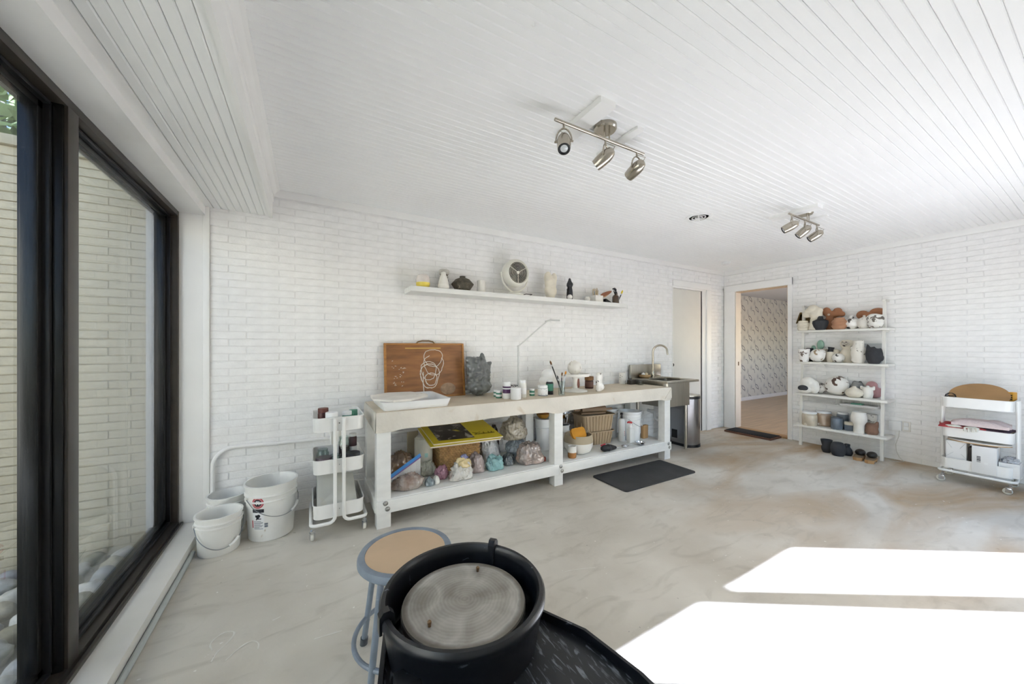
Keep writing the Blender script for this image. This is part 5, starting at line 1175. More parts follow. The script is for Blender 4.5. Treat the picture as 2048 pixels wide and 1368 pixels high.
jar('dark charcoal-crusted tub at the front right of the middle trolley tray', (0.268, 2.755, T2), 0.05, 0.105, mat('charcoal_glaze', '#26272b', 0.4, var=0.5, vscale=24), mat('charcoal_lid', '#33333a', 0.45, var=0.5, vscale=24), None, lidh=0.2, neck=0.98, lidr=0.051, name='tub', cat='tub')
glassjar('clear glass bottle with dark glaze in the middle trolley tray', (0.225, 2.905, T2), 0.038, 0.19, (mat('maroon_fill', '#4c2d31', 0.4, var=0.2), 0.62))
jar('tall dark bottle with a pale label at the right of the middle trolley tray', (0.288, 2.93, T2), 0.028, 0.20, mat('plum_bottle', '#4a2f33', 0.35), PLASW, LABELW, lidh=0.1, labz=(0.3, 0.6), name='bottle', cat='bottle')
glassjar('low clear jar behind the trolley tubes in the middle tray', (0.165, 2.83, T2), 0.042, 0.085, (mat('cloudy_water', '#b5bcba', 0.3), 0.5))
cdn = thing('plastic_jug', 'cloudy translucent plastic jug lying in the bottom trolley tray', 'jug', (0.18, 2.90, T1))
MB().add([(-0.135, -0.17, 0), (0.135, -0.17, 0), (0.135, 0.16, 0), (-0.135, 0.16, 0), (-0.135, -0.17, 0.07), (0.115, -0.17, 0.07), (0.11, 0.05, 0.20), (-0.125, 0.05, 0.23), (0.12, 0.16, 0.16), (-0.13, 0.16, 0.19)],
         [(0, 3, 2, 1), (0, 1, 5, 4), (4, 5, 6, 7), (7, 6, 8, 9), (9, 8, 2, 3), (1, 2, 8, 6, 5), (0, 4, 7, 9, 3)]).build('body', mat('cloudy_plastic', '#c9c9c2', 0.35, var=0.08, vscale=6, spots='#c4b394', sscale=4, sthr=0.55, ssoft=0.2), cdn, smooth=0)
# right trolley contents; its long side runs along y
cx, cy = 5.49, 0.705
md = MB().prism([(0.18*math.cos(a), 0.18*math.sin(a)) for a in [i*2*PI/48 for i in range(48)]], -0.006, 0.006)
md.xf(Matrix.Rotation(math.radians(-33), 4, 'Y'))
obj1('hardboard_disc', 'round brown hardboard bat tilted on top of the doorway-wall trolley', 'disc', md.mesh('disc', 30), mat('hardboard', '#ab8356', 0.7, var=0.06, vscale=6), (5.526, 0.712, 0.836))
yb = thing('yellow_sponge_pack', 'orange-yellow packet standing at the right end of the trolley top', 'packet', (5.60, 0.530, T3))
pk = MB().bbox((-0.03, -0.017, 0.0), (0.03, 0.017, 0.155), 0.006); pk.xf(Matrix.Rotation(-0.3, 4, 'Z')); pk.build('packet', mat('packet_orange', '#dba035', 0.45), yb)
pk = MB()
for k in range(3): pk.box((-0.0306, -0.012, 0.085+k*0.018), (-0.0300, 0.012-k*0.004, 0.095+k*0.018))
pk.xf(Matrix.Rotation(-0.3, 4, 'Z')); pk.build('dark_print', PRK, yb, smooth=0)
kc = MB(); pts = []
for i in range(36): a = i*0.62; pts.append((0.0 + 0.02*math.sin(i*0.9), 0.035*math.cos(a), 0.075 + 0.03*math.sin(a) + 0.015*math.sin(i*0.37)))
kc.tube(pts, 0.003, 6).tube([(0, 0, 0.0), (0, 0.0, 0.05), (0.0, 0.035, 0.075)], 0.003, 6)
obj1('black_cable', 'loop of black cable at the left end of the trolley top', 'cable', kc.mesh('cable'), BLACKP, (5.46, 0.868, T3))
def cloth(label, loc, size, seed, m, rz=0.0):
    nx, ny = 22, 14; vs = []
    for k in range(2):
        for j in range(ny+1):
            for i in range(nx+1):
                u, w = i/nx-0.5, j/ny-0.5; n_ = noise.noise(Vector((u*4+seed, w*4, seed)))*0.014
                e = 1-max(abs(u), abs(w))*2; z = (0.5+0.5*min(1, e*4))*size[2] + n_*(1 if k else 0.3)
                vs.append((u*size[0], w*size[1]*(1+0.1*noise.noise(Vector((u*3, seed, 1)))), max(0.0, z if k else 0.0)))
    M_ = (nx+1)*(ny+1); fs = []
    for j in range(ny):
        for i in range(nx):
            a = j*(nx+1)+i; q = (a, a+1, a+nx+2, a+nx+1); fs.append(tuple(M_+x for x in q)); fs.append(q[::-1])
    for i in range(nx): fs.append((i, i+1, M_+i+1, M_+i)); a = ny*(nx+1)+i; fs.append((a+1, a, M_+a, M_+a+1))
    for j in range(ny): a = j*(nx+1); fs.append((a+nx+1, a, M_+a, M_+a+nx+1)); a = a+nx; fs.append((a, a+nx+1, M_+a+nx+1, M_+a))
    return obj1('folded_cloth', label, 'cloth', MB().add(vs, fs).mesh('cloth', 60), m, loc, rz)
obj1('card_stack', 'stack of brown card filling the middle trolley tray', 'card', MB().bbox((-0.14, -0.19, 0), (0.14, 0.19, 0.086), 0.003).mesh('card'), mat('brown_card', '#8d7c6a', 0.8, var=0.1, vscale=30, stretch=(1, 1, 12)), (cx, cy, T2))
cloth('red folded apron hanging over the left of the middle trolley tray', (5.44, 0.80, T2+0.0865), (0.24, 0.27, 0.025), 3.3, mat('red_cotton', '#a3393c', 0.9, var=0.1, bump=0.3), 0.15)
cloth('plum folded cloth lying beneath the pink towel', (5.47, 0.62, T2+0.0865), (0.22, 0.20, 0.022), 5.1, mat('plum_cotton', '#5a4655', 0.9, var=0.15), -0.1)
cloth('pale pink folded towel on top of the red apron', (5.46, 0.69, T2+0.115), (0.24, 0.33, 0.05), 8.7, mat('pink_towel', '#dac8c5', 0.95, var=0.05, bump=0.5, bscale=90), 0.05)
gv = thing('work_gloves', 'white work gloves hanging over the front of the middle trolley tray', 'gloves', (5.325, 0.79, T2+0.094))
link('glove', lump((0.05, 0.11, 0.022), 31, 0.2, 2, 0.06), mat('glove_white', '#d8d5ca', 0.9), gv, (0, 0.04, 0)); link('glove', lump((0.045, 0.10, 0.02), 32, 0.2, 2, 0.06), MATS['glove_white'], gv, (0, -0.065, 0))
for k, (yy, zz) in enumerate(((-0.03, -0.012), (-0.052, -0.018), (-0.075, -0.014), (-0.098, -0.008))): link('glove_finger', lump((0.018, 0.016, 0.04), 40+k, 0.1), MATS['glove_white'], gv, (-0.026, yy, zz-0.012))
# bottom tray: white boxes
def wbox(label, loc, a, b, m, rz=0): return obj1('white_box', label, 'box', MB().bbox(a, b, 0.002).mesh('box'), m, loc, rz)
BXW = mat('white_carton', '#e2e1df', 0.6, var=0.02)
bxA = thing('white_box', 'white carton with folded end flaps at the left of the bottom trolley tray', 'box', (5.43, 0.82, T1))
MB().bbox((-0.075, -0.062, 0), (0.09, 0.062, 0.255), 0.002).build('carton', BXW, bxA)
fl = MB()
for a, b in (((-0.0762, 0.062, 0.255), (-0.0762, 0.025, 0.19)), ((-0.0762, -0.062, 0.255), (-0.0762, -0.025, 0.19)), ((-0.0762, 0.062, 0.10), (-0.0762, 0.015, 0.15)), ((-0.0762, -0.062, 0.10), (-0.0762, -0.03, 0.14))): fl.tube([a, b], 0.0008, 4)
fl.build('flap_crease', mat('crease_grey', '#a9a9aa', 0.7), bxA)
bxB = thing('white_box', 'white carton with a barcode standing proud of the bottom trolley tray', 'box', (5.42, 0.655, T1))
MB().bbox((-0.095, -0.07, 0), (0.09, 0.068, 0.245), 0.002).build('carton', BXW, bxB)
bc_ = MB(); rg = random.Random(2); z = 0.10
while z < 0.155: w = rg.choice((0.0015, 0.003, 0.0045)); bc_.box((-0.0957, 0.018, z), (-0.0950, 0.040, z+w)); z += w + rg.choice((0.0015, 0.003))
bc_.build('barcode', PRK, bxB, smooth=0)
MB().box((-0.0957, -0.022, 0.085), (-0.0950, 0.0, 0.105)).build('tape', mat('clear_tape', '#f0f0ee', 0.2), bxB, smooth=0)
dk = obj1('dark_folder', 'dark folder squeezed between the two white cartons', 'folder', MB().bbox((-0.06, -0.010, 0), (0.06, 0.010, 0.21), 0.002).mesh('folder'), mat('dark_grey_card', '#4e4a47', 0.7), (5.46, 0.742, T1))
obj1('white_box', 'low white carton under a clear bag at the right of the bottom trolley tray', 'box', MB().bbox((-0.08, -0.055, 0), (0.09, 0.055, 0.125), 0.002).mesh('box'), BXW, (5.44, 0.52+0.005, T1))
bag('plastic_bag', 'clear plastic bag lying on the low white carton in the trolley', 'bag', (5.44, 0.525, T1+0.1255), (0.17, 0.11, 0.05), 33, bagmat('clear_grey_bag', '#b9bbbf', '#8b8d92', 0.58), 0.3, 0.1)
for k, (c, lbl) in enumerate((('#c2a077', 'brown oval board lying on the white cartons'), ('#e4e1da', 'white oval board lying on the brown oval board'))):
    obj1('oval_board', lbl + ' in the trolley', 'board', MB().prism([(0.13*math.cos(a), 0.185*math.sin(a)) for a in [i*2*PI/40 for i in range(40)]], 0, 0.008).mesh('board', 30), mat('oval_%d' % k, c, 0.7, var=0.05), (5.455, 0.70, 0.398 + k*0.0085), 0.0)
# ================================================================== leaning display shelf on the doorway wall
SW = mat('shelf_white', '#e9e7e1', 0.5, var=0.02)
SX = lambda z: 5.62 + 0.055*z
UX = lambda z: 5.64 + 0.055*z          # front of the uprights, which run through slots in the boards
st = thing('display_shelf', 'white four-board display shelf of pottery leaning on the doorway wall', 'shelf', (0, 0, 0))
for yy in (1.383, 2.15):
    MB().add([(UX(0), yy, 0), (UX(0)+0.03, yy, 0), (UX(0)+0.03, yy+0.028, 0), (UX(0), yy+0.028, 0), (UX(1.84), yy, 1.84), (UX(1.84)+0.03, yy, 1.84), (UX(1.84)+0.03, yy+0.028, 1.84), (UX(1.84), yy+0.028, 1.84)],
             [(0, 3, 2, 1), (4, 5, 6, 7), (0, 1, 5, 4), (1, 2, 6, 5), (2, 3, 7, 6), (3, 0, 4, 7)]).build('upright', SW, st, smooth=0)
    MB().bbox((SX(1.84), yy, 1.822), (XR-0.002, yy+0.028, 1.846), 0.002).build('wall_bracket', SW, st)
LV = (1.512, 1.102, 0.692, 0.282)
for z in LV:
    MB().bbox((SX(z)-0.075, 1.335, z-0.026), (XR-0.003, 2.205, z), 0.003).build('board', SW, st)
    for yy in (1.383, 2.15): MB().bbox((UX(z)+0.031, yy, z-0.046), (XR-0.003, yy+0.028, z-0.0265), 0.002).build('bracket', SW, st)
XREF = (5.74, 5.72, 5.68, 5.66)
def pot(name, label, cat, me, m, y, lv, x=5.765, rz=0.0):
    rx = max(abs(v.co.x) for v in me.vertices); ry = max(abs(v.co.y) for v in me.vertices)
    x = min(x, XR-0.008-rx); Y = y*x/XREF[lv]; ux = UX(LV[lv]+0.08)
    for uy in (1.397, 2.164):
        if abs(Y-uy) < ry+0.016 and x+rx > ux-0.004 and x-rx < ux+0.034: x = ux-0.006-rx; Y = y*x/XREF[lv]
    return obj1(name, label, cat, me, m, (x, Y, LV[lv]+0.0005), rz)
def lth(p, n=28): return MB().lathe(p, n).mesh('vessel', 55)
# --- top board
gbx = thing('gold_box', 'open dark gold faceted box at the left end of the top board', 'box', (5.80, 2.178, LV[0]+0.105))
GOLD = mat('dark_gold', '#5f4a1c', 0.4, 0.4, var=0.2)
g = MB(); q = [(0, 0.085, 0.0), (0, -0.01, -0.055), (0, -0.075, 0.04), (0, -0.01, 0.145), (0, 0.04, 0.145)]
n = len(q); inn = [(0, y*0.82-0.002, 0.02+(z-0.02)*0.82) for _, y, z in q]
vs = [(-0.03, y, z) for _, y, z in q] + [(0.04, y, z) for _, y, z in q] + [(-0.03, y, z) for _, y, z in inn] + [(0.03, y, z) for _, y, z in inn]
g.add(vs, [(i, (i+1) % n, n+(i+1) % n, n+i) for i in range(n)] + [(2*n+i, 3*n+i, 3*n+(i+1) % n, 2*n+(i+1) % n) for i in range(n)] + [(i, 2*n+i, 2*n+(i+1) % n, (i+1) % n) for i in range(n)] + [tuple(range(n, 2*n)), tuple(range(3*n, 4*n))[::-1]])
g.build('shell', GOLD, gbx, smooth=0)
pot('ridged_pot', 'small ridged white pot below the gold box', 'pot', lth([(0, 0), (0.05, 0), (0.062, 0.025), (0.055, 0.04), (0.068, 0.055), (0.06, 0.07), (0.066, 0.09), (0.05, 0.105), (0.052, 0.12), (0.038, 0.128), (0.036, 0.10), (0, 0.06)]), W2, 2.168, 0, 5.74)
pot('bent_vase', 'tall white vase with a bent bulbous head on the top board', 'vase',
    fuse([('t', [(0, -0.005, 0), (0, -0.012, 0.06), (0, -0.03, 0.13)], [0.055, 0.05, 0.058]), ('e', (0, -0.03, 0.20), (0.055, 0.07, 0.07)), ('e', (0, 0.0, 0.27), (0.05, 0.06, 0.055)), ('e', (0, 0.065, 0.205), (0.04, 0.05, 0.045)), ('e', (0, 0.03, 0.24), (0.05, 0.06, 0.05)), ('e', (0, -0.055, 0.245), (0.045, 0.05, 0.04))], 0.008, 3), W2, 2.062, 0, 5.79)
pot('charcoal_vase', 'charcoal vase with a short collar on the top board', 'vase', lth([(0, 0), (0.045, 0), (0.068, 0.04), (0.081, 0.085), (0.078, 0.115), (0.05, 0.128), (0.03, 0.14), (0.026, 0.165), (0.021, 0.175), (0.018, 0.14), (0, 0.12)]), DKC, 1.985, 0, 5.65)
pot('terracotta_sculpture', 'big terracotta sculpture with a pierced eye on the top board', 'sculpture',
    fuse([('t', [(0, 0.02, 0), (0, 0.02, 0.08), (0, 0.03, 0.15)], [0.05, 0.045, 0.055]), ('e', (0, 0.06, 0.235), (0.045, 0.045, 0.06)), ('t', [(0, 0.06, 0.19), (0, -0.03, 0.20), (0, -0.09, 0.20)], [0.05, 0.045, 0.03]), ('e', (0, -0.05, 0.24), (0.04, 0.045, 0.04)), ('e', (0, 0.0, 0.20), (0.045, 0.05, 0.035)), ('e', (0, -0.09, 0.195), (0.035, 0.035, 0.035))], 0.008, 3), TER, 1.862, 0, 5.795)
obj1('terracotta_eye', 'small pale disc inset as the eye of the terracotta sculpture', 'disc', MB().lathe([(0, 0.0), (0.013, 0.0), (0.013, 0.004), (0.008, 0.006), (0, 0.006)], 14).xf(Matrix.Rotation(-PI/2, 4, 'Y')).mesh('disc'), mat('eye_pale', '#cbbba8', 0.7), (5.742, 1.90, LV[0]+0.195))
pot('tiered_pot', 'light terracotta double-waisted pot on the top board', 'pot', lth([(0, 0), (0.05, 0), (0.062, 0.015), (0.076, 0.042), (0.064, 0.058), (0.064, 0.066), (0.078, 0.09), (0.06, 0.115), (0.048, 0.128), (0.052, 0.142), (0.046, 0.142), (0.04, 0.12), (0, 0.08)]), TERL, 1.797, 0, 5.66)
pot('split_vase', 'white split pomegranate vase with dark veins on the top board', 'vase',
    fuse([('l', [(0, 0), (0.045, 0), (0.075, 0.04), (0.08, 0.075), (0.06, 0.115), (0.025, 0.13), (0.018, 0.165), (0.0, 0.168)]), ('e', (0, 0.075, 0.065), (0.03, 0.025, 0.04))], 0.007, 2), WB, 1.682, 0, 5.725)
pot('round_pot', 'round beige lidded pot with a tiny neck on the top board', 'pot', lth([(0, 0), (0.04, 0), (0.06, 0.035), (0.066, 0.075), (0.055, 0.115), (0.02, 0.135), (0.012, 0.14), (0.012, 0.158), (0, 0.160)]), WG, 1.568, 0, 5.705)
pot('swirl_ball', 'white ball pot with looping dark swirls at the right end of the top board', 'pot',
    fuse([('e', (0, 0, 0.05), (0.062, 0.07, 0.055)), ('e', (0, 0.01, 0.115), (0.06, 0.07, 0.05)), ('e', (0, -0.03, 0.10), (0.05, 0.045, 0.055))], 0.007, 3), mat('white_swirl', '#eceae4', 0.4, var=0.02, spots='#6f675f', sscale=17, sthr=0.55, ssoft=0.02), 1.472, 0, 5.755)
hrt = fuse([('e', (0, 0.07, 0.06), (0.03, 0.06, 0.055)), ('e', (0, -0.06, 0.09), (0.03, 0.07, 0.045)), ('e', (0, -0.0, 0.05), (0.03, 0.08, 0.04)), ('t', [(0, 0.03, 0.05), (0, 0.03, -0.11)], [0.035, 0.03])], 0.008, 3)
pot('terracotta_form', 'heart-shaped terracotta form standing behind the round pots on the top board', 'sculpture', hrt, TER, 1.513, 0, 5.815)
# --- second board
pot('cube_cup', 'squarish white cup with brown patches at the left of the second board', 'cup', MB().lathe([(0, 0), (0.048, 0), (0.052, 0.03), (0.055, 0.07), (0.06, 0.12), (0.062, 0.165), (0.056, 0.168), (0.05, 0.12), (0, 0.02)], 28).mesh('cup', 55), mat('white_brown_patch', '#efece8', 0.4, var=0.02, spots='#6a5a50', sscale=17, sthr=0.56, ssoft=0.02), 2.152, 1, 5.735)
pot('charcoal_cylinder', 'charcoal cylinder standing behind the squarish cup', 'pot', lth([(0, 0), (0.036, 0), (0.037, 0.175), (0.034, 0.178), (0.032, 0.17), (0, 0.165)]), DKC, 2.088, 1, 5.80)
pot('globe_pot', 'round white pot with a carved brown hollow on the second board', 'pot', fuse([('e', (0, 0, 0.08), (0.07, 0.082, 0.085)), ('e', (0, 0.05, 0.07), (0.05, 0.04, 0.05)), ('e', (0, -0.04, 0.11), (0.05, 0.045, 0.05))], 0.007, 3), mat('white_tan_patch', '#eeebe6', 0.45, var=0.02, spots='#9c8569', sscale=12, sthr=0.55, ssoft=0.03), 2.008, 1, 5.68)
glf = thing('green_leaf_form', 'turquoise-green leaf form standing behind the pots on the second board', 'sculpture', (5.82, 2.035, LV[1]+0.0005))
link('leaf', fuse([('e', (0, -0.025, 0.22), (0.018, 0.04, 0.065)), ('e', (0, 0.05, 0.18), (0.016, 0.025, 0.035)), ('t', [(0, 0, 0), (0, -0.01, 0.18)], [0.024, 0.016])], 0.006, 2), mat('jade_glaze', '#8fb5a2', 0.35, var=0.08, coat=0.3), glf, (0, 0, 0))
pot('beige_urn', 'beige urn half hidden behind the dark-necked cup', 'urn', lth([(0, 0), (0.03, 0), (0.046, 0.05), (0.05, 0.10), (0.042, 0.15), (0.035, 0.168), (0.03, 0.16), (0, 0.14)]), mat('grey_beige', '#bfb5a6', 0.7, var=0.05), 1.94, 1, 5.805)
cupd = thing('dark_neck_cup', 'white cup with a tilted charcoal neck on the second board', 'cup', (5.745, 1.882, LV[1]+0.0005))
MB().lathe([(0, 0), (0.036, 0), (0.042, 0.04), (0.047, 0.10), (0.047, 0.128), (0.04, 0.132), (0, 0.132)], 26).build('body', W2, cupd)
nk = MB().lathe([(0, 0), (0.028, 0), (0.026, 0.03), (0.034, 0.062), (0.029, 0.062), (0.02, 0.03), (0, 0.02)], 22); nk.xf(Matrix.Translation((0, 0.005, 0.128)) @ Matrix.Rotation(0.18, 4, 'X')); nk.build('neck', DKC, cupd)
pot('cream_form', 'cream rounded form behind the striped ball', 'pot', lth([(0, 0), (0.035, 0), (0.05, 0.05), (0.05, 0.10), (0.035, 0.145), (0.02, 0.16), (0, 0.162)]), W2, 1.825, 1, 5.81)
pot('striped_ball', 'small white ball with black stripes at the front of the second board', 'ball', lth([(0, 0), (0.03, 0.002), (0.055, 0.025), (0.063, 0.056), (0.056, 0.088), (0.03, 0.108), (0, 0.112)]), WB, 1.80, 1, 5.715)
dv = thing('double_vase', 'cream double-bulb vase with a lattice mouth on the second board', 'vase', (5.795, 1.738, LV[1]+0.0005))
MB().lathe([(0, 0), (0.042, 0), (0.05, 0.03), (0.068, 0.09), (0.07, 0.12), (0.052, 0.155), (0.044, 0.17), (0.056, 0.19), (0.068, 0.225), (0.064, 0.255), (0.045, 0.277), (0.0, 0.282)], 30).build('body', W2, dv)
MB().ell((-0.056, 0.0, 0.232), (0.014, 0.044, 0.036), 18, 12).build('lattice_mouth', mat('lattice', '#cfc8bb', 0.6, spots='#4a403a', sscale=45, sthr=0.55, ssoft=0.03), dv)
pot('owl_vase', 'tall white speckled vase with a straight neck and knobbly sides', 'vase',
    fuse([('l', [(0, 0), (0.045, 0), (0.062, 0.05), (0.07, 0.12), (0.066, 0.165), (0.05, 0.195), (0.048, 0.27), (0.044, 0.272), (0, 0.272)]), ('e', (0, 0.055, 0.18), (0.03, 0.02, 0.03)), ('e', (0, -0.058, 0.09), (0.03, 0.02, 0.04)), ('e', (-0.03, 0.03, 0.04), (0.03, 0.03, 0.03))], 0.007, 2), mat('white_speckle', '#e9e4da', 0.55, var=0.04, spots='#4a3a30', sscale=20, sthr=0.64, ssoft=0.02), 1.612, 1, 5.66)
obj1('grey_card_sheet', 'plain grey square panel leaning at the back of the second board', 'panel', MB().bbox((0, -0.105, 0), (0.006, 0.105, 0.235), 0.001).mesh('panel'), mat('cool_grey_panel', '#b4b7b9', 0.6, var=0.02), (5.835, 1.53, LV[1]+0.0005))
pot('torn_vase', 'charcoal vase with a torn jagged rim at the right of the second board', 'vase',
    fuse([('l', [(0, 0), (0.045, 0), (0.066, 0.05), (0.074, 0.11), (0.066, 0.16), (0.05, 0.175), (0, 0.178)]), ('t', [(0, 0.04, 0.15), (0, 0.056, 0.225)], [0.03, 0.006]), ('t', [(0, 0.0, 0.15), (0, 0.01, 0.195)], [0.035, 0.014]), ('t', [(0, -0.045, 0.14), (0, -0.055, 0.18)], [0.025, 0.008]), ('e', (0, -0.06, 0.07), (0.03, 0.022, 0.04))], 0.007, 1), DKC, 1.478, 1, 5.745)
# --- third board
sk1 = thing('skull_form', 'white rounded form with a black torn mouth at the left of the third board', 'sculpture', (5.612, 2.066, LV[2]+0.0005))
link('body', fuse([('e', (0, 0, 0.13), (0.07, 0.085, 0.085)), ('e', (-0.02, 0.03, 0.055), (0.07, 0.075, 0.055)), ('e', (0.02, -0.06, 0.09), (0.06, 0.05, 0.09))], 0.008, 3), W1, sk1, (0, 0, 0))
MB().ell((-0.072, 0.03, 0.072), (0.022, 0.055, 0.038), 18, 12).build('black_mouth', DKC, sk1)
pot('pebble_pot', 'small grey and white pebble-patterned pot on the third board', 'pot', fuse([('e', (0, 0, 0.065), (0.06, 0.065, 0.068)), ('e', (0, 0.02, 0.10), (0.05, 0.05, 0.04))], 0.007, 3), mat('pebble_pattern', '#d8d3cb', 0.5, var=0.03, spots='#5c5551', sscale=16, sthr=0.54, ssoft=0.02), 1.962, 2, 5.755)
pot('moon_jar', 'largest white jar with brown ribbon swirls in the middle of the third board', 'jar', fuse([('e', (0, -0.01, 0.12), (0.09, 0.112, 0.122)), ('e', (0.02, 0.05, 0.11), (0.085, 0.075, 0.11))], 0.009, 4), mat('white_ribbon', '#eeebe5', 0.4, var=0.02, spots='#5a4236', sscale=9, sthr=0.555, ssoft=0.015), 1.80, 2, 5.745)
pot('grey_bundle', 'crumpled grey wrapped form at the back of the third board', 'bundle', lump((0.10, 0.20, 0.19), 61, 0.3, 1.5, 0.07), mat('grey_wrap', '#8b8a87', 0.5, var=0.15, bump=0.4, bscale=20), 1.60, 2, 5.805)
pot('squat_vase', 'squat cream vase with a pointed neck at the front of the third board', 'vase', lth([(0, 0), (0.045, 0), (0.07, 0.02), (0.086, 0.052), (0.078, 0.08), (0.045, 0.105), (0.02, 0.122), (0.014, 0.134), (0.008, 0.132), (0, 0.12)]), W2, 1.64, 2, 5.665)
pot('folded_vase', 'white fluted vase with a wavy rim on the third board', 'vase', fuse([('l', [(0, 0), (0.042, 0), (0.05, 0.05), (0.046, 0.10), (0.05, 0.13), (0, 0.13)]), ('t', [(0, 0.045, 0.10), (0, 0.058, 0.142)], [0.02, 0.010]), ('t', [(-0.02, -0.01, 0.10), (-0.03, -0.01, 0.15)], [0.025, 0.012]), ('t', [(0, -0.045, 0.10), (0, -0.055, 0.145)], [0.02, 0.010])], 0.006, 2), W1, 1.522, 2, 5.715)
pot('pink_double_form', 'dusty pink double-bulb form at the right end of the third board', 'sculpture', fuse([('e', (0, 0, 0.065), (0.05, 0.068, 0.068)), ('e', (0, 0.025, 0.145), (0.045, 0.052, 0.05)), ('e', (0, -0.05, 0.09), (0.03, 0.022, 0.03))], 0.007, 3), mat('dusty_rose', '#b98d91', 0.6, var=0.08), 1.462, 2, 5.80)
# hanging wire baskets under the third board
WIRE = mat('white_wire', '#cfcdc7', 0.4, var=0.02)
def wire_basket(label, y0, y1):
    t = thing('wire_basket', label, 'basket', (0, 0, 0)); x0, x1, zt, zb = 5.645, 5.83, LV[2]-0.0265, LV[2]-0.112
    mb = MB()
    for z in (zb, zt-0.012): mb.tube([(x0, y0, z), (x0, y1, z), (x1, y1, z), (x1, y0, z)], 0.0022, 5, closed=True)
    for yy in (y0, y1):
        for i in range(9): x = x0 + (x1-x0)*i/8; mb.tube([(x, yy, zt), (x, yy, zb)], 0.0015, 4)
    for i in range(1, 22): yy = y0 + (y1-y0)*i/22; mb.tube([(x0, yy, zb), (x1, yy, zb), (x1, yy, zt)], 0.0013, 4)
    for xx in (x0, x1): mb.tube([(xx, y0, zt), (xx, y0, zb)], 0.002, 4); mb.tube([(xx, y1, zt), (xx, y1, zb)], 0.002, 4)
    o = mb.build('wire_grid', WIRE, t); o['kind'] = 'stuff'
wire_basket('empty white wire basket hanging under the third board on the left', 1.80, 2.14)
wire_basket('white wire basket of papers hanging under the third board on the right', 1.425, 1.775)
obj1('paper_stack', 'stack of papers and booklets in the hanging wire basket', 'papers', MB().bbox((-0.085, -0.165, 0), (0.085, 0.165, 0.022), 0.002).mesh('papers'), mat('paper_edges', '#d5d3d0', 0.7, var=0.1, vscale=60, stretch=(1, 1, 20)), (5.738, 1.602, LV[2]-0.1095))
obj1('teal_packet', 'small teal packet on the papers in the wire basket', 'packet', MB().bbox((-0.04, -0.05, 0), (0.04, 0.05, 0.014), 0.003).mesh('packet'), mat('teal_print', '#6aa58d', 0.5), (5.71, 1.62, LV[2]-0.0870))
# --- bottom board
def clampjar(label, x, y, r, h, c):
    t = thing('storage_jar', label, 'jar', (x, y, LV[3]+0.0005))
    MB().lathe([(0, 0), (r*0.9, 0), (r, 0.012), (r, h*0.72), (r*0.93, h*0.82), (r*0.86, h*0.86), (0, h*0.86)], 30).build('body', mat('jar_fill_' + c[1:], c, 0.12, var=0.1, vscale=16, coat=0.8, spots='#f0ece4', sscale=10, sthr=0.62, ssoft=0.05), t)
    MB().lathe([(0, h*0.86), (r*0.88, h*0.86), (r*0.92, h*0.88), (r*0.92, h*0.97), (r*0.85, h), (0, h)], 30).build('lid', PLASW, t)
clampjar('wide glass jar with a white lid at the left of the bottom board', 5.63, 2.058, 0.080, 0.175, '#cfc3ae')
clampjar('wide glass jar of beige grains, second on the bottom board', 5.765, 1.963, 0.086, 0.185, '#b29a82')
BLU = mat('blue_grey_glaze', '#6b7683', 0.4, var=0.12, vscale=14, coat=0.3)
jar('slate blue jar with a dark rim on the bottom board', (5.655, 1.794, LV[3]+0.0005), 0.056, 0.15, BLU, mat('slate_lid', '#4a525c', 0.5), None, lidh=0.1)
jar('tall slate blue tub with a white lid behind the blue jars', (5.80, 1.783, LV[3]+0.0005), 0.055, 0.195, BLU, PLASW, mat('blue_label', '#8f9aa6', 0.5), lidh=0.12, labz=(0.1, 0.5))
jar('small blue-grey tub with a cream lid at the front of the bottom board', (5.70, 1.690, LV[3]+0.0005), 0.050, 0.10, BLU, W2, None, lidh=0.32)
pot('goblet_vase', 'tall white goblet-shaped vase on the bottom board', 'vase', lth([(0, 0), (0.048, 0), (0.05, 0.01), (0.048, 0.09), (0.052, 0.105), (0.072, 0.14), (0.073, 0.19), (0.06, 0.235), (0.062, 0.245), (0.056, 0.246), (0.054, 0.23), (0.05, 0.15), (0, 0.13)], 36), W1, 1.592, 3, 5.64)
pot('painted_bowl', 'small white painted bowl at the back of the bottom board', 'bowl', lth([(0, 0), (0.035, 0), (0.038, 0.10), (0.052, 0.14), (0.055, 0.215), (0.05, 0.215), (0.045, 0.15), (0, 0.14)]), mat('white_grey_print', '#dfddd6', 0.5, spots='#8b8983', sscale=30, sthr=0.6), 1.488, 3, 5.80)
pot('brown_bag_vase', 'brown clay vase shaped like a crumpled bag at the right of the bottom board', 'vase', fuse([('l', [(0, 0), (0.05, 0), (0.06, 0.03), (0.052, 0.075), (0.05, 0.11), (0, 0.115)]), ('t', [(0, -0.03, 0.09), (0, -0.05, 0.152)], [0.03, 0.010]), ('t', [(0, 0.02, 0.09), (0, 0.04, 0.125)], [0.03, 0.014]), ('e', (0, -0.01, 0.11), (0.045, 0.05, 0.02))], 0.006, 2), mat('brown_clay', '#8a6a58', 0.8, var=0.1, bump=0.15), 1.482, 3, 5.67)
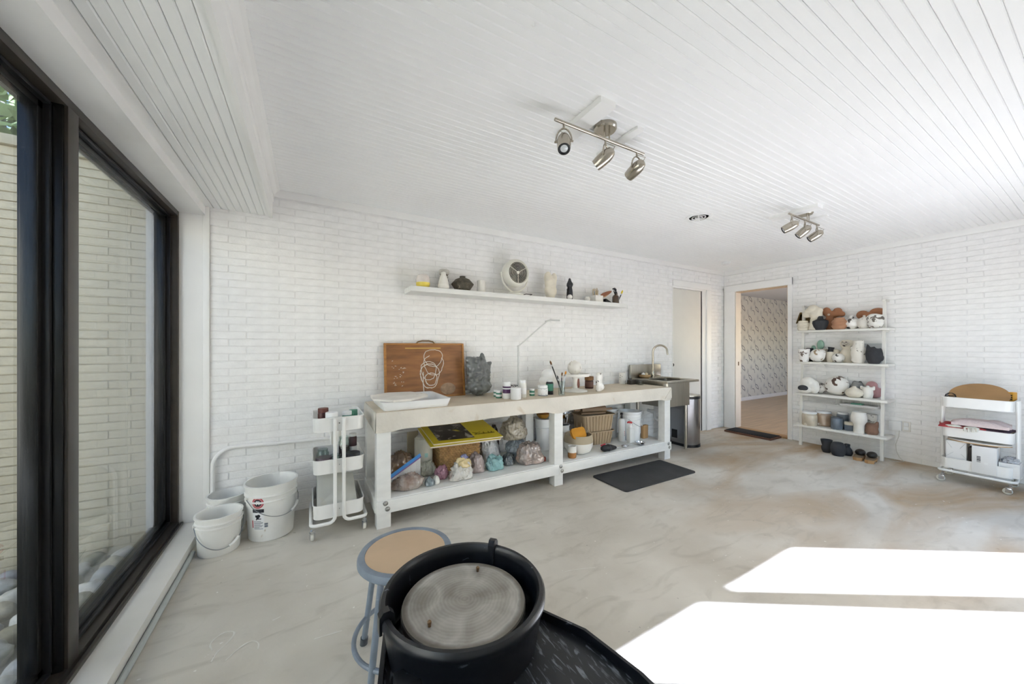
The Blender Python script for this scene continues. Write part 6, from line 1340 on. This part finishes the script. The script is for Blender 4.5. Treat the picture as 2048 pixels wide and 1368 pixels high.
# --- on the floor beneath
def fpot(name, label, me, m, x, y): return obj1(name, label, 'vase', me, m, (x, y, 0.0005))
fpot('black_vase', 'waisted black vase on the floor under the display shelf', lth([(0, 0), (0.035, 0), (0.048, 0.03), (0.052, 0.06), (0.042, 0.085), (0.052, 0.12), (0.058, 0.155), (0.052, 0.155), (0.045, 0.12), (0, 0.06)]), DKC, 5.525, 1.850)
fpot('black_vase', 'widest rounded black vase on the floor under the display shelf', lth([(0, 0), (0.05, 0), (0.066, 0.03), (0.07, 0.08), (0.064, 0.13), (0.045, 0.155), (0.02, 0.16), (0, 0.16)]), DKC, 5.475, 1.725)
fpot('black_vase', 'smallest black vase with a pinched neck beside the clogs', fuse([('l', [(0, 0), (0.04, 0), (0.05, 0.03), (0.045, 0.07), (0.025, 0.10), (0.028, 0.135), (0, 0.137)]), ('t', [(0, -0.02, 0.03), (0, -0.045, 0.05)], [0.03, 0.012])], 0.006, 2), DKC, 5.585, 1.675)
fpot('white_pot', 'white pot behind the black vases on the floor', lth([(0, 0), (0.04, 0), (0.05, 0.05), (0.045, 0.10), (0.03, 0.115), (0, 0.116)]), W1, 5.70, 1.79)
def clog(label, x, y, rz):
    t = thing('clog', label, 'shoe', (x, y, 0.0005), rz, 'pair of clogs under the display shelf')
    out = [(0.0, -0.045), (0.05, -0.046), (0.12, -0.05), (0.18, -0.045), (0.215, -0.02), (0.22, 0.01), (0.19, 0.04), (0.12, 0.045), (0.05, 0.036), (0.0, 0.034), (-0.015, 0.0)]
    MB().prism(out, 0.018, 0.036).prism([(x_, y_*0.92) for x_, y_ in out if x_ < 0.09] + [(0.09, 0.036), (0.09, -0.042)][:0], 0, 0.03).prism([(x_, y_*0.95) for x_, y_ in out if x_ > 0.11], 0.0, 0.03).build('wooden_sole', mat('clog_wood', '#b08a5e', 0.6, var=0.08), t)
    up = [('e', (0.15, -0.004, 0.052), (0.07, 0.046, 0.036))]
    link('upper', fuse(up, 0.006, 2), mat('clog_black', '#2b2724', 0.4, var=0.1), t, (0, 0, 0.033))
    MB().prism([(x_*0.96+0.004, y_*0.88) for x_, y_ in out], 0.036, 0.041).build('insole', mat('clog_insole', '#7c6a55', 0.8), t)
clog('black clog with a wooden heel nearest the black vases', 5.425, 1.545, 0.1)
clog('black clog with a wooden heel nearest the shelf upright', 5.40, 1.440, 0.1)
# power adapter, outlet and its cable on the doorway wall
ob_ = thing('wall_outlet', 'white wall outlet with a boxy adapter and thin cable', 'outlet', (XR, 1.28, 0.40))
MB().bbox((-0.045, 0.0, -0.055), (0.002, 0.10, 0.05), 0.006).build('adapter', PLASW, ob_)
MB().bbox((-0.008, -0.065, -0.058), (0.002, 0.005, 0.052), 0.003).build('plate', mat('outlet_ivory', '#e2dfd8', 0.4), ob_)
MB().bbox((-0.018, -0.05, 0.0), (-0.006, -0.012, 0.04), 0.004).bbox((-0.012, -0.05, -0.045), (-0.006, -0.012, -0.006), 0.003).build('socket', PLASW, ob_)
MB().tube([(-0.02, 0.02, -0.055), (-0.015, 0.025, -0.12), (-0.012, 0.05, -0.22), (-0.014, 0.045, -0.30), (-0.02, 0.02, -0.36), (-0.04, -0.02, -0.397), (-0.12, 0.02, -0.397), (-0.14, 0.08, -0.397)], 0.0028, 6).build('cable', WIRE, ob_)

# ================================================================== stool
GREYM = mat('blue_grey_metal', '#7f8a97', 0.4, var=0.1, vscale=14, spots='#a9b1ba', sscale=22, sthr=0.68, ssoft=0.06)
sl = thing('metal_stool', 'blue-grey metal stool with a round hardboard seat by the pottery wheel', 'stool', (0.350, 1.498, 0))
MB().lathe([(0.150, 0.425), (0.182, 0.425), (0.188, 0.432), (0.188, 0.448), (0.183, 0.456), (0.172, 0.4585), (0.160, 0.4565), (0.158, 0.452)], 48).build('seat_rim', GREYM, sl)
MB().lathe([(0, 0.445), (0.160, 0.445), (0.160, 0.4545), (0, 0.4550)], 48).build('seat_panel', mat('hardboard_seat', '#cfb292', 0.55, var=0.05, vscale=5), sl)
MB().lathe([(0, 0.427), (0.155, 0.427), (0.155, 0.446), (0, 0.446)], 32).build('seat_pan', GREYM, sl)
for k in range(4):
    a = math.radians(130.7 + 90*k); c, s_ = math.cos(a), math.sin(a)
    MB().tube([(0.150*c, 0.150*s_, 0.43), (0.216*c, 0.216*s_, 0.022)], 0.0125, 12).build('leg', GREYM, sl)
    MB().tube([(0.2155*c, 0.2155*s_, 0.03), (0.219*c, 0.219*s_, 0.0)], 0.016, 12).build('foot_tip', mat('rubber_tip', '#4b4f54', 0.7), sl)
MB().tube([(0.199*math.cos(a), 0.199*math.sin(a), 0.125) for a in [i*2*PI/48 for i in range(48)]], 0.0095, 10, closed=True).build('foot_ring', GREYM, sl)

# ================================================================== potter's wheel
BP2 = mat('wheel_black', '#15171b', 0.33, var=0.2, vscale=6, spots='#6b7078', sscale=30, sthr=0.70, ssoft=0.03)
TRAYM = mat('slip_streaked_black', '#26292d', 0.38, var=0.3, vscale=6, spots='#7d838a', sscale=34, sthr=0.555, ssoft=0.12, stretch=(2.6, 0.5, 1))
pw_ = thing('pottery_wheel', 'black pottery wheel with a slip-stained steel wheel head in a splash pan', 'pottery wheel', (0.389, 0.954, 0))
tray = [(0.215, -0.04), (0.292, -0.188), (0.322, -0.36), (0.322, -0.62), (0.29, -0.65), (-0.24, -0.65), (-0.27, -0.62), (-0.27, -0.15), (-0.21, 0.08), (-0.12, 0.17), (0.05, 0.17), (0.15, 0.08)]
MB().prism(tray, 0.452, 0.474).build('tray', TRAYM, pw_, smooth=30)
n = len(tray); ti = []
cxm = sum(p[0] for p in tray)/n; cym = sum(p[1] for p in tray)/n
ti = [(cxm+(x-cxm)*0.965, cym+(y-cym)*0.965) for x, y in tray]
MB().add([(x, y, 0.445) for x, y in tray] + [(x, y, 0.500) for x, y in tray] + [(x, y, 0.500) for x, y in ti] + [(x, y, 0.470) for x, y in ti],
         [(a*n+i, a*n+(i+1) % n, ((a+1) % 4)*n+(i+1) % n, ((a+1) % 4)*n+i) for a in range(4) for i in range(n)]).build('tray_rim', BP2, pw_, smooth=30)
MB().prism([(x*0.9, -0.02+y*0.9) for x, y in tray], 0.20, 0.452).build('motor_housing', BP2, pw_, smooth=30)
for x, y in ((-0.2, -0.55), (0.25, -0.55), (-0.13, 0.07), (0.12, 0.06)): MB().tube([(x, y, 0.22), (x*1.05, y*1.02, 0.0)], 0.02, 10).build('leg', BP2, pw_)
R_ = 0.222
pan = MB().lathe([(0, 0.475), (0.190, 0.475), (0.200, 0.482), (R_-0.012, 0.585), (R_-0.013, 0.602), (R_-0.006, 0.611), (R_+0.004, 0.611), (R_+0.010, 0.603), (R_+0.010, 0.588), (R_+0.003, 0.582), (0.208, 0.475), (0.205, 0.4745), (0, 0.4745)], 72)
pan.build('splash_pan', BP2, pw_, smooth=50)
for a in (math.radians(41.5), math.radians(183)):
    tb_ = MB()
    prof = [(R_-0.020, 0.50), (R_-0.022, 0.617), (R_-0.010, 0.630), (R_+0.006, 0.630), (R_+0.016, 0.618), (R_+0.016, 0.575), (R_+0.009, 0.575), (R_+0.009, 0.60), (R_-0.014, 0.605), (R_-0.013, 0.50)]
    m_ = len(prof); vs = []
    for i in range(4):
        t = a + (i-1.5)*0.034
        for r, z in prof: vs.append((r*math.cos(t), r*math.sin(t), z))
    fs = [(i*m_+j, i*m_+(j+1) % m_, (i+1)*m_+(j+1) % m_, (i+1)*m_+j) for i in range(3) for j in range(m_)] + [tuple(range(m_)), tuple(range(3*m_, 4*m_))[::-1]]
    tb_.add(vs, fs).build('pan_clip', BP2, pw_, smooth=30)
a = math.radians(213)
MB().bbox((-0.03, -0.02, 0.49), (0.03, 0.03, 0.535), 0.006).xf(Matrix.Translation((0.225*math.cos(a), 0.225*math.sin(a), 0))).build('latch', BP2, pw_)
def wheelhead():
    m = bpy.data.materials.new('slip_stained_wheel_head'); m.use_nodes = True
    nt = m.node_tree; N = nt.nodes; L = nt.links; b = N['Principled BSDF']; b.inputs['Roughness'].default_value = 0.6; b.inputs['Metallic'].default_value = 0.25
    tc = N.new('ShaderNodeTexCoord'); sp = N.new('ShaderNodeSeparateXYZ'); L.new(tc.outputs['Object'], sp.inputs[0])
    ln = N.new('ShaderNodeVectorMath'); ln.operation = 'LENGTH'; cmb = N.new('ShaderNodeCombineXYZ'); L.new(sp.outputs[0], cmb.inputs[0]); L.new(sp.outputs[1], cmb.inputs[1]); L.new(cmb.outputs[0], ln.inputs[0])
    nz = N.new('ShaderNodeTexNoise'); nz.inputs['Scale'].default_value = 14; nz.inputs['Detail'].default_value = 6; L.new(tc.outputs['Object'], nz.inputs['Vector'])
    ad = N.new('ShaderNodeMath'); ad.operation = 'MULTIPLY_ADD'; ad.inputs[1].default_value = 0.05; L.new(nz.outputs['Fac'], ad.inputs[0]); ad.inputs[1].default_value = 0.022; L.new(ln.outputs['Value'], ad.inputs[2])
    r = N.new('ShaderNodeValToRGB'); L.new(ad.outputs[0], r.inputs['Fac']); r.color_ramp.interpolation = 'LINEAR'
    e = r.color_ramp.elements; e[0].position = 0.0; e[0].color = lin('#b3aea6'); e[1].position = 0.20; e[1].color = lin('#857f75')
    for p, c in ((0.06, '#aaa59d'), (0.10, '#bcb8b0'), (0.13, '#b1aca3'), (0.165, '#c3bfb8'), (0.175, '#8e887e')):
        q = r.color_ramp.elements.new(p); q.color = lin(c)
    wv = N.new('ShaderNodeMath'); wv.operation = 'SINE'; wm = N.new('ShaderNodeMath'); wm.operation = 'MULTIPLY'; wm.inputs[1].default_value = 620.0; L.new(ad.outputs[0], wm.inputs[0]); L.new(wm.outputs[0], wv.inputs[0])
    n2 = N.new('ShaderNodeTexNoise'); n2.inputs['Scale'].default_value = 9; n2.inputs['Detail'].default_value = 8; n2.inputs['Distortion'].default_value = 1.2; L.new(tc.outputs['Object'], n2.inputs['Vector'])
    m2 = N.new('ShaderNodeMath'); m2.operation = 'MULTIPLY_ADD'; m2.inputs[1].default_value = 0.035; L.new(wv.outputs[0], m2.inputs[0]); L.new(n2.outputs['Fac'], m2.inputs[2])
    r2 = N.new('ShaderNodeValToRGB'); r2.color_ramp.elements[0].position = 0.3; r2.color_ramp.elements[0].color = (0.62, 0.60, 0.57, 1); r2.color_ramp.elements[1].position = 0.72; r2.color_ramp.elements[1].color = (1.12, 1.12, 1.12, 1); L.new(m2.outputs[0], r2.inputs['Fac'])
    mm = N.new('ShaderNodeMix'); mm.data_type = 'RGBA'; mm.blend_type = 'MULTIPLY'; mm.inputs[0].default_value = 1.0; L.new(r.outputs['Color'], mm.inputs[6]); L.new(r2.outputs['Color'], mm.inputs[7])
    L.new(mm.outputs[2], b.inputs['Base Color'])
    bp = N.new('ShaderNodeBump'); bp.inputs['Strength'].default_value = 0.2; bp.inputs['Distance'].default_value = 0.004; L.new(nz.outputs['Fac'], bp.inputs['Height']); L.new(bp.outputs['Normal'], b.inputs['Normal'])
    return m
hc = MB().lathe([(0, 0.545), (0.172, 0.545), (0.176, 0.549), (0.176, 0.566), (0.173, 0.570), (0.15, 0.5703), (0, 0.5705)], 64).build('wheel_head', wheelhead(), pw_)
for x, y in ((0.086, 0.098), (-0.117, -0.047)):
    MB().lathe([(0, 0), (0.0042, 0), (0.0042, 0.006), (0.0055, 0.008), (0.0055, 0.013), (0.003, 0.016), (0, 0.0165)], 12, (x, y, 0.570)).build('bat_pin', mat('brass_pin', '#8a6f52', 0.35, 0.9), pw_)
MB().tube([(0, 0, 0.474), (0, 0, 0.546)], 0.03, 16).build('shaft', BP2, pw_)

# ================================================================== ceiling fixtures
def spot_head(parent, at_, d, lens_on=True):
    """one adjustable head: stem, yoke, bell-shaped can pointing along d"""
    d = Vector(d).normalized(); at_ = Vector(at_)
    MB().tube([at_, at_+Vector((0, 0, -0.030))], 0.0055, 10).build('stem', NICKEL, parent)
    side = d.cross(Vector((0, 0, 1))); side = side.normalized() if side.length > 1e-3 else Vector((1, 0, 0))
    c = at_ + Vector((0, 0, -0.095))
    top = at_ + Vector((0, 0, -0.030)); pts = []
    for i in range(13):
        t = PI*i/12; pts.append(c + side*(0.040*math.cos(t)) + Vector((0, 0, 0.065*math.sin(t))))
    MB().tube(pts, 0.0042, 8).build('yoke', NICKEL, parent)
    q = d.to_track_quat('Z', 'Y').to_matrix().to_4x4(); M_ = Matrix.Translation(c) @ q
    MB().lathe([(0, -0.052), (0.012, -0.050), (0.024, -0.042), (0.032, -0.022), (0.0355, 0.0), (0.0345, 0.04), (0.031, 0.066), (0.028, 0.066), (0.027, 0.055), (0, 0.055)], 28).xf(M_).build('can', NICKEL, parent)
    MB().lathe([(0.0275, 0.058), (0.0305, 0.066), (0.0265, 0.067), (0.022, 0.062)], 24).xf(M_).build('bezel', BLACKP, parent)
    MB().lathe([(0, 0.054), (0.024, 0.054), (0.022, 0.061), (0.012, 0.064), (0, 0.0645)], 24).xf(M_).build('lens', mat('lamp_lens', '#d3d6d8', 0.15, var=0.02, coat=0.5), parent)
    for s_ in (-1, 1): MB().tube([c+side*s_*0.034, c+side*s_*0.047], 0.005, 8).build('pivot_screw', NICKEL, parent)
    b = c - d*0.048; u = d.orthogonal().normalized()
    MB().tube([b, b-d*0.012+Vector((0, 0, 0.01)), b+side*0.02+Vector((0, 0, 0.03)), top+Vector((0, 0, 0.01))], 0.002, 6).build('wire', mat('clear_wire', '#a9a294', 0.3), parent)
def track(label, cx, cy, bar0, bar1, by, bz, heads):
    t = thing('track_light', label, 'light', (0, 0, 0))
    MB().lathe([(0, CEIL), (0.062, CEIL), (0.062, CEIL-0.018), (0.056, CEIL-0.026), (0, CEIL-0.026)], 32, (cx, cy, 0)).build('canopy', NICKEL, t)
    for dx in (-0.018, 0.018): MB().tube([(cx+dx, by, CEIL-0.024), (cx+dx, by, bz)], 0.0045, 8).build('post', NICKEL, t)
    MB().tube([(bar0, by, bz), (bar1, by, bz)], 0.0085, 12).build('bar', NICKEL, t)
    for x, d in heads: spot_head(t, (x, by, bz), d)
track('nickel three-head track light on the ceiling nearest the window', 1.405, 1.425, 1.055, 1.698, 1.412, 2.425,
      [(1.11, (-0.30, -0.42, -0.85)), (1.395, (-0.38, 0.72, -0.5)), (1.640, (0.05, 0.93, -0.30))])
track('nickel three-head track light on the ceiling nearer the doorway wall', 3.855, 1.445, 3.50, 4.075, 1.42, 2.418,
      [(3.545, (-0.45, 0.72, -0.42)), (3.79, (-0.35, 0.62, -0.62)), (4.03, (-0.40, 0.68, -0.50))])
def battens(label, x, y0, y1, t_, w):
    tag(MB().bbox((x, y0, CEIL-t_), (x+w, y1, CEIL+0.003), 0.002).build('ceiling_batten', TRIMW), label, 'batten')
battens('thick white batten on the ceiling beside the window-end track light', 1.213, 1.258, 1.62, 0.030, 0.10)
battens('thin white batten on the ceiling under the window-end track light', 1.552, 1.330, 1.65, 0.016, 0.05)
battens('thick white batten on the ceiling beside the doorway-end track light', 3.70, 1.296, 1.66, 0.030, 0.10)
battens('thin white batten on the ceiling past the doorway-end track light', 4.083, 1.364, 1.62, 0.014, 0.05)
vt = thing('ceiling_vent', 'round white ceiling vent with dark curved slots', 'vent', (3.145, 1.99, CEIL))
MB().lathe([(0.082, -0.003), (0.086, -0.008), (0.098, -0.009), (0.118, -0.002), (0.118, 0.003), (0.082, 0.003)], 40).build('flange', TRIMW, vt)
MB().lathe([(0, 0.0035), (0.0825, 0.0035), (0.0825, -0.003), (0, -0.003)], 32).build('throat_shade', mat('vent_shade', '#1f1f1e', 0.8), vt)  # flat dark disc, shade of the vent hollow put in as colour
for r in (0.026, 0.052): MB().lathe([(r, -0.003), (r, -0.007), (r+0.008, -0.009), (r+0.008, -0.003)], 36).build('louvre_ring', TRIMW, vt)
MB().lathe([(0, -0.003), (0.012, -0.006), (0, -0.010)], 20).build('hub', TRIMW, vt)
for a in (0.5, 0.5+PI): MB().tube([(0.01*math.cos(a), 0.01*math.sin(a), -0.009), (0.085*math.cos(a), 0.085*math.sin(a), -0.009)], 0.003, 6).build('spoke', TRIMW, vt)
sd = thing('smoke_detector', 'small white round smoke detector on the ceiling near the door corner', 'detector', (5.17, 2.87, CEIL))
MB().lathe([(0, -0.034), (0.035, -0.034), (0.05, -0.028), (0.058, -0.012), (0.058, -0.004), (0.062, -0.004), (0.062, 0.003), (0, 0.003)], 32).build('housing', PLASW, sd)
MB().lathe([(0.0, -0.0365), (0.010, -0.0365), (0.012, -0.033)], 14).build('test_button', TRIMW, sd)
hk = thing('ceiling_hook', 'tiny white hook screwed into the ceiling boards', 'hook', (0.728, 1.098, CEIL))
MB().tube([(0, 0, 0.002), (0, 0, -0.012)] + [(0.008*math.cos(a)-0.008, 0, -0.012+0.008*math.sin(a)) for a in (-0.5, -1.2, -1.9, -2.6)], 0.0016, 6).build('wire', TRIMW, hk)
# chalk drips and plaster bits on the floor, each a small flat smear
SMEAR = mat('dried_plaster', '#dedbd3', 0.9, var=0.04)
def smear(label, pts, r):
    for _ in range(2): pts = [pts[0]] + [q for (a, b), (c, d) in zip(pts, pts[1:]) for q in ((a*.75+c*.25, b*.75+d*.25), (a*.25+c*.75, b*.25+d*.75))] + [pts[-1]]
    rs = [r*(0.35+0.9*abs(noise.noise(Vector((x*31, y*31, 0))))) for x, y in pts]
    mb = MB().tube([(x, y, 0.0) for x, y in pts], rs, 5); mb.v = [(x, y, 0.0012+z*0.22) for x, y, z in mb.v]
    tag(mb.build('plaster_drip', SMEAR), label, 'plaster mark')
smear('looping chalky drip on the floor beside the window sill', [(-0.36, 1.95), (-0.38, 2.0), (-0.34, 2.05), (-0.29, 2.03), (-0.30, 1.98), (-0.34, 1.93), (-0.35, 1.88)], 0.006)
smear('curved chalky drip on the floor nearest the window sill', [(-0.30, 1.86), (-0.26, 1.91), (-0.22, 1.93), (-0.19, 1.90), (-0.19, 1.86)], 0.006)
smear('straight chalky drip on the floor to the left of the stool', [(0.02, 1.80), (0.07, 1.795), (0.13, 1.79)], 0.005)
smear('short chalky drip on the floor between window and stool', [(-0.15, 2.02), (-0.12, 2.03)], 0.006)
smear('thin white scratch on the floor in front of the rubber mat', [(1.28, 1.62), (1.36, 1.60), (1.46, 1.56)], 0.004)
